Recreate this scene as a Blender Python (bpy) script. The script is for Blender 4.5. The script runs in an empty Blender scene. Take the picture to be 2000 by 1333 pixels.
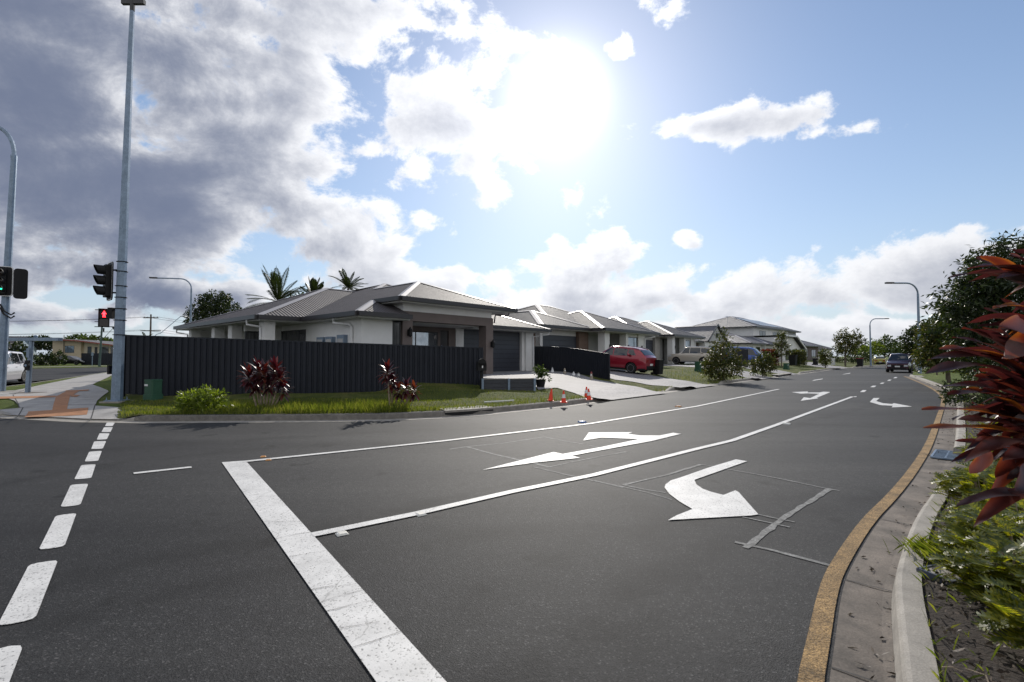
# strengths of the light
SUN_E = 2.8; SKY_S = .086; EXPO = .5; HAZE_S = .55
CLOUD_DARK = (.165,.20,.30); CLOUD_LIT = (.93,.94,.97); CLOUD_S = .66; CLOUD_SUN = .42; GLOW1 = 1.2; GLOW2 = .11
import bpy, math, random
import numpy as np
from mathutils import Vector, Matrix
R = math.radians
sc = bpy.context.scene
COL = sc.collection
# ------------------------------------------------------------------ camera numbers (photo 2000x1333)
FPX, CAMH = 930.0, 1.55
PITCH = math.atan(29.5 / FPX)
_c, _s = math.cos(PITCH), math.sin(PITCH)
def ray(u, v):
    x = (u - 1000) / FPX; y = -(v - 666.5) / FPX
    return (x, _c - _s * y, _s + _c * y)
def G(u, v, z=0.0):
    "point seen at (u,v) that lies at height z"
    d = ray(u, v); t = (z - CAMH) / d[2]
    return (d[0] * t, d[1] * t, z)
def D(u, v, dep):
    "point seen at (u,v) at distance dep along the view axis"
    d = ray(u, v); t = dep / d[1]
    return (d[0] * t, dep, CAMH + d[2] * t)
def G2(u, v, z=0.0): return G(u, v, z)[:2]

# ------------------------------------------------------------------ object helpers
def tag(o, label=None, cat=None, group=None, kind=None):
    if label: o['label'] = label
    if cat: o['category'] = cat
    if group: o['group'] = group
    if kind: o['kind'] = kind
    return o
def thing(name, label, cat, loc=(0, 0, 0), rz=0.0, group=None):
    o = bpy.data.objects.new(name, None); COL.objects.link(o)
    o.location = loc; o.rotation_euler = (0, 0, rz); o.empty_display_size = 0.1
    return tag(o, label, cat, group)
class MB:
    def __init__(s): s.v = []; s.f = []; s.uv = {}; s.mi = {}
    def add(s, vs, fs, mi=0):
        b = len(s.v); s.v += [tuple(p) for p in vs]
        for f in fs:
            if mi: s.mi[len(s.f)] = mi
            s.f.append(tuple(i + b for i in f))
        return s
    def poly(s, pts, uv=None, mi=0):
        b = len(s.v); s.v += [tuple(p) for p in pts]
        if uv: s.uv[len(s.f)] = uv
        if mi: s.mi[len(s.f)] = mi
        s.f.append(tuple(range(b, b + len(pts)))); return s
    def box(s, a, b, mi=0):
        (x0, y0, z0), (x1, y1, z1) = a, b
        return s.add([(x0,y0,z0),(x1,y0,z0),(x1,y1,z0),(x0,y1,z0),(x0,y0,z1),(x1,y0,z1),(x1,y1,z1),(x0,y1,z1)],
              [(0,3,2,1),(4,5,6,7),(0,1,5,4),(1,2,6,5),(2,3,7,6),(3,0,4,7)], mi)
    def prism(s, poly, z0, z1, mi=0):
        n = len(poly)
        a = sum(poly[i][0]*poly[(i+1)%n][1]-poly[(i+1)%n][0]*poly[i][1] for i in range(n))
        if a < 0: poly = poly[::-1]
        vs = [(p[0],p[1],z0) for p in poly] + [(p[0],p[1],z1) for p in poly]
        fs = [tuple(range(n-1,-1,-1)), tuple(range(n,2*n))] + [(i,(i+1)%n,n+(i+1)%n,n+i) for i in range(n)]
        return s.add(vs, fs, mi)
    def tube(s, pts, rad, n=8, caps=True, mi=0):
        pts = [Vector(p) for p in pts]
        if not hasattr(rad, '__len__'): rad = [rad]*len(pts)
        vs = []; fs = []; up = None
        for i, p in enumerate(pts):
            d = (pts[min(i+1,len(pts)-1)] - pts[max(i-1,0)]).normalized()
            if up is None:
                up = Vector((0,0,1)) if abs(d.z) < .9 else Vector((1,0,0))
            a = d.cross(up).normalized(); b = a.cross(d).normalized(); up = b
            for k in range(n):
                t = 2*math.pi*(k+.5)/n
                vs.append(p + (a*math.cos(t)+b*math.sin(t))*rad[i])
        for i in range(len(pts)-1):
            for k in range(n):
                k2 = (k+1) % n
                fs.append((i*n+k, i*n+k2, (i+1)*n+k2, (i+1)*n+k))
        if caps:
            fs.append(tuple(range(n-1,-1,-1))[::-1]); m = (len(pts)-1)*n; fs.append(tuple(range(m,m+n)))
        return s.add(vs, fs, mi)
    def lathe(s, prof, n=16, c=(0,0,0), axis='z', mi=0):
        vs = []; fs = []
        for r, h in prof:
            for k in range(n):
                t = 2*math.pi*k/n; a, b = r*math.cos(t), r*math.sin(t)
                vs.append((c[0]+a,c[1]+b,c[2]+h) if axis=='z' else ((c[0]+a,c[1]+h,c[2]+b) if axis=='y' else (c[0]+h,c[1]+a,c[2]+b)))
        m = len(prof)
        for i in range(m-1):
            for k in range(n): fs.append((i*n+k,i*n+(k+1)%n,(i+1)*n+(k+1)%n,(i+1)*n+k))
        fs.append(tuple(range(n))[::-1]); fs.append(tuple(range((m-1)*n,m*n)))
        return s.add(vs, fs, mi)
    def build(s, name, mat, parent=None, smooth=False, loc=None, rz=None, sharp=None):
        me = bpy.data.meshes.new(name); me.from_pydata(s.v, [], s.f)
        for m in (mat if isinstance(mat, (list, tuple)) else [mat]): me.materials.append(m)
        if s.mi:
            for i, k in s.mi.items(): me.polygons[i].material_index = k
        if s.uv:
            L = me.uv_layers.new(name='UVMap')
            for fi, uv in s.uv.items():
                for k, li in enumerate(me.polygons[fi].loop_indices): L.data[li].uv = uv[k]
        if smooth: me.polygons.foreach_set('use_smooth', [True]*len(me.polygons))
        if sharp: me.set_sharp_from_angle(angle=R(sharp))
        me.update()
        o = bpy.data.objects.new(name, me); COL.objects.link(o)
        if parent: o.parent = parent
        if loc: o.location = loc
        if rz is not None: o.rotation_euler = (0,0,rz)
        return o
def struct(mb, name, mat, smooth=False): return tag(mb.build(name, mat, smooth=smooth), kind='structure')
def dup(root, loc, rz=None, label=None, scale=None):
    r = root.copy(); COL.objects.link(r); r.location = loc
    if rz is not None: r.rotation_euler = (0,0,rz)
    if label: r['label'] = label
    if scale: r.scale = (scale,)*3 if not hasattr(scale,'__len__') else scale
    def rec(o, p):
        for ch in list(o.children):
            c = ch.copy(); COL.objects.link(c); c.parent = p; rec(ch, c)
    rec(root, r); return r
def npmesh(name, V, Fq, mat, parent=None, smooth=False, loc=None, attr=None):
    "V (n,3), Fq (m,k) arrays"
    me = bpy.data.meshes.new(name); n, (m, k) = len(V), Fq.shape
    me.vertices.add(n); me.vertices.foreach_set('co', np.asarray(V, np.float32).ravel())
    me.loops.add(m*k); me.loops.foreach_set('vertex_index', Fq.astype(np.int32).ravel())
    me.polygons.add(m); me.polygons.foreach_set('loop_start', np.arange(0, m*k, k, dtype=np.int32))
    me.polygons.foreach_set('loop_total', np.full(m, k, np.int32))
    if attr is not None:
        a = me.attributes.new('tint', 'FLOAT', 'POINT'); a.data.foreach_set('value', np.asarray(attr, np.float32))
    me.update(calc_edges=True); me.validate()
    if smooth: me.polygons.foreach_set('use_smooth', [True]*len(me.polygons))
    me.materials.append(mat)
    o = bpy.data.objects.new(name, me); COL.objects.link(o)
    if parent: o.parent = parent
    if loc: o.location = loc
    return o

# ------------------------------------------------------------------ materials
def newmat(name):
    m = bpy.data.materials.new(name); m.use_nodes = True
    nt = m.node_tree; nt.nodes.clear()
    out = nt.nodes.new('ShaderNodeOutputMaterial'); b = nt.nodes.new('ShaderNodeBsdfPrincipled')
    nt.links.new(b.outputs[0], out.inputs[0]); return m, nt, b, out
def node(nt, t, **kw):
    n = nt.nodes.new(t)
    for k, v in kw.items():
        if k.startswith('i_'):
            key = k[2:]; n.inputs[int(key) if key.isdigit() else key.replace('_',' ')].default_value = v
        else: setattr(n, k, v)
    return n
def ramp(nt, fac, stops):
    r = nt.nodes.new('ShaderNodeValToRGB'); e = r.color_ramp.elements
    while len(e) < len(stops): e.new(.5)
    for i, (p, c) in enumerate(stops):
        e[i].position = p; e[i].color = (*c, 1) if len(c) == 3 else c
    if fac is not None: nt.links.new(fac, r.inputs[0])
    return r
def mul(c, k): return tuple(min(1, x*k) for x in c)
def mat(name, col, rough=.6, metal=0.0, var=.25, scale=6.0, fine=0.0, fscale=150.0, bump=0.0, bscale=80.0, spec=.5, coords='Object', emit=None, stretch=None, coat=0.0):
    m, nt, b, out = newmat(name); L = nt.links.new
    b.inputs['Roughness'].default_value = rough; b.inputs['Metallic'].default_value = metal
    b.inputs['Specular IOR Level'].default_value = spec
    if coat: b.inputs['Coat Weight'].default_value = coat; b.inputs['Coat Roughness'].default_value = .03
    tc = node(nt, 'ShaderNodeTexCoord'); co = tc.outputs[coords]
    if stretch:
        mp = node(nt, 'ShaderNodeMapping'); mp.inputs['Scale'].default_value = stretch; L(co, mp.inputs[0]); co = mp.outputs[0]
    n1 = node(nt, 'ShaderNodeTexNoise', i_Scale=scale, i_Detail=6.0, i_Roughness=.65); L(co, n1.inputs[0])
    r1 = ramp(nt, n1.outputs[0], [(.3, mul(col, 1-var)), (.7, mul(col, 1+var))]); c = r1.outputs[0]
    if fine:
        n2 = node(nt, 'ShaderNodeTexNoise', i_Scale=fscale, i_Detail=3.0); L(co, n2.inputs[0])
        r2 = ramp(nt, n2.outputs[0], [(.35, (1-fine,)*3), (.65, (1+0*fine,)*3)])
        mx = node(nt, 'ShaderNodeMix', data_type='RGBA', blend_type='MULTIPLY'); mx.inputs[0].default_value = 1
        L(c, mx.inputs[6]); L(r2.outputs[0], mx.inputs[7]); c = mx.outputs[2]
    L(c, b.inputs['Base Color'])
    if bump:
        n3 = node(nt, 'ShaderNodeTexNoise', i_Scale=bscale, i_Detail=4.0); L(co, n3.inputs[0])
        bp = node(nt, 'ShaderNodeBump', i_Strength=bump, i_Distance=.01); L(n3.outputs[0], bp.inputs['Height']); L(bp.outputs[0], b.inputs['Normal'])
    if emit:
        b.inputs['Emission Color'].default_value = (*emit[0], 1); b.inputs['Emission Strength'].default_value = emit[1]
    return m
def leafmat(name, cols, trans=.4, rough=.45, tcol=None, island=True, spec=.4):
    "leaves: each leaf its own tint, light shines through"
    m, nt, b, out = newmat(name); L = nt.links.new
    if island:
        g = node(nt, 'ShaderNodeNewGeometry'); fac = g.outputs['Random Per Island']
    else:
        a = node(nt, 'ShaderNodeAttribute', attribute_name='tint'); fac = a.outputs['Fac']
    r = ramp(nt, fac, [(i/(len(cols)-1), c) for i, c in enumerate(cols)])
    L(r.outputs[0], b.inputs['Base Color']); b.inputs['Roughness'].default_value = rough; b.inputs['Specular IOR Level'].default_value = spec
    t = node(nt, 'ShaderNodeBsdfTranslucent')
    if tcol:
        r2 = ramp(nt, fac, [(i/(len(tcol)-1), c) for i, c in enumerate(tcol)]); L(r2.outputs[0], t.inputs[0])
    else:
        mx = node(nt, 'ShaderNodeMix', data_type='RGBA', blend_type='MULTIPLY'); mx.inputs[0].default_value = 1
        L(r.outputs[0], mx.inputs[6]); mx.inputs[7].default_value = (1.6, 1.7, .7, 1); L(mx.outputs[2], t.inputs[0])
    ms = node(nt, 'ShaderNodeMixShader'); ms.inputs[0].default_value = trans
    L(b.outputs[0], ms.inputs[1]); L(t.outputs[0], ms.inputs[2]); L(ms.outputs[0], out.inputs[0])
    return m

TYRES = [([G2(104,1137),G2(300,1097),G2(500,1056)],.30,.75),([G2(60,1230),G2(330,1160),G2(560,1108)],.24,.5),([G2(760,1300),G2(1000,1130),G2(1420,985)],.28,.5),([G2(1000,1320),G2(1250,1150),G2(1560,1010)],.28,.5),([G2(-60,960),G2(250,905),G2(760,868)],.4,.55),([G2(-60,900),G2(300,872),G2(900,838)],.4,.5)]
def asphalt_mat():
    m, nt, b, out = newmat('asphalt'); L = nt.links.new
    tc = node(nt, 'ShaderNodeTexCoord'); co = tc.outputs['Object']
    big = node(nt, 'ShaderNodeTexNoise', i_Scale=.16, i_Detail=5.0, i_Roughness=.6, i_Distortion=.4)
    mp = node(nt, 'ShaderNodeMapping'); mp.inputs['Rotation'].default_value = (0,0,R(-48)); mp.inputs['Scale'].default_value = (.22,2.6,1); L(co, mp.inputs[0]); L(mp.outputs[0], big.inputs[0])
    base = ramp(nt, big.outputs[0], [(.32, (.017,.017,.0185)), (.5, (.029,.029,.030)), (.68, (.046,.0455,.045))])
    mid = node(nt, 'ShaderNodeTexNoise', i_Scale=9.0, i_Detail=8.0, i_Roughness=.75); L(co, mid.inputs[0])
    rm = ramp(nt, mid.outputs[0], [(.3, (.72,)*3), (.7, (1.2,)*3)])
    vor = node(nt, 'ShaderNodeTexVoronoi', i_Scale=120.0); L(co, vor.inputs[0])
    wn = node(nt, 'ShaderNodeSeparateColor'); L(vor.outputs['Color'], wn.inputs[0])
    rs = ramp(nt, wn.outputs[0], [(0, (.45,)*3), (.6, (1,)*3), (.93, (1.25,)*3), (.97, (3.2,3.1,3.0))])
    a = node(nt, 'ShaderNodeMix', data_type='RGBA', blend_type='MULTIPLY'); a.inputs[0].default_value = 1
    L(base.outputs[0], a.inputs[6]); L(rm.outputs[0], a.inputs[7])
    a2 = node(nt, 'ShaderNodeMix', data_type='RGBA', blend_type='MULTIPLY'); a2.inputs[0].default_value = .8
    L(a.outputs[2], a2.inputs[6]); L(rs.outputs[0], a2.inputs[7])
    col = a2.outputs[2]
    wob = node(nt, 'ShaderNodeTexNoise', i_Scale=1.6, i_Detail=4.0); L(co, wob.inputs[0])
    for P3, wid, k in TYRES:                                        # rubber left by turning wheels
        (x1,y1),(x2,y2),(x3,y3) = P3; d_ = 2*(x1*(y2-y3)+x2*(y3-y1)+x3*(y1-y2))
        ux = ((x1*x1+y1*y1)*(y2-y3)+(x2*x2+y2*y2)*(y3-y1)+(x3*x3+y3*y3)*(y1-y2))/d_; uy = ((x1*x1+y1*y1)*(x3-x2)+(x2*x2+y2*y2)*(x1-x3)+(x3*x3+y3*y3)*(x2-x1))/d_
        ds = node(nt, 'ShaderNodeVectorMath', operation='DISTANCE'); L(co, ds.inputs[0]); ds.inputs[1].default_value = (ux,uy,0)
        m1 = node(nt, 'ShaderNodeMath', operation='SUBTRACT'); L(ds.outputs['Value'], m1.inputs[0]); m1.inputs[1].default_value = math.hypot(x1-ux,y1-uy)
        m2 = node(nt, 'ShaderNodeMath', operation='ABSOLUTE'); L(m1.outputs[0], m2.inputs[0])
        m3 = node(nt, 'ShaderNodeMapRange', interpolation_type='SMOOTHSTEP'); L(m2.outputs[0], m3.inputs[0]); m3.inputs[1].default_value = 0; m3.inputs[2].default_value = wid; m3.inputs[3].default_value = k; m3.inputs[4].default_value = 0
        m4 = node(nt, 'ShaderNodeMapRange'); L(wob.outputs[0], m4.inputs[0]); m4.inputs[1].default_value = .38; m4.inputs[2].default_value = .62
        m5 = node(nt, 'ShaderNodeMath', operation='MULTIPLY'); L(m3.outputs[0], m5.inputs[0]); L(m4.outputs[0], m5.inputs[1])
        mxx = node(nt, 'ShaderNodeMix', data_type='RGBA'); L(m5.outputs[0], mxx.inputs[0]); L(col, mxx.inputs[6]); mxx.inputs[7].default_value = (.006,.006,.0065,1); col = mxx.outputs[2]
    oil = node(nt, 'ShaderNodeTexNoise', i_Scale=2.1, i_Detail=2.0, i_Roughness=.4); L(co, oil.inputs[0])
    ro = ramp(nt, oil.outputs[0], [(.66,(1,1,1)),(.74,(.45,.45,.45))]); mo = node(nt, 'ShaderNodeMix', data_type='RGBA', blend_type='MULTIPLY'); mo.inputs[0].default_value = 1; L(col, mo.inputs[6]); L(ro.outputs[0], mo.inputs[7])
    L(mo.outputs[2], b.inputs['Base Color'])
    b.inputs['Roughness'].default_value = .72; b.inputs['Specular IOR Level'].default_value = .19
    n3 = node(nt, 'ShaderNodeTexNoise', i_Scale=230.0, i_Detail=2.0); L(co, n3.inputs[0])
    ad = node(nt, 'ShaderNodeMath', operation='ADD'); L(vor.outputs['Distance'], ad.inputs[0]); L(n3.outputs[0], ad.inputs[1])
    bp = node(nt, 'ShaderNodeBump', i_Strength=.5, i_Distance=.004); L(ad.outputs[0], bp.inputs['Height']); L(bp.outputs[0], b.inputs['Normal'])
    return m
def paint_mat(name, col, wear=.55):
    m, nt, b, out = newmat(name); L = nt.links.new
    tc = node(nt, 'ShaderNodeTexCoord'); co = tc.outputs['Object']
    n1 = node(nt, 'ShaderNodeTexNoise', i_Scale=3.0, i_Detail=8.0, i_Roughness=.7); L(co, n1.inputs[0])
    r1 = ramp(nt, n1.outputs[0], [(.3, mul(col,.72)), (.62, col)])
    vor = node(nt, 'ShaderNodeTexVoronoi', feature='DISTANCE_TO_EDGE', i_Scale=1.15, i_Randomness=1.0)
    mp = node(nt, 'ShaderNodeMapping'); mp.inputs['Rotation'].default_value=(0,0,R(-127)); mp.inputs['Scale'].default_value = (1.1,.06,1); 
    nd = node(nt, 'ShaderNodeTexNoise', i_Scale=6.0, i_Detail=3.0); L(co, nd.inputs[0])
    va = node(nt, 'ShaderNodeVectorMath', operation='MULTIPLY_ADD'); va.inputs[1].default_value = (.10,)*3
    L(nd.outputs['Color'], va.inputs[0]); L(co, va.inputs[2]); L(va.outputs[0], mp.inputs[0]); L(mp.outputs[0], vor.inputs[0])
    crk = ramp(nt, vor.outputs['Distance'], [(0, (.6,.6,.6)), (.003, (1,1,1))])
    n2 = node(nt, 'ShaderNodeTexNoise', i_Scale=70.0, i_Detail=4.0); L(co, n2.inputs[0])
    pit = ramp(nt, n2.outputs[0], [(.31, (wear*.4,)*3), (.42, (1,1,1))])
    a = node(nt, 'ShaderNodeMix', data_type='RGBA', blend_type='MULTIPLY'); a.inputs[0].default_value = .85
    L(r1.outputs[0], a.inputs[6]); L(crk.outputs[0], a.inputs[7])
    a2 = node(nt, 'ShaderNodeMix', data_type='RGBA', blend_type='MULTIPLY'); a2.inputs[0].default_value = 1
    L(a.outputs[2], a2.inputs[6]); L(pit.outputs[0], a2.inputs[7]); L(a2.outputs[2], b.inputs['Base Color'])
    b.inputs['Roughness'].default_value = .6
    bp = node(nt, 'ShaderNodeBump', i_Strength=.3, i_Distance=.004); L(n2.outputs[0], bp.inputs['Height']); L(bp.outputs[0], b.inputs['Normal'])
    return m
def roof_mat(name, col, rough=.66, pitch=.16, metal=.0):
    "corrugated steel sheets; u of the uv map runs along the eave in metres"
    m, nt, b, out = newmat(name); L = nt.links.new
    uv = node(nt, 'ShaderNodeUVMap'); sp = node(nt, 'ShaderNodeSeparateXYZ'); L(uv.outputs[0], sp.inputs[0])
    k = node(nt, 'ShaderNodeMath', operation='MULTIPLY'); k.inputs[1].default_value = 2*math.pi/pitch; L(sp.outputs[0], k.inputs[0])
    si = node(nt, 'ShaderNodeMath', operation='SINE'); L(k.outputs[0], si.inputs[0])
    bp = node(nt, 'ShaderNodeBump', i_Strength=1.0, i_Distance=.018); L(si.outputs[0], bp.inputs['Height']); L(bp.outputs[0], b.inputs['Normal'])
    tc = node(nt, 'ShaderNodeTexCoord'); n1 = node(nt, 'ShaderNodeTexNoise', i_Scale=1.2, i_Detail=7.0, i_Roughness=.7); L(tc.outputs['Object'], n1.inputs[0])
    r1 = ramp(nt, n1.outputs[0], [(.3, mul(col,.85)), (.7, mul(col,1.12))]); L(r1.outputs[0], b.inputs['Base Color'])
    b.inputs['Roughness'].default_value = rough; b.inputs['Metallic'].default_value = metal; b.inputs['Specular IOR Level'].default_value = .14
    return m
def brick_mat(name, c1, c2, mortar):
    m, nt, b, out = newmat(name); L = nt.links.new
    tc = node(nt, 'ShaderNodeTexCoord'); mp = node(nt, 'ShaderNodeMapping'); mp.inputs['Rotation'].default_value=(R(90),0,0)
    br = node(nt, 'ShaderNodeTexBrick', i_Scale=1.0); br.inputs['Color1'].default_value=(*c1,1); br.inputs['Color2'].default_value=(*c2,1); br.inputs['Mortar'].default_value=(*mortar,1)
    br.inputs['Brick Width'].default_value=.24; br.inputs['Row Height'].default_value=.086; br.inputs['Mortar Size'].default_value=.008
    sx = node(nt,'ShaderNodeSeparateXYZ'); L(tc.outputs['Object'],sx.inputs[0]); cb=node(nt,'ShaderNodeCombineXYZ')
    ad=node(nt,'ShaderNodeMath',operation='ADD'); L(sx.outputs[0],ad.inputs[0]); L(sx.outputs[1],ad.inputs[1]); L(ad.outputs[0],cb.inputs[0]); L(sx.outputs[2],cb.inputs[1])
    L(cb.outputs[0], br.inputs[0]); L(br.outputs[0], b.inputs['Base Color']); b.inputs['Roughness'].default_value=.85
    return m
def grass_mat(name, c1, c2, c3):
    m, nt, b, out = newmat(name); L = nt.links.new
    tc = node(nt,'ShaderNodeTexCoord'); co=tc.outputs['Object']
    n1=node(nt,'ShaderNodeTexNoise',i_Scale=.7,i_Detail=8.0,i_Roughness=.7); L(co,n1.inputs[0])
    r=ramp(nt,n1.outputs[0],[(.3,c1),(.5,c2),(.68,c3)])
    n2=node(nt,'ShaderNodeTexNoise',i_Scale=28.0,i_Detail=6.0,i_Roughness=.8); L(co,n2.inputs[0])
    r2=ramp(nt,n2.outputs[0],[(.3,(.35,)*3),(.7,(1.35,)*3)])
    a=node(nt,'ShaderNodeMix',data_type='RGBA',blend_type='MULTIPLY'); a.inputs[0].default_value=1
    L(r.outputs[0],a.inputs[6]); L(r2.outputs[0],a.inputs[7]); L(a.outputs[2],b.inputs['Base Color'])
    b.inputs['Roughness'].default_value=.9; b.inputs['Specular IOR Level'].default_value=.15
    bp=node(nt,'ShaderNodeBump',i_Strength=1.0,i_Distance=.06); L(n2.outputs[0],bp.inputs['Height']); L(bp.outputs[0],b.inputs['Normal'])
    return m
def pebble_mat(name, c1, c2, scale=60.):
    m, nt, b, out = newmat(name); L = nt.links.new
    tc=node(nt,'ShaderNodeTexCoord'); co=tc.outputs['Object']
    v=node(nt,'ShaderNodeTexVoronoi',i_Scale=scale); L(co,v.inputs[0]); s=node(nt,'ShaderNodeSeparateColor'); L(v.outputs['Color'],s.inputs[0])
    r=ramp(nt,s.outputs[0],[(0,c1),(1,c2)]); n1=node(nt,'ShaderNodeTexNoise',i_Scale=.9,i_Detail=7.0); L(co,n1.inputs[0])
    r2=ramp(nt,n1.outputs[0],[(.3,(.75,)*3),(.7,(1.1,)*3)])
    a=node(nt,'ShaderNodeMix',data_type='RGBA',blend_type='MULTIPLY'); a.inputs[0].default_value=1
    L(r.outputs[0],a.inputs[6]); L(r2.outputs[0],a.inputs[7]); L(a.outputs[2],b.inputs['Base Color']); b.inputs['Roughness'].default_value=.75
    bp=node(nt,'ShaderNodeBump',i_Strength=.6,i_Distance=.005); L(v.outputs['Distance'],bp.inputs['Height']); L(bp.outputs[0],b.inputs['Normal'])
    return m
def glass_mat(name, col=(.015,.018,.022), rough=.04, spec=.9):
    m = mat(name, col, rough, var=.1, scale=2, spec=spec); return m

M = {}
M['asphalt'] = asphalt_mat()
M['paint'] = paint_mat('road_paint', (.66,.65,.63))
M['ghost'] = mat('scraped_paint', (.19,.19,.185), .8, var=.6, scale=14, fine=.5, fscale=60)
M['ochre'] = mat('ochre_line', (.36,.225,.09), .85, var=.5, scale=5, fine=.75, fscale=110, bump=1.0, bscale=70)
M['gutter'] = mat('gutter_concrete', (.145,.120,.098), .8, var=.62, scale=2.6, fine=.3, fscale=90, bump=.2)
M['kerb'] = mat('kerb_concrete', (.31,.285,.25), .8, var=.28, scale=5, fine=.25, fscale=120, bump=.25)
M['path'] = mat('path_concrete', (.36,.345,.33), .8, var=.25, scale=2, fine=.25, fscale=60, bump=.15)
M['joint'] = mat('joint_dark', (.05,.047,.045), .9)
M['tactile'] = mat('tactile_tiles', (.34,.155,.068), .8, var=.25, scale=8)
M['drive'] = pebble_mat('exposed_aggregate', (.11,.105,.11), (.36,.345,.35), 45.)
M['grass'] = grass_mat('verge_grass', (.05,.066,.014), (.09,.11,.024), (.17,.155,.055))
M['lawn'] = grass_mat('far_grass', (.07,.09,.02), (.11,.15,.03), (.17,.18,.05))
M['mulch'] = mat('mulch_soil', (.028,.020,.015), .95, var=.6, scale=30, bump=1., bscale=60)
M['fence'] = mat('charcoal_steel', (.012,.0145,.022), .5, var=.15, scale=2, spec=.3)
M['sleeper'] = mat('sleeper_concrete', (.045,.048,.056), .8, var=.3, scale=6, stretch=(1,1,8))
M['roof'] = roof_mat('corrugated_roof', (.085,.078,.082))
M['roof2'] = roof_mat('corrugated_roof_dark', (.060,.060,.070))
M['roof3'] = roof_mat('corrugated_roof_pale', (.15,.15,.165))
M['cap'] = mat('ridge_cap_steel', (.27,.255,.26), .42, metal=.2, var=.08)  # lighter than the roof sheets: their sky sheen is put into this colour
M['gut'] = mat('gutter_steel', (.028,.026,.028), .4, var=.1)
M['soffit'] = mat('soffit_white', (.60,.60,.58), .7, var=.06)
M['render'] = mat('white_render', (.74,.735,.72), .85, var=.06, scale=1.5, bump=.15, bscale=160)
M['render2'] = mat('grey_render', (.42,.42,.42), .85, var=.08, scale=1.5, bump=.15, bscale=160)
M['taupe'] = mat('taupe_render', (.15,.122,.113), .85, var=.10, scale=1.5, bump=.2, bscale=160)
M['brick'] = brick_mat('brown_brick', (.16,.095,.065), (.11,.07,.05), (.2,.17,.15))
M['pbrick'] = brick_mat('pale_brick', (.42,.40,.37), (.36,.34,.31), (.25,.24,.23))
M['door'] = mat('garage_steel', (.038,.042,.055), .45, var=.08)
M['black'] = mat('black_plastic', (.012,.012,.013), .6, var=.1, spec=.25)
M['frame'] = mat('window_frame', (.02,.02,.022), .4, var=.1)
M['glass'] = glass_mat('window_glass')
M['blind'] = mat('curtained_glass', (.05,.052,.056), .08, var=.6, scale=3, stretch=(6,6,.3), spec=.8)
M['galv'] = mat('galvanised_steel', (.22,.285,.37), .45, metal=.5, var=.22, scale=5, fine=.15, fscale=30)
M['white'] = mat('white_paint', (.72,.72,.72), .5, var=.05)
M['greenbox'] = mat('green_cabinet', (.018,.075,.04), .55, var=.15)
M['cone'] = mat('cone_orange', (.75,.045,.012), .5, var=.1)
M['red'] = mat('red_signal_lens', (.3,.01,.01), .3, emit=((1,.02,.03), 7.))
M['green'] = mat('green_signal_lens', (.01,.2,.08), .3, emit=((.02,1,.45), 3.))
M['lensoff'] = mat('dark_lens', (.03,.02,.015), .15)
M['tyre'] = mat('tyre_rubber', (.012,.012,.012), .85, var=.2)
M['rim'] = mat('alloy', (.42,.42,.43), .3, metal=.8, var=.1)
M['carglass'] = glass_mat('car_glass', (.012,.014,.016), .03, 1.0)
M['bark'] = mat('bark', (.11,.085,.065), .9, var=.4, scale=8, stretch=(3,3,.6), bump=.8, bscale=25)
M['stemdry'] = mat('dry_stem', (.24,.19,.135), .9, var=.4, scale=12)
M['timber'] = mat('pole_timber', (.12,.10,.085), .9, var=.3, scale=6)
M['leaf'] = leafmat('leaf_green', [(.02,.035,.010),(.045,.07,.016),(.085,.12,.03)], .35, spec=.25)
M['leafdark'] = leafmat('leaf_dark', [(.012,.022,.009),(.022,.035,.012),(.05,.065,.018)], .25, rough=.42, spec=.3)
M['leaflight'] = leafmat('leaf_yellowgreen', [(.06,.09,.012),(.12,.16,.02),(.2,.24,.03)], .45)
M['leafbrown'] = leafmat('leaf_bronze', [(.025,.035,.012),(.05,.065,.016),(.12,.10,.03)], .35, rough=.45, spec=.28)
M['palm'] = leafmat('palm_frond', [(.012,.02,.008),(.035,.048,.015)], .25, spec=.25)
M['ti'] = leafmat('red_ti_leaf', [(.012,.004,.008),(.03,.005,.010),(.055,.008,.012),(.09,.02,.012)], .22, rough=.35, tcol=[(.03,.006,.012),(.10,.008,.014),(.22,.015,.014),(.36,.08,.02)], spec=.6)
M['tifg'] = leafmat('red_ti_leaf_near', [(.030,.013,.015),(.046,.014,.014),(.075,.018,.013),(.14,.05,.015)], .42, rough=.42, tcol=[(.05,.013,.015),(.11,.017,.015),(.26,.045,.014),(.66,.22,.02)], island=False, spec=.35)
M['lobed'] = leafmat('lobed_leaf', [(.035,.05,.010),(.08,.10,.013),(.17,.17,.02)], .48, rough=.4, tcol=[(.15,.20,.01),(.34,.38,.013),(.66,.58,.02)], spec=.4)
M['blade'] = leafmat('grass_blade', [(.05,.07,.012),(.105,.13,.018),(.21,.20,.05)], .5, spec=.2)
M['redhedge'] = leafmat('red_hedge_leaf', [(.03,.03,.012),(.10,.018,.014),(.22,.03,.02)], .35)

# ------------------------------------------------------------------ camera
cd = bpy.data.cameras.new('camera'); cam = bpy.data.objects.new('camera', cd); COL.objects.link(cam)
cd.sensor_width = 36.0; cd.lens = FPX*36/2000; cd.clip_end = 5000; cd.clip_start = .05
cam.location = (0,0,CAMH); cam.rotation_euler = (R(90)+PITCH, 0, 0)
cd.dof.use_dof = True; cd.dof.focus_distance = 16; cd.dof.aperture_fstop = 4.0
sc.camera = cam
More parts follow.
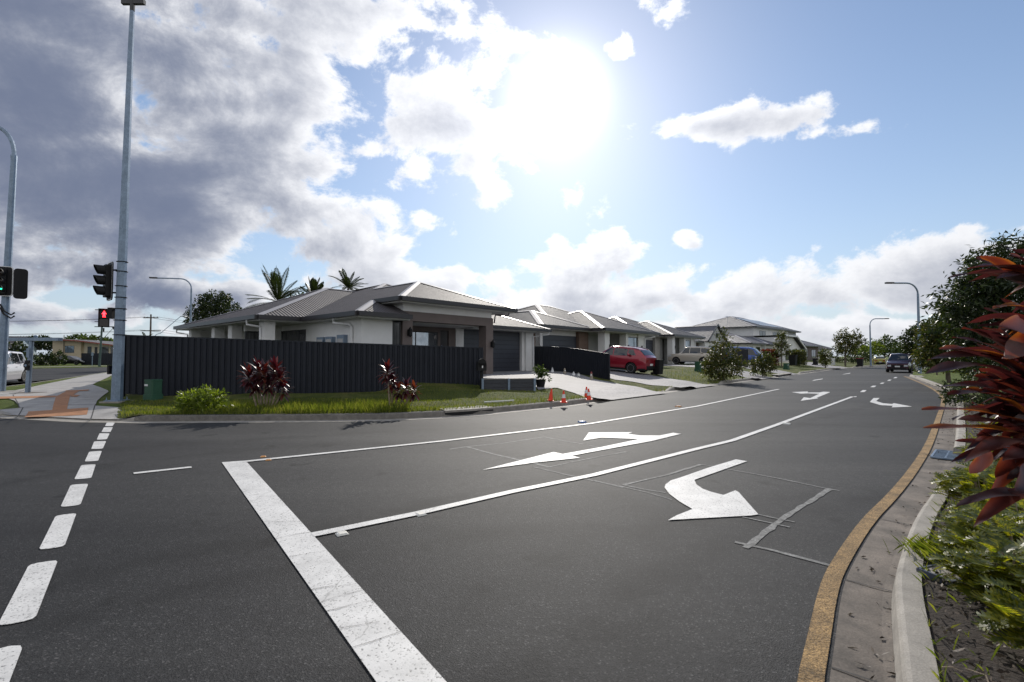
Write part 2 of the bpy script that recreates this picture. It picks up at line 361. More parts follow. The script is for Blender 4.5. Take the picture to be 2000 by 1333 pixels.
# ------------------------------------------------------------------ light: sun + sky with clouds
SUNPX = (1090, 190)
sd = Vector(ray(*SUNPX)).normalized()
sun_el = math.asin(sd.z); sun_az = math.atan2(sd.x, sd.y)
sl = bpy.data.lights.new('sun', 'SUN'); sl.energy = SUN_E; sl.angle = R(.53); sl.color = (1, .94, .85)
so = bpy.data.objects.new('sun', sl); COL.objects.link(so)
so.rotation_euler = (-sd).to_track_quat('-Z', 'Y').to_euler(); so.location = (0,0,50)
def stereo(u, v):
    d = Vector(ray(u, v)).normalized(); return (2*d.x/(1+d.y), 2*d.z/(1+d.y))
# clouds of this sky: (u, v, radius u, radius v, tilt deg, weight)  converted to sky directions
CLOUDS = [
 (40,150,430,400,0,1.25),(230,400,420,190,-6,1.45),(430,220,300,280,0,.85),(640,60,300,210,8,.72),(860,215,150,95,20,.72),(560,400,230,120,10,.80),(690,485,150,66,18,.95),(770,300,110,110,0,.36),
 (180,300,240,170,0,1.2),(950,250,120,70,10,.8),
 (1375,250,150,34,2,.80),(1500,240,130,40,-6,.70),(1620,272,90,16,-4,.40),
 (1122,380,70,46,0,.72),(845,428,66,30,0,.66),(960,367,32,30,40,.46),(785,352,58,70,30,.62),(1362,461,24,14,15,.6),(1188,72,30,24,0,.40),(1305,2,60,30,0,.55),(1040,92,70,26,0,.34),(740,245,60,50,0,.3),
 (1110,530,110,70,0,1.5),(1080,490,52,48,0,1.0),(1170,490,80,55,0,1.1),(1250,565,110,60,0,1.1),(1120,590,150,45,0,1.5),
 (1580,570,170,52,-6,1.1),(1830,520,120,60,-4,1.25),(1720,545,130,55,-8,1.2),(1950,500,110,50,0,1.1),(1880,560,190,65,0,1.5),(1420,600,180,36,0,.95),(1640,630,380,40,0,.85),(1350,640,320,22,0,.7),
 (880,540,125,30,6,1.0),(760,540,130,36,0,1.0),(300,560,380,45,2,1.1),(120,520,130,60,0,.9),(640,600,300,30,0,.8),(330,640,400,28,0,.55),(1000,600,150,20,0,.6)]
w = bpy.data.worlds.new('World'); sc.world = w; w.use_nodes = True
nt = w.node_tree; nt.nodes.clear(); L = nt.links.new
def gmath(t, op, a, b=None, c=None, clamp=False):
    n = t.nodes.new('ShaderNodeMath'); n.operation = op; n.use_clamp = clamp
    for i, x in enumerate((a, b, c)):
        if x is None: continue
        if isinstance(x, (int, float)): n.inputs[i].default_value = x
        else: t.links.new(x, n.inputs[i])
    return n.outputs[0]
# --- group: density of cloud in a sky direction
gt = bpy.data.node_groups.new('cloud_density', 'ShaderNodeTree')
gt.interface.new_socket('P', in_out='INPUT', socket_type='NodeSocketVector')
gt.interface.new_socket('Density', in_out='OUTPUT', socket_type='NodeSocketFloat')
gi = gt.nodes.new('NodeGroupInput'); go = gt.nodes.new('NodeGroupOutput')
P0 = gi.outputs[0]
wn = node(gt, 'ShaderNodeTexNoise', i_Scale=3.2, i_Detail=4.0, i_Roughness=.6, noise_dimensions='2D'); gt.links.new(P0, wn.inputs[0])
vs = node(gt, 'ShaderNodeVectorMath', operation='SUBTRACT'); gt.links.new(wn.outputs['Color'], vs.inputs[0]); vs.inputs[1].default_value = (.5,.5,.5)
vm = node(gt, 'ShaderNodeVectorMath', operation='MULTIPLY_ADD'); gt.links.new(vs.outputs[0], vm.inputs[0]); vm.inputs[1].default_value = (.13,.10,0); gt.links.new(P0, vm.inputs[2])
PW = vm.outputs[0]
acc = None
for (u, v, ru, rv, rot, wt) in CLOUDS:
    cx, cy = stereo(u, v); k = 1/(1+math.hypot((u-1000)/FPX,(v-696)/FPX)**2)**.35
    mp = node(gt, 'ShaderNodeMapping', vector_type='TEXTURE'); mp.inputs['Location'].default_value = (cx, cy, 0)
    mp.inputs['Rotation'].default_value = (0,0,R(-rot)); mp.inputs['Scale'].default_value = (ru/FPX*k, rv/FPX*k, 1)
    if acc is None: gt.links.new(PW, mp.inputs[0])
    else:                                   # a link back to the blob before keeps the node stack small
        dp = node(gt, 'ShaderNodeVectorMath', operation='MULTIPLY_ADD'); gt.links.new(acc, dp.inputs[0]); dp.inputs[1].default_value = (1e-7,)*3; gt.links.new(PW, dp.inputs[2]); gt.links.new(dp.outputs[0], mp.inputs[0])
    ln = node(gt, 'ShaderNodeVectorMath', operation='LENGTH'); gt.links.new(mp.outputs[0], ln.inputs[0])
    b = gmath(gt, 'MULTIPLY_ADD', ln.outputs['Value'], -wt, wt)
    acc = b if acc is None else gmath(gt, 'SMOOTH_MAX', acc, b, .25)
rad = node(gt, 'ShaderNodeVectorMath', operation='LENGTH'); gt.links.new(PW, rad.inputs[0])        # unseen broken cloud, added behind the camera to brighten shaded house fronts
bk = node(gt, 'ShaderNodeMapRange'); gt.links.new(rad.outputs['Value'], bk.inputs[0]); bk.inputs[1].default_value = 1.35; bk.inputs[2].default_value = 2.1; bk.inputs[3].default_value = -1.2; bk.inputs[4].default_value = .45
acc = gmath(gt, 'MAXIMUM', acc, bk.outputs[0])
acc = gmath(gt, 'MINIMUM', gmath(gt, 'MAXIMUM', acc, -1.2), .95)
mpn = node(gt, 'ShaderNodeMapping'); mpn.inputs['Scale'].default_value = (1,1.35,1); gt.links.new(P0, mpn.inputs[0])
n1 = node(gt, 'ShaderNodeTexNoise', i_Scale=5.5, i_Detail=11.0, i_Roughness=.66, i_Distortion=.15, noise_dimensions='2D'); gt.links.new(mpn.outputs[0], n1.inputs[0])
v1 = node(gt, 'ShaderNodeTexVoronoi', feature='SMOOTH_F1', i_Scale=15.0, i_Smoothness=.6, voronoi_dimensions='2D'); gt.links.new(mpn.outputs[0], v1.inputs[0])
nn = gmath(gt, 'MULTIPLY_ADD', n1.outputs[0], 2.7, -1.40)
pv = gmath(gt, 'MULTIPLY_ADD', v1.outputs['Distance'], -.55, .22)
dn = gmath(gt, 'ADD', gmath(gt, 'ADD', acc, nn), pv)
gt.links.new(dn, go.inputs[0])
# --- world
tc = node(nt, 'ShaderNodeTexCoord'); sp = node(nt, 'ShaderNodeSeparateXYZ'); L(tc.outputs['Generated'], sp.inputs[0])
den = gmath(nt, 'MAXIMUM', gmath(nt, 'ADD', sp.outputs[1], 1.0), .08)
px = gmath(nt, 'DIVIDE', gmath(nt, 'MULTIPLY', sp.outputs[0], 2.0), den); pz = gmath(nt, 'DIVIDE', gmath(nt, 'MULTIPLY', sp.outputs[2], 2.0), den)
cb = node(nt, 'ShaderNodeCombineXYZ'); L(px, cb.inputs[0]); L(pz, cb.inputs[1])
spx, spz = 2*sd.x/(1+sd.y), 2*sd.z/(1+sd.y)
ts = node(nt, 'ShaderNodeVectorMath', operation='SUBTRACT'); ts.inputs[0].default_value = (spx, spz, 0); L(cb.outputs[0], ts.inputs[1])
nr = node(nt, 'ShaderNodeVectorMath', operation='NORMALIZE'); L(ts.outputs[0], nr.inputs[0])
def dens(off, prev=None):
    g = nt.nodes.new('ShaderNodeGroup'); g.node_tree = gt
    if off:
        ma = node(nt, 'ShaderNodeVectorMath', operation='MULTIPLY_ADD'); L(nr.outputs[0], ma.inputs[0]); ma.inputs[1].default_value = (off,off,0)
        pd = node(nt, 'ShaderNodeVectorMath', operation='MULTIPLY_ADD'); L(prev, pd.inputs[0]); pd.inputs[1].default_value = (1e-7,)*3; L(cb.outputs[0], pd.inputs[2]); L(pd.outputs[0], ma.inputs[2]); L(ma.outputs[0], g.inputs[0])
    else: L(cb.outputs[0], g.inputs[0])
    return g.outputs[0]
d0 = dens(0); d1 = dens(.034, d0)
def smooth(x, a, b):
    n = node(nt, 'ShaderNodeMapRange', interpolation_type='SMOOTHSTEP'); L(x, n.inputs[0]); n.inputs[1].default_value = a; n.inputs[2].default_value = b
    return n.outputs[0]
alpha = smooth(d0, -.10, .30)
dot = node(nt, 'ShaderNodeVectorMath', operation='DOT_PRODUCT'); L(tc.outputs['Generated'], dot.inputs[0]); dot.inputs[1].default_value = tuple(sd)
ang = gmath(nt, 'ARCCOSINE', gmath(nt, 'MINIMUM', dot.outputs['Value'], .999999))          # radians from the sun
nsun = gmath(nt, 'EXPONENT', gmath(nt, 'MULTIPLY', ang, -2.6))
pos = lambda x: gmath(nt, 'MAXIMUM', x, 0.0)
front = smooth(sp.outputs[1], -.25, .35)
tfac = gmath(nt, 'MULTIPLY', gmath(nt, 'SUBTRACT', 2.0, gmath(nt, 'MULTIPLY', smooth(px, -.75, -.22), 1.36)), gmath(nt, 'MULTIPLY_ADD', front, .75, .25))  # the added cloud behind the camera is thinned, so it shines brighter
thick = gmath(nt, 'ADD', gmath(nt, 'MULTIPLY', pos(d0), .65), gmath(nt, 'MULTIPLY', pos(d1), .95))
lit = gmath(nt, 'EXPONENT', gmath(nt, 'MULTIPLY', gmath(nt, 'POWER', gmath(nt, 'MULTIPLY', thick, tfac), 1.3), -.8))
hi = node(nt, 'ShaderNodeMix', data_type='RGBA'); L(lit, hi.inputs[0]); hi.inputs[6].default_value = (*CLOUD_DARK, 1); hi.inputs[7].default_value = (*CLOUD_LIT, 1)
bg_sky = node(nt, 'ShaderNodeBackground'); bg_sky.inputs[1].default_value = SKY_S
sky = node(nt, 'ShaderNodeTexSky', sky_type='NISHITA', sun_disc=False, sun_elevation=sun_el, sun_rotation=sun_az, air_density=1.0, dust_density=.3, ozone_density=3.2)
L(sky.outputs[0], bg_sky.inputs[0])
bg_h = node(nt, 'ShaderNodeBackground'); bg_h.inputs[0].default_value = (.66,.76,.90,1); bg_h.inputs[1].default_value = HAZE_S       # pale air low over the horizon
hz = gmath(nt, 'MULTIPLY', gmath(nt, 'EXPONENT', gmath(nt, 'MULTIPLY', gmath(nt, 'ABSOLUTE', sp.outputs[2]), -4.6)), .93)
mh = node(nt, 'ShaderNodeMixShader'); L(hz, mh.inputs[0]); L(bg_sky.outputs[0], mh.inputs[1]); L(bg_h.outputs[0], mh.inputs[2])
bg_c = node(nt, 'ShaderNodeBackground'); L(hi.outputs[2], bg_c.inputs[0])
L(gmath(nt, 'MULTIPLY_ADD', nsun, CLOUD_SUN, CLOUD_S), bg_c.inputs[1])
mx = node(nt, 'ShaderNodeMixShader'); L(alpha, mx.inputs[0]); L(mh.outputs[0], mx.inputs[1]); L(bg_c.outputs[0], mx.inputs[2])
bg_g = node(nt, 'ShaderNodeBackground'); bg_g.inputs[0].default_value = (1,.98,.95,1)      # aureole of the sun behind thin cloud
g1 = gmath(nt, 'MULTIPLY', gmath(nt, 'EXPONENT', gmath(nt, 'MULTIPLY', gmath(nt, 'POWER', gmath(nt, 'DIVIDE', ang, .060), 2.0), -1.0)), GLOW1)
g2 = gmath(nt, 'DIVIDE', GLOW2, gmath(nt, 'ADD', 1.0, gmath(nt, 'POWER', gmath(nt, 'DIVIDE', ang, .19), 2.0)))
L(gmath(nt, 'ADD', g1, g2), bg_g.inputs[1])
ads = node(nt, 'ShaderNodeAddShader'); L(mx.outputs[0], ads.inputs[0]); L(bg_g.outputs[0], ads.inputs[1])
wo = node(nt, 'ShaderNodeOutputWorld'); L(ads.outputs[0], wo.inputs[0])
w.cycles.sampling_method = 'MANUAL'; w.cycles.sample_map_resolution = 512
sc.view_settings.view_transform = 'Standard'; sc.view_settings.look = 'None'; sc.view_settings.exposure = EXPO; sc.view_settings.gamma = 1
sc.render.engine = 'CYCLES'; sc.cycles.max_bounces = 6; sc.cycles.transparent_max_bounces = 6
try: sc.cycles.use_denoising = True
except Exception: pass
# ------------------------------------------------------------------ setting: ground, road, kerbs, verges
rnd = random.Random(7)
def lerp(a, b, t): return a + (b-a)*t
def sstep(a, b, x):
    t = min(1, max(0, (x-a)/(b-a))); return t*t*(3-2*t)
def resample(pts, step):
    out = [pts[0]]
    for a, b in zip(pts, pts[1:]):
        n = max(1, int(math.dist(a, b)/step))
        for i in range(1, n+1): out.append(tuple(lerp(a[k], b[k], i/n) for k in range(len(a))))
    return out
def offset(pts, d):
    "path shifted to the left of its direction by d"
    out = []
    for i, p in enumerate(pts):
        a = pts[max(i-1,0)]; b = pts[min(i+1,len(pts)-1)]
        t = math.atan2(b[1]-a[1], b[0]-a[0]); dd = d[i] if hasattr(d,'__len__') else d
        out.append((p[0]-math.sin(t)*dd, p[1]+math.cos(t)*dd))
    return out
def smoothpath(p, it=2):
    for _ in range(it):
        q = [p[0]]
        for a, b in zip(p, p[1:]): q += [tuple(.75*a[k]+.25*b[k] for k in (0,1)), tuple(.25*a[k]+.75*b[k] for k in (0,1))]
        p = q + [p[-1]]
    return p
def ribbon(mb, A, za, B, zb, mi=0):
    "strip of quads between two paths of the same length"
    fa = za if callable(za) else (lambda i: za); fb = zb if callable(zb) else (lambda i: zb)
    n = len(A); vs = [(A[i][0],A[i][1],fa(i)) for i in range(n)] + [(B[i][0],B[i][1],fb(i)) for i in range(n)]
    return mb.add(vs, [(i,i+1,n+i+1,n+i) for i in range(n-1)], mi)
struct(MB().poly([(-2500,-2500,-.12),(2500,-2500,-.12),(2500,2500,-.12),(-2500,2500,-.12)]), 'ground', M['lawn'])
road = struct(MB().poly([(-170,-40,0),(60,-40,0),(190,120,0),(190,190,0),(-170,190,0)]), 'road', M['asphalt'])

KLP = [(-600,765),(-300,784),(-150,800),(0,813),(60,816),(170,822),(300,824),(450,823),(600,822),(750,820),(860,815),(942,809),(1000,803),(1100,793),(1175,783),(1300,766),(1345,758),(1433,747),(1479,741.5),(1510,738),(1547,732.5),(1581,728),(1606,724.5),(1640,720.5),(1700,716)]
KL = [G2(*p) for p in KLP] + [(78,93),(105,116),(150,150)]
KU = [p[0] for p in KLP] + [1740,1780,1820]                       # the photo column of each kerb point, to place ramps along it
k3 = [(KL[i][0],KL[i][1],KU[i]) for i in range(len(KL))]
k3 = resample(k3, .45)
KLs = [(p[0],p[1]) for p in k3]; KUs = [p[2] for p in k3]
def ramp_h(u, ranges, hi=.14, lo=.03):
    h = hi
    for a, b, e in ranges:
        h = min(h, lo if a<=u<=b else lo+(hi-lo)*max(sstep(0,e,a-u), sstep(0,e,u-b)))
    return h
DRV = [(20,228,55),(1172,1303,12),(1341,1404,9),(1474,1512,8),(1540,1560,5),(1634,1662,6)]
KH = [ramp_h(u, DRV) for u in KUs]
mb = MB(); n = len(KLs)
o0, o1, o2, o3 = offset(KLs,0), offset(KLs,.025), offset(KLs,.06), offset(KLs,.17)
ribbon(mb, o0, 0, o1, lambda i: KH[i]-.02); ribbon(mb, o1, lambda i: KH[i]-.02, o2, lambda i: KH[i]); ribbon(mb, o2, lambda i: KH[i], o3, lambda i: KH[i]+.004)
ribbon(mb, o3, lambda i: KH[i]+.004, offset(KLs,.18), -.05)
struct(mb, 'kerb', M['kerb'])
mb = MB(); ribbon(mb, offset(KLs,-.30), .004, offset(KLs,0.01), .008); struct(mb, 'gutter', M['kerb'])
mb = MB()                                                           # joints across the kerb
for i in range(4, n-1, 5):
    if KUs[i] < 1560 and KH[i] > .1:
        d = Vector((KLs[i+1][0]-KLs[i][0], KLs[i+1][1]-KLs[i][1])).normalized()
        for a, b, za, zb in ((o0[i],o1[i],.01,KH[i]-.018),(o1[i],o2[i],KH[i]-.018,KH[i]+.003),(o2[i],o3[i],KH[i]+.003,KH[i]+.007)):
            e = Vector((-(b[1]-a[1]), b[0]-a[0])); nx, ny = d.y*.003, -d.x*.003
            mb.poly([(a[0]+nx,a[1]+ny,za),(a[0]+d.x*.012+nx,a[1]+d.y*.012+ny,za),(b[0]+d.x*.012+nx,b[1]+d.y*.012+ny,zb),(b[0]+nx,b[1]+ny,zb)])
struct(mb, 'kerb_joint', M['joint'])

# terrain left of the kerb
i0 = min(i for i,u in enumerate(KUs) if u >= 232)
S = list(range(i0, n)); DD = [.17,.3,.5,.8,1.2,1.7,2.3,3,3.7,4.4,5.2,6,7,8,9.5,11.5,14,18,24,32,44,60]
def plateau(u): return lerp(lerp(.15,.22,sstep(250,520,u)), .62, sstep(990, 1050, u))
T = np.zeros((len(S), len(DD), 3))
for a, i in enumerate(S):
    th = R(138.5); u = KUs[i]
    dr = ramp_h(u, DRV[1:], 1, 0)
    for b, d in enumerate(DD):
        x, y = KLs[i][0]+math.cos(th)*d, KLs[i][1]+math.sin(th)*d
        z = lerp(KH[i]+.004, .15, sstep(.1,1.6,d)) + (plateau(u)-.15)*sstep(1.2, 8, d)
        z += .035*dr*math.sin(d*2.1+u*.03)*sstep(.3,1.5,d)*(d<20)
        T[a,b] = (x,y,z)
vs = T.reshape(-1,3).tolist(); nb = len(DD)
se0, se1 = G2(60,749.5,.14), G2(213,727,.14)
def inside(p): return (se1[0]-se0[0])*(p[1]-se0[1])-(se1[1]-se0[1])*(p[0]-se0[0]) < -1.5*math.dist(se0,se1) and math.sin(R(129))*(p[0]-KLs[i0][0])-math.cos(R(129))*(p[1]-KLs[i0][1]) > -.05   # this side of the cross street and of the footpath
mb = MB(); mb.add(vs, [(a*nb+b,(a+1)*nb+b,(a+1)*nb+b+1,a*nb+b+1) for a in range(len(S)-1) for b in range(nb-1) if inside(T[a,b+1]) and inside(T[a+1,b+1]) and inside(T[a,b])])
struct(mb, 'verge', M['grass'], smooth=True)
TF = T.reshape(-1,3)
from mathutils.bvhtree import BVHTree
bvh = BVHTree.FromPolygons([Vector(p) for p in vs], mb.f)
def hgt(x, y):
    h = bvh.ray_cast(Vector((x,y,20)), Vector((0,0,-1)))[0]
    if h: return h.z
    k = min(range(n), key=lambda i: (KLs[i][0]-x)**2+(KLs[i][1]-y)**2); return KH[k]+.004
def onv(u, v):
    "point of the left verge seen at (u,v)"
    z = .2
    for _ in range(8):
        p = G(u, v, z); z = .5*z+.5*hgt(p[0],p[1])
    return (p[0], p[1], hgt(p[0],p[1]))

# corner with the footpath
KC = [KLs[i] for i in range(n) if KUs[i] <= 236]; KCh = [KH[i] for i in range(n) if KUs[i] <= 236]
z0 = .14
edge = [G2(-500,772,z0), G2(-60,765,z0), G2(60,749.5,z0), G2(213,727,z0)]
zp = .152
KCr = resample(KC, .1)
def rampz(p): # slopes down into the ramp at the kerb
    d = min(math.dist(p, q) for q in KCr); return lerp(.034, zp, sstep(.1, 1.5, d))
def along(P, t):
    L_ = [0]
    for a, b in zip(P, P[1:]): L_.append(L_[-1]+math.dist(a,b))
    s_ = t*L_[-1]
    for i in range(len(P)-1):
        if s_ <= L_[i+1]+1e-9:
            q = (s_-L_[i])/(L_[i+1]-L_[i]); return (lerp(P[i][0],P[i+1][0],q), lerp(P[i][1],P[i+1][1],q))
    return P[-1]
kc17 = offset([KLs[i] for i in range(n) if KUs[i] <= 345], .17); NS = 70; TS = (0,.01,.02,.035,.05,.07,.1,.14,.2,.3,.45,.65,1); vs = []
for i in range(NS+1):
    k = i/NS; a0 = along(kc17, k); e0 = along(edge[:-1]+[G2(213,727,z0), (edge[-1][0]+6,edge[-1][1]+5)], k)
    for t in TS:
        p = (lerp(a0[0],e0[0],t), lerp(a0[1],e0[1],t)); vs.append((p[0],p[1],rampz(p)-.014))
nt_ = len(TS); mb = MB(); mb.add(vs, [(i*nt_+j,i*nt_+j+1,(i+1)*nt_+j+1,(i+1)*nt_+j)[::-1] for i in range(NS) for j in range(nt_-1)])
struct(mb, 'corner_verge', M['lawn'])
ek = resample(edge + [(-52,74)], 1.0)[::1]
mb = MB(); ribbon(mb, ek, .145, offset(ek,.15), .14); ribbon(mb, offset(ek,.15), .14, offset(ek,.17), 0.0); struct(mb, 'side_kerb', M['kerb'])
def gpoly(name, pts, z, m, parent=None):
    mb = MB().poly([(*G2(u,v,z),z) for u,v in pts]); o = mb.build(name, m, parent)
    if not parent: tag(o, kind='structure')
    return o
def footgrid(name, rows, k=8):
    mb = MB(); vs = []
    for L_ in rows:
        for j in range(k+1):
            x, y = lerp(L_[0][0],L_[1][0],j/k), lerp(L_[0][1],L_[1][1],j/k); vs.append((x,y,rampz((x,y))+.008))
    mb.add(vs, [(i*(k+1)+j,i*(k+1)+j+1,(i+1)*(k+1)+j+1,(i+1)*(k+1)+j) for i in range(len(rows)-1) for j in range(k)])
    struct(mb, name, M['path'])
bot = [p for p,u in zip(offset(KLs,.02), KUs) if -85 <= u <= 297]; 
topp = [G2(u,v,zp) for u,v in [(-85,797),(38,793),(187,793),(245,797),(297,807)]]
footgrid('footpath', [(along(bot,i/24), along(topp,i/24)) for i in range(25)])
ROWS = [(793,38,187),(790,36,187),(783,28,190),(779,15,195),(777,-60,197),(772,-60,203),(766,-60,212),(763,30,210),(757,60,196),(752,82,181),(748,102,187),(744,122,197),(738,150,210),(733,176,219),(728,212,232)]
footgrid('footpath', [(G2(a,v,zp),G2(b,v,zp)) for v,a,b in ROWS], 6)
def flatstrip(name, px, wid, z, m, parent=None, zf=None, world=False):
    P = px if world else [G2(u,v,z) for u,v in px]
    P = resample(P, .5); mb = MB(); a, b = offset(P, wid/2), offset(P, -wid/2)
    if zf: ribbon(mb, b, lambda i: zf(b[i]), a, lambda i: zf(a[i]))
    else: ribbon(mb, b, z, a, z)
    o = mb.build(name, m, parent)
    if not parent: tag(o, kind='structure')
    return o
fz = lambda p: rampz(p)+.011
for a in ([(45,793),(28,813)],[(187,790),(173,819)],[(40,793),(120,791),(187,790)],[(100,765),(205,766)],[(58,758),(25,772),(38,793)]):
    flatstrip('path_joint', a, .025, zp, M['joint'], zf=fz)
fz2 = lambda p: rampz(p)+.014
def gridpoly(name, quad, z, m, zf, n=6):
    q = [G2(u,v,z) for u,v in quad]; mb = MB(); vs=[]; 
    for i in range(n+1):
        for j in range(n+1):
            a = [lerp(q[0][k],q[1][k],i/n) for k in (0,1)]; b = [lerp(q[3][k],q[2][k],i/n) for k in (0,1)]
            p = [lerp(a[k],b[k],j/n) for k in (0,1)]; vs.append((p[0],p[1],zf(p)))
    mb.add(vs, [(i*(n+1)+j,(i+1)*(n+1)+j,(i+1)*(n+1)+j+1,i*(n+1)+j+1) for i in range(n) for j in range(n)])
    return tag(mb.build(name, m), kind='structure')
gridpoly('tactile_paving', [(48,807),(170,803.5),(173,796),(56,798)], zp, M['tactile'], lambda p: fz2(p)+0.0000)
gridpoly('tactile_paving', [(102,798),(131,797.5),(137,774),(110,774)], zp, M['tactile'], lambda p: fz2(p)+0.0016)
gridpoly('tactile_paving', [(-60,782),(110,777),(108,774),(-60,777)], zp, M['tactile'], lambda p: fz2(p)+0.0032)
gridpoly('tactile_paving', [(112,774.5),(140,774),(155,765),(128,766)], zp, M['tactile'], lambda p: fz2(p)+0.0048)
gridpoly('tactile_paving', [(138,776),(150,776.5),(156,773),(140,772)], zp, M['tactile'], lambda p: fz2(p)+0.0064)
gridpoly('tactile_paving', [(128,766),(172,764.5),(175,762),(128,764)], zp, M['tactile'], lambda p: fz2(p)+0.0080)

# far verge beyond the cross street on the left
zf_ = .12
fe = [G2(-400,723,zf_), G2(0,719.5,zf_), G2(60,718.3,zf_), G2(218,715.5,zf_), G2(300,713.5,zf_)]
fe2 = [(p[0]*1.0-30, p[1]+70) for p in fe]
mb = MB(); ribbon(mb, fe, zf_, fe2, zf_+.1); ribbon(mb, [(p[0]+.1,p[1]-.3) for p in fe], 0, fe, zf_); struct(mb, 'far_verge', M['lawn'])
fk = [(p[0],p[1]) for p in resample(fe, 1.5)]
mb = MB(); ribbon(mb, fk, zf_+.02, offset(fk,1.6), zf_+.04); struct(mb, 'far_footpath', M['kerb'])
# right side: lip line, gutter, kerb, bed and verge
RLP = [(1555,1333),(1572,1265),(1600,1144),(1624,1096),(1680,1016),(1732,968),(1776,916),(1808,868),(1828,816),(1838,790),(1838,775),(1820,760),(1790,746),(1764,735.5)]
RL = [G2(*p) for p in RLP]; RL = [(-3.0,-4.2),(-.9,-.9)] + RL
RL = resample(smoothpath(RL, 2), .3)
mb = MB(); ribbon(mb, RL, .006, offset(RL,-.105), .008); struct(mb, 'edge_line', M['ochre'])
nose = RL[-1]
RG = [offset(RL,-k) for k in (.125,.33,.375)]
mb = MB(); ribbon(mb, RG[0], .005, RG[1], -.012+.012); ribbon(mb, RG[1], 0.0, RG[2], .004)
mb2 = mb; struct(mb, 'gutter', M['gutter'])
mb = MB()
for i in range(3, len(RL)-1, 7):
    a, b = RG[0][i], RG[2][i]; d = Vector((RL[i+1][0]-RL[i][0], RL[i+1][1]-RL[i][1])).normalized()*.012
    mb.poly([(a[0],a[1],.009),(a[0]+d.x,a[1]+d.y,.009),(b[0]+d.x,b[1]+d.y,.009),(b[0],b[1],.009)])
struct(mb, 'gutter_joint', M['joint'])
dr0 = G2(1842,908,.1); iA = min(range(len(RL)), key=lambda i: math.dist(RG[2][i], dr0)); iB = iA + 4
def kerb_r(i, j, inset=0.0):
    P = [RG[2][k] for k in range(i, j)]; P = offset(P, -inset) if inset else P
    mb = MB(); prof = [(0,0),(.022,.115),(.036,.135),(.055,.142),(.15,.142),(.165,-.05)]
    for (a,za),(b,zb) in zip(prof, prof[1:]): ribbon(mb, offset(P,-a), za, offset(P,-b), zb)
    for E_ in (0, len(P)-1):
        mb.poly([(*offset(P,-a)[E_], za) for a,za in prof])
    o = struct(mb, 'kerb', M['kerb']); o.data.polygons.foreach_set('use_smooth', [False]*len(o.data.polygons))
kerb_r(0, iA); kerb_r(iA-1, iB+2, .42); kerb_r(iB, len(RL))
mb = MB(); ribbon(mb, [RG[2][k] for k in range(iA-1, iB+2)], .004, offset([RG[2][k] for k in range(iA-1,iB+2)], -.5), .006); struct(mb, 'gutter', M['gutter'])
bi = [i for i in range(len(RL)) if RL[i][1] < 15.5]
bedin = [RG[2][i] for i in bi]; b0 = offset(bedin, -.15); b0 = [offset(bedin,-.58)[k] if iA-2 < bi[k] < iB+1 else b0[k] for k in range(len(bi))]
b1 = offset(bedin, -.9); b2 = offset(bedin, -5.2)
mb = MB(); ribbon(mb, b0, .125, b1, .15); ribbon(mb, b1, .15, b2, .22); struct(mb, 'garden_bed', M['mulch'])
gi_ = [i for i in range(len(RL)) if RL[i][1] >= 15.2]
g0 = offset([RG[2][i] for i in gi_], -.17) + [G2(1784,727,.14), G2(1806,719.5,.14), G2(1819,716.3,.14), (120,118)]
g1 = [(p[0]+22, p[1]-16) for p in g0]
mb = MB(); ribbon(mb, g0, .138, g1, .4); struct(mb, 'right_verge', M['lawn'])
mb = MB(); nk = resample(g0[-4:], 1.); nk = [offset([RG[2][len(RL)-1]]*2,0)[0]] + nk if False else nk
ribbon(mb, offset(nk,.17), 0, offset(nk,.15), .14); ribbon(mb, offset(nk,.15), .14, nk, .142); struct(mb, 'kerb', M['kerb'])
gpoly('footpath', [(1786,735.5),(1806,736.5),(1800,734),(1784,733.5)], .15, M['kerb'])

# driveways follow the terrain
DRB = []
def drive(name, left, right, m, n=30, k=12, dz=.03):
    A = [left(i/n) for i in range(n+1)]; B = [right(i/n) for i in range(n+1)]; mb = MB(); vs = []
    for i in range(n+1):
        for j in range(k+1):
            x, y = lerp(A[i][0],B[i][0],j/k), lerp(A[i][1],B[i][1],j/k); vs.append((x,y,hgt(x,y)+dz*(.12+.88*min(1,i/n*7))))
    mb.add(vs, [(i*(k+1)+j,i*(k+1)+j+1,(i+1)*(k+1)+j+1,(i+1)*(k+1)+j) for i in range(n) for j in range(k)])
    DRB.append(BVHTree.FromPolygons([Vector(p) for p in mb.v], mb.f))
    return tag(mb.build(name, m, smooth=True), kind='structure')
def pathfn(pts):
    L_ = [0]
    for a, b in zip(pts, pts[1:]): L_.append(L_[-1]+math.dist(a,b))
    def f(t):
        s_ = t*L_[-1]
        for i in range(len(pts)-1):
            if s_ <= L_[i+1]+1e-9:
                q = (s_-L_[i])/(L_[i+1]-L_[i]); return (lerp(pts[i][0],pts[i+1][0],q), lerp(pts[i][1],pts[i+1][1],q))
        return pts[-1]
    return f
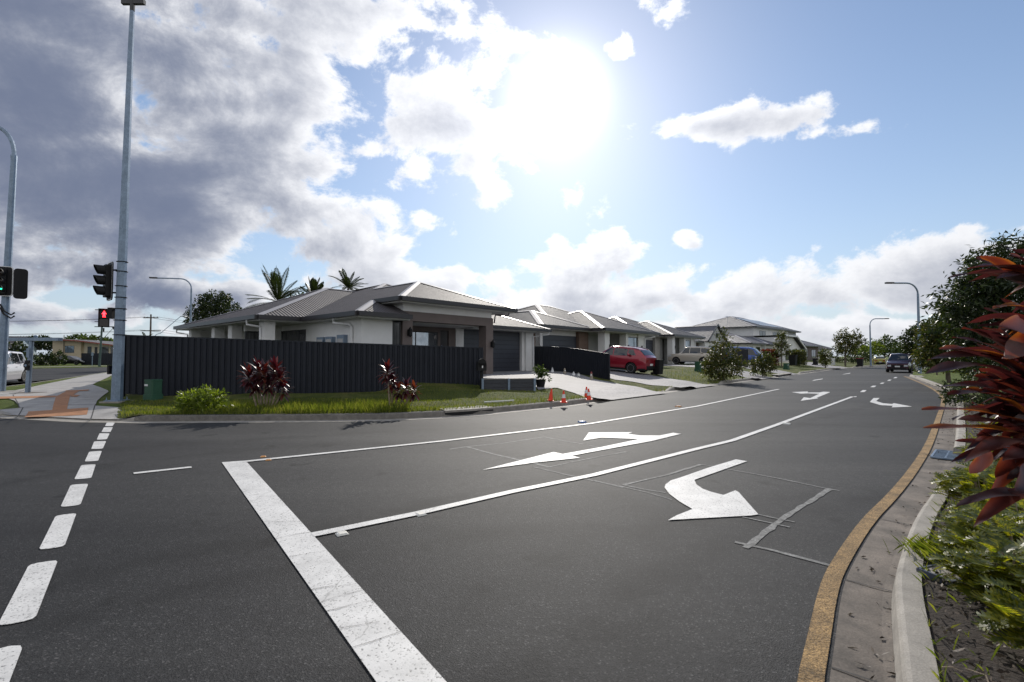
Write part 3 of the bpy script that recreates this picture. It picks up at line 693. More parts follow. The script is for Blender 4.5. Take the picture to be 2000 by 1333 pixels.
# ------------------------------------------------------------------ road markings: painted on the road
ZM = .006
def mark(name, pts, m=None, z=.0095):
    mb = MB().poly([(*G2(u,v,z),z) for u,v in pts]); return mb.build(name, m or M['paint'], road)
def c3(x, y): return (860+x/4, 740+y/4)
def c4(x, y): return (1160+x/4, 860+y/4)
def c5(x, y): return (1400+x/4, 680+y/4)
a_, b_ = G2(433,904.3), G2(688.5,1269); c_, d_ = G2(479.5,901), G2(784.6,1238.6)
ext = lambda p, q, k: (p[0]+(q[0]-p[0])*k, p[1]+(q[1]-p[1])*k)
q = [a_, ext(a_,b_,1.38), ext(c_,d_,1.42), c_]
MB().poly([(p[0],p[1],.0085) for p in q]).build('stop_line', M['paint'], road)
DASH = [[(503,110),(541,110),(530,127),(494,127)],[(490,132),(531,132),(520,155),(477,155)],[(468,161),(516,161),(503,189),(455,191)],[(443,199),(500,197),(484,233),(429,235)],[(420,247),(480,243),(462,290),(398,294)],[(383,310),(451,306),(430,371),(349,378)],[(333,403),(416,397),(378,498),(284,508)],[(262,548),(361,535),(303,693),(181,710)],[(137,777),(274,755),(165,1035),(-15,1070)],[(-20,1172),(112,1152),(25,1380),(-170,1410)]]
for qd in DASH:
    pts = [(x*.4149, 780+y*.4149) for x,y in qd]
    P = [Vector(G2(u,v,ZM)) for u,v in pts]; rr = []
    for i in range(4):                                              # rounded corners
        p, a, b = P[i], P[i-1], P[(i+1)%4]; r_ = .05
        p0 = p+(a-p).normalized()*r_; p1 = p+(b-p).normalized()*r_
        rr += [p0, (p0+p1)*.25+p*.5, p1]
    MB().poly([(p.x,p.y,ZM) for p in rr]).build('crossing_dash', M['paint'], road)
mark('guide_line', [(628*.4149,780+345*.4149),(900*.4149,780+316*.4149),(903*.4149,780+322*.4149),(630*.4149,780+352*.4149)])
flatstrip('lane_line', [(470,902.3),(860,862),(1150,828),(1360,794),(1521,760.5)], .11, .0105, M['paint'], road)
flatstrip('lane_line', [(610,1044.5),(814,1002.7),(1000,960),(1160,927.5),(1360,877),(1430,860.5),(1517,830),(1665,775)], .11, .0105, M['paint'], road)
mark('turn_arrow', [c3(*p) for p in [(328,712),(885,572),(955,588),(1250,535),(1550,472),(1260,460),(1115,483),(1160,420),(1500,418),(1465,430),(1560,443),(1715,443),(1820,422),(1882,431),(1650,487),(1250,560),(1030,601),(1092,618),(740,655)]])
mark('turn_arrow', [c4(*p) for p in [(1110,150),(1197,165),(785,310),(800,345),(850,380),(920,405),(1012,428),(1105,392),(1130,405),(1285,580),(1230,588),(580,624),(640,590),(770,538),(670,480),(590,420),(552,370),(560,345),(600,315),(680,290),(900,213)]])
mark('turn_arrow', [c5(*p) for p in [(585,345),(710,340),(712,348),(800,348),(830,342),(880,343),(882,348),(780,390),(795,394),(655,413),(680,385),(730,392),(800,358),(710,355),(655,357)]])
mark('turn_arrow', [c5(*p) for p in [(1225,391),(1272,391),(1245,415),(1300,432),(1370,438),(1383,431),(1525,458),(1365,465),(1375,452),(1280,447),(1195,422)]])
for q in ([(742,258),(760,250),(828,239),(826,244)],[(980,208),(995,203),(1045,195),(1040,200)],[(1118,345),(1140,329),(1172,330),(1152,345)],[(1198,306),(1218,295),(1247,295),(1230,307)],[(1272,280),(1290,271),(1312,271),(1298,280)],[(1330,257),(1345,248),(1366,248),(1352,257)],[(1378,236),(1392,228),(1412,228),(1402,236)],[(1070,384),(1075,378),(1093,378),(1090,384)]):
    mark('lane_dash', [c5(*p) for p in q])
GH = [(c3,[(70,550),(220,530),(520,500),(810,455)],.06),(c3,[(220,535),(420,590),(600,630),(850,690)],.06),(c3,[(810,455),(980,490),(1120,512)],.05),(c3,[(1160,520),(1300,548),(1450,572)],.035),(c3,[(850,690),(960,665),(1280,600),(1460,572)],.04),(c3,[(730,690),(1100,775),(1430,850)],.045),
 (c4,[(0,315),(230,365),(430,412),(610,465)],.03),(c4,[(230,350),(400,385),(560,410)],.03),(c4,[(230,350),(550,275),(840,190)],.05),(c4,[(840,190),(1150,245),(1450,300),(1830,380),(1920,395)],.035),(c4,[(1840,380),(1650,500),(1480,610),(1180,840)],.065),(c4,[(1100,795),(1400,860),(1680,935),(1950,1005)],.045),(c4,[(1285,580),(1430,612),(1570,640)],.025),(c4,[(1160,600),(1350,640),(1530,680)],.03)]
for gk, (f, pts, wd) in enumerate(GH):
    zg = .0015+.0003*gk; P = resample([G2(*f(*p), zg) for p in pts], .12); mb = MB()
    wl = [wd/2*rnd.uniform(.5,1.25) for _ in P]; wr = [-wd/2*rnd.uniform(.5,1.25) for _ in P]
    ribbon(mb, offset(P, wr), zg, offset(P, wl), zg); mb.build('scraped_line', M['ghost'], road)
def cc(x, y): return (400+x*.3698, 840+y*.3698)
for pts in ([(375,584),(430,570),(500,556),(560,548)],[(445,679),(520,664),(580,655),(640,645)],[(560,850),(650,836),(800,825)],[(612,918),(720,884),(838,852)],[(646,970),(770,938),(893,908)],[(706,1056),(800,1042),(925,1024)],[(782,1160),(900,1128),(980,1092),(1045,1076)],[(310,490),(420,492),(505,488)],[(215,348),(280,346)]):
    P = resample([G2(*cc(*p)) for p in pts], .06); P = [(p[0]+rnd.uniform(-.008,.008), p[1]+rnd.uniform(-.008,.008)) for p in P]; wl = [rnd.uniform(.0006,.0026) for _ in P]
    mb = MB(); ribbon(mb, offset(P, [-k for k in wl]), .0125, offset(P, wl), .0125); mb.build('paint_crack', M['joint'], road)
# raised studs on the road
def stud(u, v, m, label, rz, sz=1.0):
    x, y, z = G(u, v); mb = MB(); a, b, h = .055*sz, .05*sz, .02*sz
    mb.add([(-a,-b,.003),(a,-b,.003),(a,b,.003),(-a,b,.003),(-a*.6,-b*.75,h),(a*.6,-b*.75,h),(a*.6,b*.75,h),(-a*.6,b*.75,h)], [(4,5,6,7),(0,1,5,4),(1,2,6,5),(2,3,7,6),(3,0,4,7)])
    o = mb.build('road_stud', m, loc=(x,y,z), rz=R(rz)); tag(o, label, 'road stud', 'raised studs along the lane lines')
    mr = MB().box((-a*.61,-b*.4,h*.35),(-a*.8,b*.4,h*.8)); mr.build('reflector', M['white'], o)
M['studw'] = mat('stud_white', (.62,.60,.54), .5); M['studo'] = mat('stud_amber', (.5,.22,.05), .4); M['studb'] = mat('stud_blue', (.05,.12,.3), .3)
stud(668,1044,M['studw'],'white road stud lying just below the middle lane line by the stop line',35,.9)
stud(822,1006,M['studw'],'worn white road stud touching the lower edge of the middle lane line',37,.9)
stud(514,893,M['studo'],'amber road stud on the far side of the line beside the stop line corner',30,.75)
stud(524,899.5,M['studo'],'amber road stud on the near side of the line beside the stop line corner',30,.75)
stud(1137,825.5,M['studb'],'blue road stud on the far lane line behind the forked arrow',35,1.6)
stud(1536,829,M['studw'],'small white road stud near the far end of the middle lane line',45,1.5)
stud(1325,795,M['studo'],'amber road stud on the upper lane line ahead of the cones',45,1.6)
# iron grates and lids
t = thing('drain_grate', 'steel drain grate set in the gutter beside the garden bed', 'drain grate', G(1850,890,.012), R(44))
mb = MB(); Lg, Wg = .40, .155
for s in (-1,1): mb.box((-Lg,s*Wg-.012,0),(Lg,s*Wg+.012,.02)); mb.box((s*Lg-.012,-Wg,0),(s*Lg+.012,Wg,.02))
mb.build('frame', M['galv'], t); mb = MB()
for i in range(9): x = -Lg+(i+1)*2*Lg/10; mb.box((x-.012,-Wg,.0),(x+.012,Wg,.016))
mb.box((-Lg,-.01,.0),(Lg,.01,.014)); mb.build('bars', M['galv'], t); MB().box((-Lg,-Wg,-.004),(Lg,Wg,-.001)).build('pit', M['black'], t)
pit = t = thing('utility_pit', 'concrete utility pit lid with dark frame sunk in the garden bed', 'pit lid', G(1846,1122,.15), R(18))
MB().prism([(-.20,-.14),(.24,-.14),(.24,.16),(-.20,.16)], -.05, .012).build('lid', M['kerb'], t)
mb = MB(); 
for a,b in (((-.235,-.175),(-.205,.19)),((.245,-.175),(.275,.19)),((-.205,-.175),(.245,-.145)),((-.205,.165),(.245,.19))): mb.box((*a,-.05),(*b,.02))
mb.build('frame', mat('pit_frame',(.07,.08,.11),.5), t)
mb = MB()
for k in range(3): mb.tube([(-.12+.1*k+.03*math.cos(i), -.06+.04*math.sin(i*1.3)+.02*k, .013) for i in range(5)], .004, 4)
mb.build('lid_marks', M['gutter'], t); pit.scale = (.55,.55,.8); pit.location.x += .02
def inlet(us, vs_, label):
    P = [G2(u,v) for u,v in zip(us, vs_)]; c = P[len(P)//2]; t = thing('kerb_inlet', label, 'storm drain', (c[0],c[1],0))
    P = [(p[0]-c[0],p[1]-c[1]) for p in P]; P = resample(P,.3)
    mb = MB(); ribbon(mb, offset(P,-.03), .012, offset(P,-.028), .10); ribbon(mb, offset(P,-.028), .10, offset(P,.02), .10); mb.build('opening', M['black'], t)
    mb = MB(); ribbon(mb, offset(P,-.05), .10, offset(P,-.05), .155); ribbon(mb, offset(P,-.05), .155, offset(P,.45), .17); ribbon(mb, offset(P,-.05),.10, offset(P,.0),.10); mb.build('lintel', M['kerb'], t)
inlet((868,905,942,962),(814,811.5,808.5,806.5),'concrete kerb inlet with a dark slot beside the weedy verge')
inlet((1518,1530,1545),(737,735,733),'small dark kerb inlet on the far verge before the red hedge')
# ------------------------------------------------------------------ houses (local frame: x along the street, y away from it)
K_ = .384
def wall_box(p, x0, x1, y0, y1, z0, z1, m, name='wall', label=None):
    o = MB().box((x0,y0,z0),(x1,y1,z1)).build(name, m, p)
    if label: o['label'] = label
    return o
def win(p, face, a0, a1, z0, z1, off, m=None, mull=(), name='window', fr=.05, trans=()):
    "window on a wall: face 'F' looks to -y at y=off, 'L' looks to -x at x=off; the frame holds the pane"
    def bx(mb, a, b, c, d, o0, o1):
        if face == 'F': mb.box((a,off-o1,c),(b,off-o0,d))
        else: mb.box((off-o1,a,c),(off-o0,b,d))
    mb = MB(); bx(mb,a0,a0+fr,z0,z1,-.02,.03); bx(mb,a1-fr,a1,z0,z1,-.02,.03); bx(mb,a0+fr,a1-fr,z0,z0+fr,-.02,.028); bx(mb,a0+fr,a1-fr,z1-fr,z1,-.02,.028)
    for t in mull: x = lerp(a0,a1,t); bx(mb,x-.022,x+.022,z0+fr,z1-fr,-.02,.026)
    for t in trans: z = lerp(z0,z1,t); bx(mb,a0+fr,a1-fr,z-.022,z+.022,-.02,.022)
    f = mb.build(name, M['frame'], p); mb = MB(); bx(mb,a0+fr,a1-fr,z0+fr,z1-fr,-.02,.010); mb.build('pane', m or M['glass'], f); return f
def garage(p, x0, x1, z0, z1, y, m=None, rows=9):
    t = MB().box((x0,y-.01,z0),(x1,y+.05,z1)).build('garage_door', M['black'], p); mb = MB(); h = (z1-z0)/rows
    for r in range(rows): mb.box((x0+.02,y-.035,z0+r*h+.006),(x1-.02,y-.012,z0+(r+1)*h-.008))
    mb.build('panels', m or M['door'], t); return t
def downpipe(p, pts, r=.045, m=None): return MB().tube(pts, r, 8).build('downpipe', m or M['white'], p)
def roofpoly(mb, pts, e0, e1):
    "roof face with its uv along the eave e0->e1"
    e = Vector((e1[0]-e0[0], e1[1]-e0[1], 0)).normalized(); P = [Vector(p) for p in pts]
    nrm = (P[1]-P[0]).cross(P[2]-P[0]).normalized(); up = nrm.cross(e)
    if nrm.z < 0: pts = pts[::-1]; P = P[::-1]
    mb.poly(pts, uv=[(p.dot(e), p.dot(up)) for p in P])
def capstrip(mb, a, b, wd=.17, h=.03):
    "ridge or hip capping"
    a, b = Vector(a), Vector(b); d = (b-a).normalized(); s_ = d.cross(Vector((0,0,1))).normalized()
    dn = Vector((0,0,-1))*(wd*.34 if abs(d.z) < .05 else wd*.25)
    vs = []
    for p in (a,b): vs += [p+s_*wd+dn+Vector((0,0,h)), p+Vector((0,0,h+.015)), p-s_*wd+dn+Vector((0,0,h))]
    mb.add(vs, [(0,1,4,3),(1,2,5,4)])
def gutterline(mb, a, b, out, h=.13, wd=.12):
    a, b = Vector(a), Vector(b); o = Vector((out[0],out[1],0))
    p = [a+o*0.0, a+o*wd, b+o*wd, b]
    mb.prism([(q.x,q.y) for q in p], a.z-h-.02, a.z+.02)
def hip(rm, cm, gm, sm, x0, x1, y0, y1, z, k=K_, gable=None, faces='FLRB', ov=.5):
    "hip roof over a rectangle: faces, caps, gutters and soffit"
    w_, d_ = x1-x0, y1-y0
    if w_ <= d_: h = w_/2; a, b = (x0+h,y0+h,z+h*k), (x0+h,y1-h,z+h*k)
    else: h = d_/2; a, b = (x0+h,y0+h,z+h*k), (x1-h,y0+h,z+h*k)
    A,B,C_,D_ = (x0,y0,z),(x1,y0,z),(x1,y1,z),(x0,y1,z)
    if w_ <= d_: fs = {'F':[A,B,a],'R':[B,C_,b,a],'B':[C_,D_,b],'L':[D_,A,a,b]}; hips = [(A,a),(B,a),(C_,b),(D_,b)]
    else: fs = {'F':[A,B,b,a],'R':[B,C_,b],'B':[C_,D_,a,b],'L':[D_,A,a]}; hips = [(A,a),(B,b),(C_,b),(D_,a)]
    for f, pts in fs.items(): roofpoly(rm, pts, pts[0], pts[1])
    for p, q in hips: capstrip(cm, p, q)
    if (Vector(a)-Vector(b)).length > .3: capstrip(cm, a, b)
    outs = {'F':(0,-1),'R':(1,0),'B':(0,1),'L':(-1,0)}
    for f in faces: gutterline(gm, fs[f][0], fs[f][1], outs[f])
    sm.prism([(x0+.03,y0+.03),(x1-.03,y0+.03),(x1-.03,y1-.03),(x0+.03,y1-.03)], z-.20, z-.145)
    return a, b
def roof_parts(p, rm, cm, gm, sm, m=None, mc=None):
    r = rm.build('roof', m or M['roof'], p); cm.build('ridge_cap', mc or M['cap'], r); gm.build('roof_gutter', M['gut'], r)
    if sm is not None and sm.f: sm.build('soffit', M['soffit'], p)
    return r
# ---------------- house 1: white and taupe corner house
h1 = thing('corner_house', 'low white corner house with taupe portico and grey hip roof behind the long charcoal fence', 'house', (-.94,23.7,0), R(48.5))
e1 = 3.2
A=(-7.8,-.57,e1); I=(-7.8,3.9,e1); V=(-1.94,9.75,e1+5.86*K_); AM=(-.6,8.6,e1+7.2*K_); V2=(-2.4,6.8,e1+5.4*K_); P2=(-2.4,2.95,3.93+3.5*K_-.003); PL_=(-5.9,-.55,3.93); PR=(1.1,-.55,3.93); C1=(-9.6,3.9,e1); CB=(-9.6,15.6,e1); AL=(-3.75,9.75,e1+5.85*K_)
rm, cm, gm, sm = MB(), MB(), MB(), MB()
roofpoly(rm,[A,I,V,AM,V2,P2,PL_,(-5.9,1.33,3.93)],I,A)
roofpoly(rm,[A,(-5.35,-.57,e1),(-5.35,1.33,3.93),(-5.9,1.33,3.93)],A,(-5.35,-.57,e1))
roofpoly(rm,[PL_,PR,P2],PL_,PR)
roofpoly(rm,[PR,(1.1,3.3,3.93),V2,P2],PR,(1.1,3.3,3.93))
roofpoly(rm,[(0,1.4,e1),(6.6,1.4,e1),AM,V2,(1.1,3.3,3.93),(0,3.3,3.93)],(0,1.4,e1),(6.6,1.4,e1))
roofpoly(rm,[(6.6,1.4,e1),(6.6,15.6,e1),AM],(6.6,1.4,e1),(6.6,15.6,e1))
roofpoly(rm,[CB,C1,AL],CB,C1); roofpoly(rm,[C1,I,V,AL],C1,I)
roofpoly(rm,[CB,AL,V],CB,(0,15.6,e1)); roofpoly(rm,[CB,V,AM],CB,(0,15.6,e1)); roofpoly(rm,[CB,AM,(6.6,15.6,e1)],CB,(6.6,15.6,e1))
for a,b in ((C1,AL),(AL,V),(A,(-5.9,1.33,3.93)),(PL_,P2),(PR,P2),(P2,V2),((6.6,1.4,e1),AM),(V2,AM),(CB,AL)): capstrip(cm,a,b)
for a,b,o in ((A,(-5.4,-.57,e1),(0,-1)),(I,A,(-1,0)),(C1,I,(0,-1)),(CB,C1,(-1,0)),(PL_,PR,(0,-1)),(PR,(1.1,3.3,3.93),(1,0)),((-5.9,1.33,3.93),PL_,(-1,0)),((.3,1.4,e1),(6.6,1.4,e1),(0,-1)),((6.6,1.4,e1),(6.6,15.6,e1),(1,0))): gutterline(gm,a,b,o)
r1 = roof_parts(h1, rm, cm, gm, None)
mb = MB(); mb.add([V,I,(I[0]+.07,I[1],I[2]+.035),(V[0]+.07,V[1],V[2]+.035)],[(0,1,2,3)]); mb.build('valley', M['gut'], r1)
sm.box((-7.75,-.53,3.0),(-5.42,3.95,3.055)); sm.box((-9.55,3.95,3.0),(6.5,15.5,3.055)); sm.box((-5.86,-.5,3.73),(1.06,3.2,3.785)); sm.box((0.02,1.45,3.0),(6.5,3.95,3.055))
sm.build('soffit', M['soffit'], h1)
# portico: two piers, beam and white band above
fz = .70
wall_box(h1,-5.4,-4.9,0,.5,fz-.7,3.43,M['taupe'],'portico_pier'); wall_box(h1,-.5,0,0,.5,fz-.7,3.43,M['taupe'],'portico_pier')
wall_box(h1,-4.9,-.5,.002,.5,3.03,3.43,M['taupe'],'portico_beam'); wall_box(h1,-5.4,-4.9,.5,2.2,0,3.43,M['taupe'],'portico_side'); wall_box(h1,-.5,0,.5,2.35,3.03,3.43,M['taupe'],'portico_beam')
wall_box(h1,-5.34,-.06,.05,2.9,3.43,3.74,M['render'],'frieze')
wall_box(h1,-4.9,-.5,.5,2.35,3.0,3.03,M['soffit'],'porch_ceiling')
# recessed front wall with window, door and the garage
wall_box(h1,-4.9,-4.4,2.25,2.5,0,3.0,M['taupe']); wall_box(h1,-4.4,-1.7,2.25,2.5,2.75,3.0,M['taupe']); wall_box(h1,-4.4,-1.7,2.25,2.5,0,.95,M['taupe']); wall_box(h1,-1.7,-1.5,2.25,2.5,0,3.0,M['taupe'])
M['mirrorglass'] = mat('reflecting_glass', (.30,.34,.38), .04, metal=.75, var=.25, scale=2.5)
win(h1,'F',-4.4,-1.7,.95,2.75,2.25,M['mirrorglass'],(.5,),trans=(.33,))
d_ = MB().box((-1.5,2.3,fz),(-.95,2.36,2.85)).build('front_door', mat('door_dark',(.02,.014,.013),.4), h1); MB().tube([(-1.42,2.24,1.5),(-1.42,2.24,2.1)],.018,6).build('handle', M['galv'], d_)
wall_box(h1,-.95,-.5,2.25,2.5,0,3.0,M['taupe']); wall_box(h1,-1.5,-.95,2.25,2.5,2.85,3.0,M['taupe'])
wall_box(h1,-.5,0.05,2.2,2.6,0,3.0,M['render'])
garage(h1,.05,4.93,.62,3.02,2.5); wall_box(h1,.05,4.93,2.48,2.7,3.02,3.16,M['render'])
wall_box(h1,4.93,5.15,2.3,2.7,0,3.0,M['render']); wall_box(h1,5.15,5.85,2.15,8,0,3.0,M['render']); downpipe(h1,[(6.5,1.4,3.1),(6.5,1.45,2.9),(5.75,2.06,2.75),(5.75,2.06,.6)],.05)
wall_box(h1,5.85,6.0,8,15,0,3.0,M['render'])
downpipe(h1,[(.75,-.4,3.75),(.75,-.35,3.62),(.1,-.05,3.6),(.1,0.02,3.2)],.04,M['gut'])
# left wing: white walls, meter boxes, alfresco columns
wall_box(h1,-7.3,-5.9,0,.3,0,3.0,M['render']); win(h1,'F',-5.9,-5.45,.9,2.95,.10,M['blind'],())
wall_box(h1,-7.3,-7.05,.3,4.6,0,3.0,M['render']); wall_box(h1,-7.3,-7.05,4.6,7.1,2.75,3.0,M['render']); wall_box(h1,-7.3,-7.05,4.6,7.1,0,.7,M['render']); win(h1,'L',4.6,7.1,.7,2.75,-7.3,M['blind'],(.27,.8))
wall_box(h1,-8.1,-7.3,7.1,7.35,0,3.0,M['render']); win(h1,'F',-8.9,-8.1,.7,2.7,7.2,M['blind'],(.5,)); wall_box(h1,-8.9,-8.1,7.2,7.4,2.7,3.0,M['render'])
for a, b, h_ in ((1.95,2.5,1.15),(2.7,3.25,1.15),(1.0,1.55,1.2)):
    o = MB().box((-7.47,a,1.15),(-7.3,b,2.35+.05*(h_>1.18))).build('meter_box', M['galv'], h1); MB().box((-7.478,a+.06,1.2),(-7.468,b-.06,2.25)).build('box_door', M['render2'], o)
mb = MB(); downpipe(h1,[(-7.75,1.3,3.05),(-7.75,1.3,2.86),(-7.42,.75,2.8),(-7.36,.6,2.7),(-7.36,.6,.2)],.045)
for yy, w_ in ((4.3,.5),(8.0,.5),(10.4,.45),(14.2,.45)): wall_box(h1,-9.2,-8.75,yy,yy+w_,0,3.0,M['render'],'column')
downpipe(h1,[(-9.65,4.9,3.05),(-9.65,4.9,2.86),(-9.26,4.6,2.78),(-9.24,4.55,2.7),(-9.24,4.55,.2)],.045)
downpipe(h1,[(-9.65,15.2,3.05),(-9.65,15.2,2.86),(-9.2,14.9,2.76),(-9.1,14.75,.2)],.045)
wall_box(h1,-7.05,-6.8,7.35,9.2,0,3.0,M['render2']); wall_box(h1,-7.05,-6.8,11.4,15.3,0,3.0,M['render']); wall_box(h1,-7.05,-6.8,9.2,11.4,2.6,3.0,M['render']); win(h1,'L',9.2,11.4,.7,2.6,-7.04,M['glass'],(.5,)); wall_box(h1,-8.9,-7.0,15.0,15.3,0,3.0,M['render'])
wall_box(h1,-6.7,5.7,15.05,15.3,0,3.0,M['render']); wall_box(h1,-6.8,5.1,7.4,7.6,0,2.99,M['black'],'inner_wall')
# porch lamps are fixed to the piers
def wall_lamp(p, x, y, z):
    o = MB().lathe([(.02,0),(.085,.05),(.085,.26),(.10,.27),(.03,.37),(.015,.42)],8,(x,y-.14,z)).build('wall_lamp', M['black'], p)
    MB().box((x-.05,y-.03,z+.05),(x+.05,y,z+.3)).tube([(x,y-.02,z+.3),(x,y-.1,z+.38),(x,y-.14,z+.4)],.012,6).build('bracket', M['black'], o)
    MB().lathe([(.065,.07),(.07,.24)],8,(x,y-.14,z)).build('lamp_glass', M['galv'], o)
wall_lamp(h1,-5.12,0,2.35); wall_lamp(h1,-.14,0,1.95)
# patio slab of house 1 with its low sleeper wall
def W1(x, y): 
    c, s = math.cos(R(48.5)), math.sin(R(48.5)); return (-.94+c*x-s*y, 23.7+s*x+c*y)
pa, pb = G2(941,742,.66), G2(1044,741,.66)
sw = thing('sleeper_wall', 'low dark sleeper retaining wall with steel posts beside the lawn', 'retaining wall', (pa[0],pa[1],0), math.atan2(pb[1]-pa[1],pb[0]-pa[0]))
Lw = math.dist(pa,pb)
for i in range(4):
    MB().box((0,-.09,.02+i*.17),(Lw,-.01,.02+i*.17+.16)).build('sleeper', M['sleeper'], sw)
for x in (0.02, Lw*.5, Lw-.02): MB().box((x-.04,-.13,0),(x+.04,-.005,.70)).build('post', M['galv'], sw)
MB().box((0,-.10,.675),(Lw,.10,.70)).build('coping', M['kerb'], sw)
# ---------------- the row of lowset houses along the street (2 and 3 share a plan)
def lowset(name, label, O, th, zf, walls, brick, gar_m, roof_m, solar=False, ant=False):
    h = thing(name, label, 'house', (O[0],O[1],zf), R(th)); e = 2.6; h.scale = (1.2,)*3
    rm, cm, gm, sm = MB(), MB(), MB(), MB()
    hip(rm,cm,gm,sm,0,6.2,0,12,e,faces='FLB'); hip(rm,cm,gm,sm,1.8,14.5,.35,11.4,e+.01,faces='RB'); hip(rm,cm,gm,sm,5.3,13.9,-1.0,8.0,e+.006,faces='FLR')
    r = roof_parts(h, rm, cm, gm, sm, roof_m)
    wall_box(h,.5,.75,.5,11,-.8,e-.15,brick,label='brick side wall'); wall_box(h,.75,4.75,.75,.9,2.1,e-.15,M['soffit']); garage(h,.8,4.75,-.35,2.1,.75,gar_m,8)
    wall_box(h,.5,.8,.5,.8,-.8,e-.15,walls,'pier'); wall_box(h,4.75,5.9,.5,.75,-.8,e-.15,brick)
    downpipe(h,[(.15,.0,e-.1),(.15,.0,e-.3),(.42,.35,e-.45),(.42,.35,-.4)],.05)
    wall_box(h,6.1,6.75,-.6,-.1,-.8,e-.15,walls,'column'); wall_box(h,9.1,9.45,-.6,-.1,-.8,e-.15,walls,'column'); wall_box(h,5.9,9.1,1.6,1.8,-.8,e-.15,M['render2'])
    MB().box((6.3,1.54,-.2),(7.25,1.61,2.0)).build('front_door', M['frame'], h)
    win(h,'F',9.45,11.4,.25,2.2,-.35,M['mirrorglass'],(.72,)); wall_box(h,9.45,11.4,-.35,-.1,-.8,.25,walls); wall_box(h,9.45,11.4,-.35,-.1,2.2,e-.15,walls); wall_box(h,11.4,12.5,-.45,-.1,-.8,e-.15,walls); wall_box(h,12.5,13.9,.5,.8,-.8,e-.15,walls)
    wall_box(h,13.6,13.9,.8,10.5,-.8,e-.15,brick); wall_box(h,.75,13.6,10.6,10.8,-.8,e-.15,brick); wall_box(h,9.4,9.45,-.1,1.6,-.8,e-.15,M['render2'])
    downpipe(h,[(13.3,-.9,e-.1),(13.3,-.9,e-.3),(12.3,-.55,e-.45),(12.3,-.55,-.4)],.05)
    for x, y in ((6.72,-.62),(9.4,-.62),(11.9,-.47)): MB().box((x-.05,y-.06,1.35),(x+.05,y+.0,1.6)).build('wall_lamp', M['black'], h)
    return h
h2 = lowset('brick_house','brown brick lowset house with dark hip roof behind the short charcoal fence',(1.98,31.98),50,.554,M['render'],M['brick'],M['door'],M['roof2'])
h3 = lowset('lowset_house','pale brick lowset house with dark garage door behind the red and silver cars',(12.66,48.0),50,.794,M['render'],M['pbrick'],M['door'],M['roof2'])
def antenna(p, x, y, z, h=1.5):
    a = MB().tube([(x,y,z),(x,y,z+h)],.02,5).build('antenna', M['galv'], p); mb = MB(); mb.tube([(x-.75,y,z+h-.03),(x+.25,y,z+h-.03)],.014,5)
    for k in range(6): mb.tube([(x-.7+k*.16,y-.2,z+h),(x-.7+k*.16,y+.2,z+h)],.01,4)
    mb.build('aerial', M['galv'], a)
antenna(h3, -1.0, 8.0, 3.0, 2.2)
# ---------------- gabled house
h4 = thing('gabled_house','lowset house with a small dark gable half hidden by the verge tree','house',(25.2,66.6,.71),R(48)); h4.scale = (1.2,)*3
rm, cm, gm, sm = MB(), MB(), MB(), MB()
hip(rm,cm,gm,sm,-2.5,12,0,12,2.5); 
g0_ = [(3.6,-.6,2.52),(10.4,-.6,2.52),(7,-.6,4.6)]
for s_ in (0,1): roofpoly(rm,[g0_[s_],(g0_[s_][0],5,2.52),(7,5,4.6),(7,-.6,4.6)],g0_[s_],(g0_[s_][0],5,2.52))
capstrip(cm,(7,-.6,4.6),(7,5,4.6)); 
for a,b in (((3.5,2.45),(7,4.6)),((10.5,2.45),(7,4.6))): gm.add([(a[0],-.68,a[1]),(b[0],-.68,b[1]),(b[0],-.68,b[1]+.2),(a[0],-.68,a[1]+.2),(a[0],-.56,a[1]),(b[0],-.56,b[1]),(b[0],-.56,b[1]+.2),(a[0],-.56,a[1]+.2)],[(0,1,2,3),(7,6,5,4),(3,2,6,7),(0,4,5,1)])
roof_parts(h4,rm,cm,gm,sm,M['roof3'])
MB().poly([(3.9,-.45,2.5),(10.1,-.45,2.5),(7,-.45,4.4)]).build('gable', M['render2'], h4); MB().box((6.6,-.5,3.1),(7.4,-.46,3.6)).build('gable_vent', M['black'], h4)
wall_box(h4,-2,3.6,.6,.8,-.9,2.4,M['taupe']); garage(h4,-1.6,3.2,-.4,2.0,.6); wall_box(h4,3.6,11.4,-.2,.8,-.9,2.4,M['render']); win(h4,'F',5,7,.4,2.0,-.2,M['glass'],(.5,)); win(h4,'F',8.5,10.5,.4,2.0,-.2,M['glass'],(.5,)); wall_box(h4,-2,-1.8,.8,11,-.9,2.4,M['brick'])
wall_box(h4,11.2,11.4,.8,11,-.9,2.4,M['render'])
# ---------------- pale lowset house
h5 = thing('hip_roof_house','pale lowset house with layered pale grey roofs behind the red hedge','house',(37.9,79.0,.71),R(46)); h5.scale = (1.2,)*3
rm, cm, gm, sm = MB(), MB(), MB(), MB()
hip(rm,cm,gm,sm,-1,15,0,13,2.5); hip(rm,cm,gm,sm,-.5,6.0,-1.6,8,2.505,faces='FLR'); hip(rm,cm,gm,sm,8.5,14.8,-1.2,8,2.507,faces='FLR')
roof_parts(h5,rm,cm,gm,sm,M['roof3'])
wall_box(h5,0,5.4,-1,1,-.9,2.4,M['render']); win(h5,'F',.6,2.0,.3,2.0,-1,M['glass'],(.5,)); win(h5,'F',3.2,5.0,.3,2.0,-1,M['glass'],(.5,)); wall_box(h5,5.4,9,1.2,1.4,-.9,2.4,M['render2']); wall_box(h5,9,14,-.6,1.2,-.9,2.4,M['render']); garage(h5,9.4,13.6,-.4,1.9,-.6); wall_box(h5,-.5,-.3,1,12,-.9,2.4,M['render'])
downpipe(h5,[(5.9,-1.6,2.4),(5.9,-1.5,2.2),(5.45,-1.06,2.1),(5.45,-1.06,-.3)],.06)
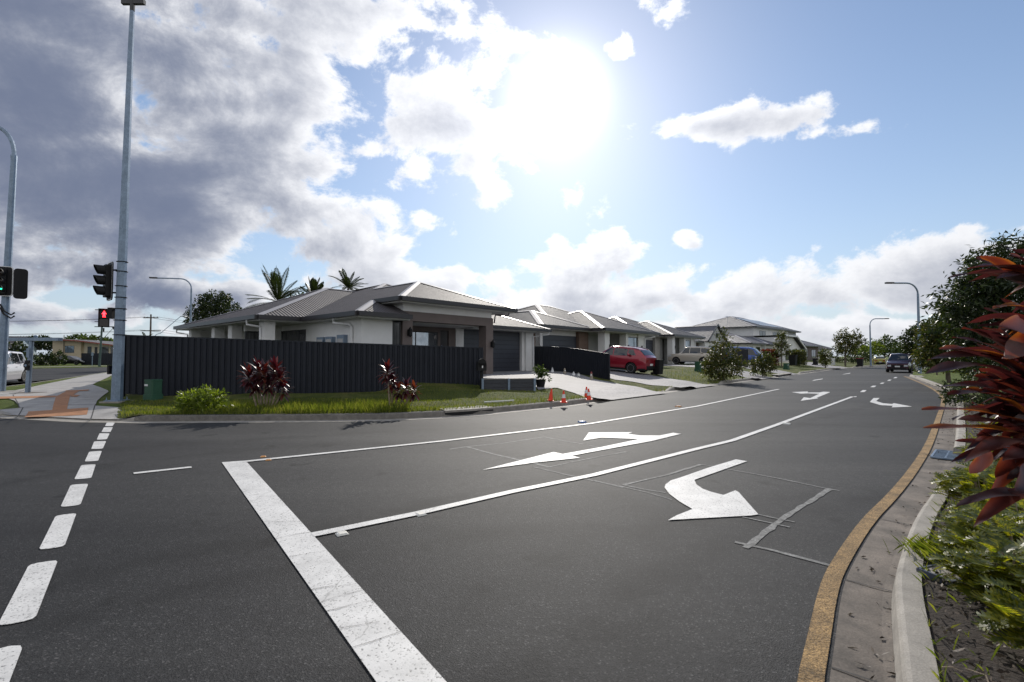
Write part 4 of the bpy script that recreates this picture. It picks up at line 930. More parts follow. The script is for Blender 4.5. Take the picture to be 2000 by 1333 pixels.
# ---------------- skillion house, two storey house, far house
h6 = thing('skillion_house','white house with a sloping skillion roof in front of the two storey house','house',(51.8,90.4,.77),R(44)); h6.scale = (1.2,)*3
c_ = [(-1.5,2.0),(8.5,4.1)]
mb = MB(); rm = MB(); roofpoly(rm,[(-1.4,-.6,3.95),(4.2,-.6,3.95),(4.2,10,3.95),(-1.4,10,3.95)],(-1.4,-.6,3.95),(4.2,-.6,3.95)); roofpoly(rm,[(4.2,-.6,3.95),(9.2,-.6,1.9),(9.2,10,1.9),(4.2,10,3.95)],(4.2,-.6,3.95),(4.2,10,3.95))
r = rm.build('roof', M['roof3'], h6); gm = MB()
for (x0,za),(x1,zb) in (((-1.5,3.95),(4.2,3.95)),((4.2,3.95),(9.3,1.86))):
    gm.add([(x0,-.72,za-.22),(x1,-.72,zb-.22),(x1,-.72,zb+.04),(x0,-.72,za+.04),(x0,-.6,za-.22),(x1,-.6,zb-.22),(x1,-.6,zb+.04),(x0,-.6,za+.04)],[(0,1,2,3),(3,2,6,7),(4,7,6,5),(0,4,5,1),(1,5,6,2),(0,3,7,4)])
gm.build('fascia', M['white'], r)
mb = MB().add([(-1,0,-1),(8.2,0,-1),(8.2,0,2.05),(4.2,0,3.7),(-1,0,3.7),(-1,.3,-1),(8.2,.3,-1),(8.2,.3,2.05),(4.2,.3,3.7),(-1,.3,3.7)],[(0,1,2,3,4),(9,8,7,6,5),(1,6,7,2),(0,4,9,5),(2,7,8,3),(3,8,9,4)]); mb.build('wall', M['render'], h6)
wall_box(h6,-1,-.8,.3,9.5,-1,3.7,M['render']); wall_box(h6,8.0,8.2,.3,9.5,-1,2.0,M['render'])
win(h6,'F',5.4,6.2,-.1,1.9,0,M['glass']); win(h6,'F',.2,3.2,.0,1.6,0,M['glass'],(.5,)); win(h6,'F',6.8,7.4,-.4,1.7,0,M['glass'])
h7 = thing('two_storey_house','white two storey house with solar panels on its roof and a dark box bay','house',(55.8,95.4,.77),R(44)); h7.scale = (1.2,)*3
rm, cm, gm, sm = MB(), MB(), MB(), MB()
a, b = hip(rm,cm,gm,sm,-7,11.5,3,16,5.5,.36); hip(rm,cm,gm,sm,11,19.6,3.6,13,5.55,.36)
r = roof_parts(h7,rm,cm,gm,sm,M['roof3'])
sp_ = MB(); M['solar'] = mat('solar_panel',(.10,.09,.10),.25,var=.2,scale=3,spec=.7)
for i in range(7):
    for j in range(2):
        x0 = -2.2+i*1.75; y0 = 3.9+j*2.2
        o = MB().add([(x0,y0,5.5+(y0-3)*.36+.1),(x0+1.68,y0,5.5+(y0-3)*.36+.1),(x0+1.68,y0+2.1,5.5+(y0-.9)*.36+.1),(x0,y0+2.1,5.5+(y0-.9)*.36+.1),(x0,y0,5.5+(y0-3)*.36+.06),(x0+1.68,y0,5.5+(y0-3)*.36+.06)],[(0,1,2,3),(0,4,5,1)]).build('solar_panel', M['solar'], r)
wall_box(h7,-6.3,11.3,3.6,15.4,-1,5.35,M['render'],label='white upper wall'); wall_box(h7,11.3,19.0,4.3,12.5,2.9,5.4,M['render2']); wall_box(h7,11.3,17.8,2.4,12.4,-1,3.1,mat('charcoal_cladding',(.035,.04,.052),.6),'bay','dark charcoal box bay'); wall_box(h7,17.8,19.0,4.3,12.5,-1,2.9,M['taupe'])
win(h7,'F',-3.6,-.8,3.7,4.9,3.6,M['glass'],(.5,)); win(h7,'F',3.0,6.6,3.7,4.9,3.6,M['glass'],(.33,.66)); win(h7,'F',8.4,9.0,3.6,5.0,3.6,M['glass']); win(h7,'F',12.4,13.4,3.9,5.1,4.3,M['glass']); win(h7,'F',17.2,18.4,3.2,5.1,4.3,M['glass'],(.5,))
win(h7,'F',15.6,17.0,-.6,1.6,2.4,M['glass'],(.5,)); antenna(h7,-5.6,8,5.5,1.9)
h8 = thing('far_house','far dark lowset house with pale roof beyond the two storey house','house',(72,116.4,.65),R(44)); h8.scale = (1.2,)*3
rm, cm, gm, sm = MB(), MB(), MB(), MB(); hip(rm,cm,gm,sm,-2,12,0,13,2.9); roof_parts(h8,rm,cm,gm,sm,M['roof3'])
wall_box(h8,-1.4,11.4,.6,12,-1,2.75,M['taupe']); win(h8,'F',1,3,.4,2.1,.6,M['glass'],(.5,)); win(h8,'F',6,9,.4,2.1,.6,M['glass'],(.5,))
h9 = thing('far_house','distant lowset house low behind the street trees near the yellow car','house',(96,147.6,.41),R(42)); h9.scale = (1.2,)*3
rm, cm, gm, sm = MB(), MB(), MB(), MB(); hip(rm,cm,gm,sm,-4,12,0,13,2.9); roof_parts(h9,rm,cm,gm,sm,M['roof'])
wall_box(h9,-3.4,11.4,.6,12,-1,2.75,M['render']); win(h9,'F',1,4,.4,2.1,.6,M['glass'],(.5,))
# ---------------- houses across the street on the far left
hc = thing('cream_house','cream two storey house with red trimmed pale roof across the side street','house',(-87.5,91,0.1),R(2))
rm = MB(); roofpoly(rm,[(-1,-1.2,6.0),(8.5,-1.2,5.55),(8.5,9,5.55),(-1,9,6.0)],(-1,-1.2,6),(8.5,-1.2,5.55)); roofpoly(rm,[(8.5,-1.2,5.55),(19,-1.2,4.5),(19,9,4.5),(8.5,9,5.55)],(8.5,-1.2,5.6),(19,-1.2,4.5))
r = rm.build('roof', M['roof3'], hc); gm = MB()
for (x0,za),(x1,zb) in (((-1.1,6.0),(8.5,5.55)),((8.5,5.55),(19,4.5))): gm.add([(x0,-1.26,za-.25),(x1,-1.26,zb-.25),(x1,-1.26,zb+.03),(x0,-1.26,za+.03),(x0,-1.2,za-.25),(x1,-1.2,zb-.25),(x1,-1.2,zb+.03),(x0,-1.2,za+.03)],[(0,1,2,3),(3,2,6,7),(4,7,6,5),(0,4,5,1)])
gm.build('fascia', mat('red_trim',(.22,.05,.035),.6), r)
M['cream'] = mat('cream_wall',(.52,.43,.31),.85,var=.06)
mb = MB().add([(-.5,0,-.3),(8,0,-.3),(8,0,5.4),(-.5,0,5.75),(-.5,8,-.3),(8,8,-.3),(8,8,5.4),(-.5,8,5.75)],[(0,1,2,3),(7,6,5,4),(1,5,6,2),(0,3,7,4)]); mb.build('wall', M['cream'], hc)
mb = MB().add([(8,.6,-.3),(18.5,.6,-.3),(18.5,.6,4.4),(8,.6,5.4),(18.5,8,-.3),(18.5,8,4.4)],[(0,1,2,3),(1,4,5,2)]); mb.build('wall', mat('cream_wall_pale',(.58,.51,.40),.85,var=.06), hc)
win(hc,'F',3.2,6.0,2.6,4.3,0,M['mirrorglass'],(.33,.66)); win(hc,'F',9.2,10.4,2.3,4.1,.6,M['glass']); MB().box((11.4,.55,1.2),(12.2,.6,4.0)).build('door', M['frame'], hc)
for x in (13.2,16.2): win(hc,'F',x,x+2.4,2.2,4.1,.6,M['blind'],(.35,))
MB().box((12.8,-.6,1.9),(18.6,-.5,2.1)).build('balcony_rail', mat('red_rail',(.25,.07,.05),.6), hc)
MB().tube([(3.0,-.1,-.3),(3.0,-.1,6.9)],.06,6).build('vent_pipe', M['timber'], hc)
hc.scale = (.62,1,.8)
hg = thing('grey_roof_house','low house with a grey gable roof at the far left behind the crossing post','house',(-93.5,78,0.1),R(25))
rm = MB(); roofpoly(rm,[(-4,-.8,2.6),(9,-.8,2.6),(9,4.5,5.0),(-4,4.5,5.0)],(-4,-.8,2.6),(9,-.8,2.6)); roofpoly(rm,[(9,9.8,2.6),(-4,9.8,2.6),(-4,4.5,5.0),(9,4.5,5.0)],(9,9.8,2.6),(-4,9.8,2.6))
rm.build('roof', M['roof'], hg); mb = MB().add([(-3.5,0,-.3),(8.5,0,-.3),(8.5,0,2.9),(-3.5,0,2.9),(8.5,9,-.3),(8.5,9,2.9),(8.5,4.5,4.9),(-3.5,9,-.3),(-3.5,9,2.9),(-3.5,4.5,4.9)],[(0,1,2,3),(1,4,5,6,2),(7,0,3,9,8),(4,7,8,5)]); mb.build('wall', mat('blue_wall',(.30,.38,.44),.8), hg)
win(hg,'F',1,3.4,.7,2.0,0,M['mirrorglass'],(.5,)); win(hg,'F',5.2,7.4,.7,2.0,0,M['glass'],(.5,))
# ---------------- charcoal fences
def fence(name, label, P, zb, zt, cap=True, cs=.19):
    "profiled steel fence: P plan points, zb/zt bottom and top height at each"
    o3_ = P[0]; t = thing(name, label, 'fence', (o3_[0],o3_[1],0)); Q = [(p[0]-o3_[0],p[1]-o3_[1],a,b) for p,a,b in zip(P,zb,zt)]
    Ls = [0]
    for a,b in zip(Q,Q[1:]): Ls.append(Ls[-1]+math.dist(a[:2],b[:2]))
    def at(s_):
        s_ = min(max(s_,0),Ls[-1]-1e-6)
        for i in range(len(Q)-1):
            if s_ <= Ls[i+1]:
                k = (s_-Ls[i])/(Ls[i+1]-Ls[i]); th = math.atan2(Q[i+1][1]-Q[i][1],Q[i+1][0]-Q[i][0]); return [lerp(Q[i][j],Q[i+1][j],k) for j in range(4)]+[th]
    prof = [(0,0),(.25,0),(.36,.04),(.86,.04),(1.0,0)]; st = []; s_ = 0
    while s_ < Ls[-1]:
        for k, o in prof[:-1]: st.append((s_+k*cs, o))
        s_ += cs
    st = [q for q in st if q[0] <= Ls[-1]]; mb = MB(); vs = []
    for s_, o in st:
        x,y,a,b,th = at(s_)
        for off in (o, o-.012): vs += [(x+math.sin(th)*off,y-math.cos(th)*off,a),(x+math.sin(th)*off,y-math.cos(th)*off,b-.02)]
    fs = []
    for i in range(len(st)-1): b0_ = i*4; fs += [(b0_,b0_+4,b0_+5,b0_+1),(b0_+3,b0_+7,b0_+6,b0_+2)]
    mb.add(vs, fs); mb.build('panel', M['fence'], t, sharp=20)
    rl = MB(); n_ = max(2,int(Ls[-1]/2.4)+1)
    A_ = [at(Ls[-1]*i/ n_) for i in range(n_+1)]
    for p, q in zip(A_, A_[1:]):
        c_, s2 = math.sin(p[4])*.035, -math.cos(p[4])*.035
        for lo, hi, m_ in ((-.035,.015,1),):
            rl.add([(p[0]+c_,p[1]+s2,p[3]+lo),(q[0]+c_,q[1]+s2,q[3]+lo),(q[0]-c_,q[1]-s2,q[3]+lo),(p[0]-c_,p[1]-s2,p[3]+lo),(p[0]+c_,p[1]+s2,p[3]+hi),(q[0]+c_,q[1]+s2,q[3]+hi),(q[0]-c_,q[1]-s2,q[3]+hi),(p[0]-c_,p[1]-s2,p[3]+hi)],[(0,1,5,4),(1,2,6,5),(2,3,7,6),(3,0,4,7),(4,5,6,7),(3,2,1,0)])
    rl.build('rail', M['fence'], t)
    for p in (A_[0], A_[-1]): MB().box((p[0]-.035,p[1]-.035,p[2]-.1),(p[0]+.035,p[1]+.035,p[3]+.02)).build('post', M['fence'], t)
    return t
fa, fb = D(243,655,16.0), D(942,680,18.9)
FU = [243,330,450,600,720,830,942]; FBY = [769,774,779,777.5,773,770,766.5]; P=[]; zb=[]; zt=[]
for u, vb in zip(FU, FBY):
    d_ = ray(u,700); dx, dy = fb[0]-fa[0], fb[1]-fa[1]; t_ = (dx*fa[1]-dy*fa[0])/(dx*d_[1]-dy*d_[0]); x, y = d_[0]*t_, d_[1]*t_
    k = (x-fa[0])/dx; P.append((x,y)); zt.append(lerp(fa[2],fb[2],k)); zb.append(CAMH-(vb-696)*y/FPX)
f0 = (P[0][0]-13, P[0][1]+20); fence_end = P[-1]
fence('metal_fence','long charcoal profiled steel fence in front of the white corner house',P,zb,zt)
fence('metal_fence','charcoal steel fence side running away from the signal pole down the side street',[f0,P[0]],[.1,zb[0]],[zt[0]-.02,zt[0]-.02])
p0_, p1_ = D(1190,692,25.2), D(1032,677,31.0); q_ = [ (lerp(p1_[0],p0_[0],k),lerp(p1_[1],p0_[1],k)) for k in (0,.5,1)]
fence('metal_fence','short charcoal steel fence with sloping top beside the pebble driveway',q_,[.5,.3,.1],[p1_[2],D(1115,677.5,27.8)[2],p0_[2]],cs=.16)
p0_ = D(1460,683,46.5); p1_ = D(1434,682,50.5)
fence('metal_fence','small charcoal fence end in front of the blue car',[p1_[:2],p0_[:2]],[.2,.15],[p1_[2],p0_[2]],cs=.2)
fl0, fl1 = D(160,692,76), D(260,692,76)
fence('metal_fence','dark fence in front of the cream house across the side street',[fl0[:2],fl1[:2]],[0,0],[2.0,2.0],cs=.3)
fend = fence_end
struct(MB().prism([pa, pb, W1(4.2,.2), W1(5.3,2.45), W1(-5.0,2.3), W1(-5.0,.3), (fend[0]-.6,fend[1]+.25), (fend[0]+.02,fend[1]+.1)], 0.0, .665), 'patio', M['drive'])
# driveways
W2 = lambda x,y: (1.98+math.cos(R(50))*x-math.sin(R(50))*y, 31.98+math.sin(R(50))*x+math.cos(R(50))*y)
W3 = lambda x,y: (12.66+math.cos(R(50))*x-math.sin(R(50))*y, 48.0+math.sin(R(50))*x+math.cos(R(50))*y)
fe_ = lambda k: (lerp(q_[2][0],q_[0][0],k), lerp(q_[2][1],q_[0][1],k))
ov = lambda u, v: onv(u,v)[:2]
drive('driveway', pathfn([G2(1168,784,.05),ov(1130,772),ov(1085,758),(pb[0]+.15,pb[1]+.1),W1(3.5,1.0),W1(1.5,2.3)]), pathfn([G2(1302,767.5,.05),ov(1246,757),ov(1193,748),fe_(.5),fe_(1),W1(6.0,2.4)]), M['drive'])
drive('driveway', pathfn([G2(1330,761.5,.05),ov(1252,750),ov(1202,743),W2(1.0,.9)]), pathfn([G2(1397,752.5,.05),ov(1304,740),ov(1264,732),W2(6.2,.7)]), M['drive'])
drive('driveway', pathfn([G2(1476,742.5,.05),ov(1440,734),ov(1395,724),W3(.9,.7)]), pathfn([G2(1512,737.8,.05),ov(1470,729),ov(1420,719),W3(6.2,.6)]), M['drive'])
drive('driveway', pathfn([G2(1541,733,.05),(22.5,52.5),(20.5,56)]), pathfn([G2(1560,730.5,.05),(27,56.5),(24.5,59)]), M['drive'])
drive('driveway', pathfn([G2(1632,721.5,.05),(40.5,69),(38,74)]), pathfn([G2(1664,718.7,.05),(46,73),(42,77)]), M['drive'])
# ------------------------------------------------------------------ poles, signals, lamps and other street furniture
def visor(p, c, d, r=.15, ln=.26):
    "open hood in front of a lens at c, looking along d"
    d = Vector(d).normalized(); s_ = d.cross(Vector((0,0,1))).normalized(); u = Vector((0,0,1)); vs=[]; fs=[]; n_=14
    for e in (0, ln):
        for k in range(n_+1):
            a = R(-50+280*k/n_); 
            for rr in (r, r-.012):
                q = Vector(c)+d*(e*(1 if e==0 else .75+.25*math.sin(a)))+s_*math.cos(a)*rr+u*math.sin(a)*rr; vs.append(q)
    m_ = 2*(n_+1)
    for k in range(n_): i=2*k; fs += [(i,i+2,m_+i+2,m_+i),(i+1,m_+i+1,m_+i+3,i+3),(m_+i,m_+i+2,m_+i+3,m_+i+1)]
    return MB().add(vs,fs).build('visor', M['black'], p)
def lens(p, c, d, m, r=.135):
    d = Vector(d).normalized(); s_ = d.cross(Vector((0,0,1))).normalized(); u = Vector((0,0,1)); n_=18
    vs = [Vector(c)+d*.025]+[Vector(c)+s_*math.cos(2*math.pi*k/n_)*r+u*math.sin(2*math.pi*k/n_)*r for k in range(n_)]
    return MB().add(vs,[(0,k+1,(k+1)%n_+1) for k in range(n_)]).build('lens', m, p)
def rrect(w_, h_, r, n_=5):
    P = []
    for cx, cy, a0 in ((w_/2-r,h_/2-r,0),(-w_/2+r,h_/2-r,90),(-w_/2+r,-h_/2+r,180),(w_/2-r,-h_/2+r,270)):
        for k in range(n_+1): a = R(a0+90*k/n_); P.append((cx+r*math.cos(a), cy+r*math.sin(a)))
    return P
def board(p, c, d, w_, h_, rim=True):
    "flat backing board with rounded corners, facing d"
    d = Vector(d).normalized(); s_ = d.cross(Vector((0,0,1))).normalized(); u = Vector((0,0,1)); c = Vector(c)
    def slab(P, o0, o1):
        n_ = len(P); vs = [c+s_*x+u*y+d*o0 for x,y in P]+[c+s_*x+u*y+d*o1 for x,y in P]
        return vs, [tuple(range(n_)), tuple(range(2*n_-1,n_-1,-1))]+[(i,n_+i,n_+(i+1)%n_,(i+1)%n_) for i in range(n_)]
    b = MB().add(*slab(rrect(w_,h_,.11), 0, .03)).build('backing_board', M['black'], p)
    if rim:
        P, Q = rrect(w_,h_,.11), rrect(w_-.05,h_-.05,.09); n_ = len(P)
        vs = [c+s_*x+u*y+d*.034 for x,y in P]+[c+s_*x+u*y+d*.034 for x,y in Q]
        MB().add(vs,[(i,(i+1)%n_,n_+(i+1)%n_,n_+i) for i in range(n_)]).build('white_border', M['white'], b)
    return b
def signal_head(p, c, d, on=None, shape=None, bw=.62):
    "three lens traffic signal centred at c, facing d"
    d = Vector(d).normalized(); b = board(p, c, d, bw, 1.18); s_ = d.cross(Vector((0,0,1))).normalized()
    P = rrect(.33,1.0,.05); n_ = len(P); u = Vector((0,0,1)); vs = [Vector(c)+s_*x+u*y+d*.03 for x,y in P]+[Vector(c)+s_*x+u*y+d*.15 for x,y in P]
    MB().add(vs,[tuple(range(n_)),tuple(range(2*n_-1,n_-1,-1))]+[(i,n_+i,n_+(i+1)%n_,(i+1)%n_) for i in range(n_)]).build('signal_housing', M['black'], b)
    for k, zz in enumerate((.32,0,-.32)):
        cc = Vector(c)+u*zz+d*.153; visor(b, cc, d)
        l = lens(b, cc, d, M['lensoff'])
        if on == k:
            q = cc+d*.03
            if shape == 'arrow':
                mb = MB(); pts = [(-.09,-.02),(.02,-.02),(-.01,-.075),(.03,-.075),(.10,0),(.03,.075),(-.01,.075),(.02,.02),(-.09,.02)]
                mb.poly([q-s_*x*-1+u*y for x,y in pts]); mb.build('green_arrow', M['green'], l)
    return b
def octapole(p, h, r0, r1, lean=0.0, name='pole', n_=8, m=None):
    return MB().tube([(lean*h*k/6, 0, h*k/6) for k in range(7)], [lerp(r0,r1,k/6) for k in range(7)], n_).build(name, m or M['galv'], p)
# big signal pole at the corner
x, y, _ = G(228,785,.16)
sp1 = thing('signal_pole','tall tapered steel signal pole with red walking man signal at the fence corner','traffic signal',(x,y,.15))
po = octapole(sp1, 12.5, .155, .065, .0135); MB().box((-.30,-.28,-.1),(.32,.28,.035)).build('footing', M['kerb'], sp1); MB().box((-.22,-.22,.035),(.22,.22,.06)).build('base_plate', M['galv'], sp1)
for a in (-.17,.17):
    for b in (-.17,.17): MB().lathe([(.022,0),(.022,.04),(.012,.045),(.012,.09)],6,(a,b,.06)).build('anchor_bolt', M['galv'], sp1)
mb = MB().box((-.16,-.05,12.42),(.55,.05,12.56)); mb.tube([(.166,0,12.2),(.166,0,12.72)],.07,8); mb.build('luminaire_arm', M['gut'], sp1)
for zz in (9.0,11.3): MB().lathe([(.125-.006*zz,-.03),(.132-.006*zz,-.02),(.132-.006*zz,.02),(.125-.006*zz,.03)],8,(.0135*zz,0,zz)).build('collar', M['galv'], po)
for zz in (2.05,2.5,2.85,3.2,3.55,4.0,4.3): MB().lathe([(.178-.008*zz,-.012),(.186-.008*zz,-.01),(.186-.008*zz,.01),(.178-.008*zz,.012)],8,(.0135*zz,0,zz)).box((.165-.006*zz,-.02,zz-.015),(.22-.006*zz,.02,zz+.015)).build('strap', M['black'], po)
dv = Vector((-.62,-.78,0)); signal_head(sp1,(-.30,.02,3.70),dv)
for zz in (3.35,4.05): MB().tube([(-.30,.02,zz),(.04,0,zz)],.025,6).build('bracket', M['black'], sp1)
MB().box((-.26,-.12,2.55),(-.12,.12,2.88)).build('terminal_box', M['black'], sp1)
cp = Vector((-.44,-.02,2.56)); dp = Vector((.62,-.78,0)).normalized(); sp_ = dp.cross(Vector((0,0,1))).normalized()
o = MB(); 
def slab3(c, w_, h_, o0, o1, d, s2):
    u = Vector((0,0,1)); vs = [c+s2*sx*w_/2+u*sz*h_/2+d*oo for oo in (o0,o1) for sx,sz in ((-1,-1),(1,-1),(1,1),(-1,1))]
    return vs, [(0,1,2,3),(7,6,5,4),(0,4,5,1),(1,5,6,2),(2,6,7,3),(3,7,4,0)]
pb_ = MB().add(*slab3(cp,.25,.54,-.14,0,dp,sp_)).build('walk_signal', M['black'], sp1)
MB().add(*slab3(cp+Vector((0,0,.13)),.21,.23,0,.004,dp,sp_)).build('screen', M['frame'], pb_)
MB().add(*slab3(cp+Vector((0,0,-.13)),.21,.23,0,.004,dp,sp_)).build('screen', M['lensoff'], pb_)
hd = [(-.155,.0),(.155,.0),(.155,.32),(-.155,.32)]
for zc in (0.27,0.0): MB().add(*slab3(cp+Vector((0,0,zc+.005)),.26,.02,0,.15,dp,sp_)).build('hood', M['black'], pb_)
for sx in (-1,1): MB().add(*slab3(cp+sp_*sx*.125,.012,.52,0,.15,dp,sp_)).build('hood_side', M['black'], pb_)
man = MB(); cm_ = cp+Vector((0,0,.128))+dp*.02; uu = Vector((0,0,1))
def mp_(pts): man.poly([cm_+sp_*a*.105+uu*b*.105 for a,b in pts])
mp_([(.17*math.cos(R(k*30)),.72+.17*math.sin(R(k*30))) for k in range(12)]); mp_([(-.22,.5),(.22,.5),(.26,.0),(.14,-.1),(-.14,-.1),(-.26,.0)]); mp_([(-.26,.5),(-.34,.42),(-.5,-.02),(-.38,-.06),(-.24,.2)]); mp_([(.26,.5),(.24,.2),(.38,-.06),(.5,-.02),(.34,.42)]); mp_([(-.2,-.11),(.0,-.11),(-.12,-.9),(-.34,-.9)]); mp_([(.0,-.12),(.2,-.11),(.34,-.9),(.12,-.9)])
man.build('red_man', M['red'], pb_)
for zz in (2.30,2.82): MB().tube([cp+Vector((-.28,0,zz-2.56)),(.03,0,zz)],.012,6).build('bracket', M['black'], sp1)
MB().tube([cp+Vector((0,0,-.3)),cp+Vector((0,0,-.42))],.02,6).build('bracket', M['black'], sp1)
MB().tube([(-.14,-.05,2.30),(-.09,-.02,2.2),(-.05,0,2.0)],.03,6).build('cable', M['black'], sp1)
bb = MB().lathe([(.0,-.03),(.07,-.03),(.07,.03),(.0,.03)],12,(-.20,-.02,.98),'x').box((-.24,-.10,.85),(-.18,.07,1.12)).build('push_button', M['black'], sp1)
# signal pole with curved lamp arm at the frame edge
x, y, _ = G(1,766,.14)
sp2 = thing('signal_pole','steel signal pole with curved lamp arm and green arrow signal at the left edge','traffic signal',(x,y,.14))
MB().box((-.4,-.35,-.1),(.55,.35,.03)).build('footing', M['kerb'], sp2); h_ = 9.4; ln_ = .024
arc = [(ln_*h_-.9*(1-math.cos(R(a))), 0, h_+.9*math.sin(R(a))*1.35) for a in range(0,91,10)]
MB().tube([(ln_*h_*k/6,0,h_*k/6) for k in range(7)],[lerp(.15,.095,k/6) for k in range(7)],10).build('pole', M['galv'], sp2)
MB().tube(arc+[(arc[-1][0]-1.8,0,arc[-1][2]+.1)],[.075]*11,8).build('lamp_arm', M['galv'], sp2); MB().lathe([(.10,-.05),(.10,.05)],10,(ln_*h_-.01,0,h_-.02)).build('collar', M['galv'], sp2)
MB().box((arc[-1][0]-2.6,-.14,arc[-1][2]+.05),(arc[-1][0]-1.8,.14,arc[-1][2]+.17)).build('luminaire', M['galv'], sp2)
signal_head(sp2,(.12,-.20,4.35),(.45,-.89,0),2,'arrow',.66); board(sp2,(.60,.05,4.28),(.80,-.60,0),.40,1.2,False)
mb = MB()
for zz in (3.75,3.62): mb.tube([(.0,-.12,zz-.3),(.18,-.16,zz-.55),(.42,-.1,zz-.72),(.45,0,zz-.62)],.03,6)
mb.build('cable', M['black'], sp2)
for zz in (3.9,4.7): MB().tube([(.05,-.18,zz),(.1,.1,zz),(.6,.05,zz)],.025,6).build('bracket', M['black'], sp2)
# post with crossbar and push button
x, y, _ = G(54,768,.15)
t = thing('push_button_post','grey steel post with a long crossbar and crossing push button','push button post',(x,y,.15), R(-3))
MB().tube([(0,0,0),(.09,0,2.02)],[.085,.075],10).build('post', M['galv'], t); MB().box((-.75,-.09,1.98),(1.25,.09,2.10)).build('crossbar', M['galv'], t)
MB().box((-.4,-.3,-.05),(.45,.3,.02)).build('footing', M['gutter'], t); MB().lathe([(.0,0),(.11,0),(.11,.05),(0,.05)],14,(.04,-.13,1.05),'y').box((-.05,-.10,.86),(.13,-.06,1.24)).build('push_button', M['black'], t)
MB().lathe([(0,0),(.045,0),(.045,.02),(0,.02)],12,(.04,-.15,1.05),'y').build('button_face', M['galv'], t); MB().box((.0,-.10,1.35),(.13,-.085,1.7)).build('sign_plate', M['galv'], t)
MB().lathe([(.05,0),(.07,.06),(.03,.1)],8,(.25,0,2.1)).build('cap', M['galv'], t)
# street lamps
def lamp(name, label, loc, rz, h, arm, r0=.10, m=None, droop=0.0):
    t = thing(name, label, 'street lamp', loc, rz, 'street lamps'); rr = .9
    up = [(0,0,h*k/5) for k in range(6)]; 
    a = [(-rr*(1-math.cos(R(q))),0,h+rr*math.sin(R(q))) for q in range(15,91,15)]
    e = a[-1]
    MB().tube(up,[lerp(r0,r0*.62,k/5) for k in range(6)],8).build('pole', m or M['galv'], t)
    MB().tube([(0,0,h-.05)]+a+[(e[0]-arm,0,e[2]+droop)],r0*.5,6).build('arm', m or M['galv'], t)
    MB().box((e[0]-arm-.62,-.12,e[2]+droop-.05),(e[0]-arm,.12,e[2]+droop+.07)).build('lamp_head', M['gut'], t); MB().box((-.2,-.2,-.1),(.2,.2,.02)).build('footing', M['kerb'], t)
    return t
lamp('street_lamp','tall steel street lamp on the grass island beside the oncoming maroon car',G(1797,730,.14),R(2),6.45,1.15,.13)
lamp('street_lamp','distant street lamp among the trees left of the yellow car',G(1701,715,.15),R(180),5.9,1.2,.13)
lamp('street_lamp','street lamp rising beside the round dark tree behind the white house',D(371,690,44)[:2]+(.1,),R(12),7.7,1.9,.11)
lamp('street_lamp','small street lamp with a straight sloping arm beyond the timber power pole',D(300,690,85)[:2]+(.1,),R(205),4.6,3.0,.10,droop=3.2)
# power pole and wires
pp = D(293,690,95); t = thing('power_pole','weathered timber power pole with two cross arms far behind the fence','power pole',(pp[0],pp[1],0)); MB().tube([(0,0,0),(0,0,9.9)],[.2,.14],8).build('pole', M['timber'], t)
for zz, w_ in ((9.2,1.5),(6.6,2.0)): MB().box((-w_,-.07,zz-.08),(w_,.07,zz+.08)).build('cross_arm', M['timber'], t)
for sx in (-1.3,-.6,.6,1.3): MB().lathe([(.05,0),(.08,.08),(.05,.18)],6,(sx,0,9.28)).build('insulator', M['kerb'], t)
def wire(a, b, sag, label):
    P = [tuple(lerp(a[k],b[k],i/14) - (sag*4*(i/14)*(1-i/14) if k==2 else 0) for k in range(3)) for i in range(15)]
    tag(MB().tube(P,.03,4).build('power_line', M['black']), label, 'power line', 'wires strung on the power pole')
for i, (sx, zz) in enumerate(((-1.3,9.4),(1.3,9.4),(-1.8,6.8),(1.8,6.8))):
    wire((pp[0]+sx,pp[1],zz),(pp[0]+sx-75,pp[1]-4,zz+.3),1.2,'thin overhead wire running left from the timber power pole')
    wire((pp[0]+sx,pp[1],zz),(pp[0]+sx+14,pp[1]+40,zz-1.5),.6,'thin overhead wire running behind the white house from the power pole')
gp = D(194,715,66); t = thing('thin_pole','thin green pole with a stay wire on the far side of the cross street','pole',(gp[0],gp[1],.1)); MB().tube([(0,0,0),(.25,0,6.3)],[.16,.10],8).build('pole', mat('green_pole',(.05,.09,.075),.6), t); MB().tube([(.2,0,3.6),(2.2,.5,6.3)],.03,4).build('stay_wire', M['black'], t); MB().box((-.8,-.04,6.2),(1.2,.04,6.28)).build('cross_arm', M['black'], t)
sgn = D(180,712,70); t = thing('sign_post','thin grey sign post on the verge beside the dark parked sedan','sign post',(sgn[0],sgn[1],.1)); MB().tube([(0,0,0),(0,0,1.9)],.05,6).build('post', M['galv'], t); MB().box((-.16,-.03,1.5),(.16,-.0,2.0)).build('plate', M['galv'], t)
# green cabinets
def cabinet(loc, rz, w_, h_, label):
    t = thing('service_pillar', label, 'service pillar', loc, rz); MB().prism(rrect(w_*1.12,w_*.9,.03), -.1, h_*.28).build('plinth', M['greenbox'], t); MB().prism(rrect(w_,w_*.8,.04), h_*.28, h_).build('cover', M['greenbox'], t)
    MB().prism(rrect(w_*1.04,w_*.84,.04), h_*.94, h_+.02).build('lid', M['greenbox'], t); MB().box((-w_*.42,-w_*.4-.006,h_*.70),(-w_*.02,-w_*.4,h_*.80)).build('label_plate', M['white'], t)
p_ = onv(299,781); cabinet(p_, R(-22), .40, .62, 'green electrical pillar with a small white plate standing against the charcoal fence')
cabinet(onv(1365,726), R(40), .5, .75, 'dark green service pillar in the grass beside the beige car'); cabinet(onv(1536,722), R(40), .5, .6, 'small green service pillar under the slim verge tree')
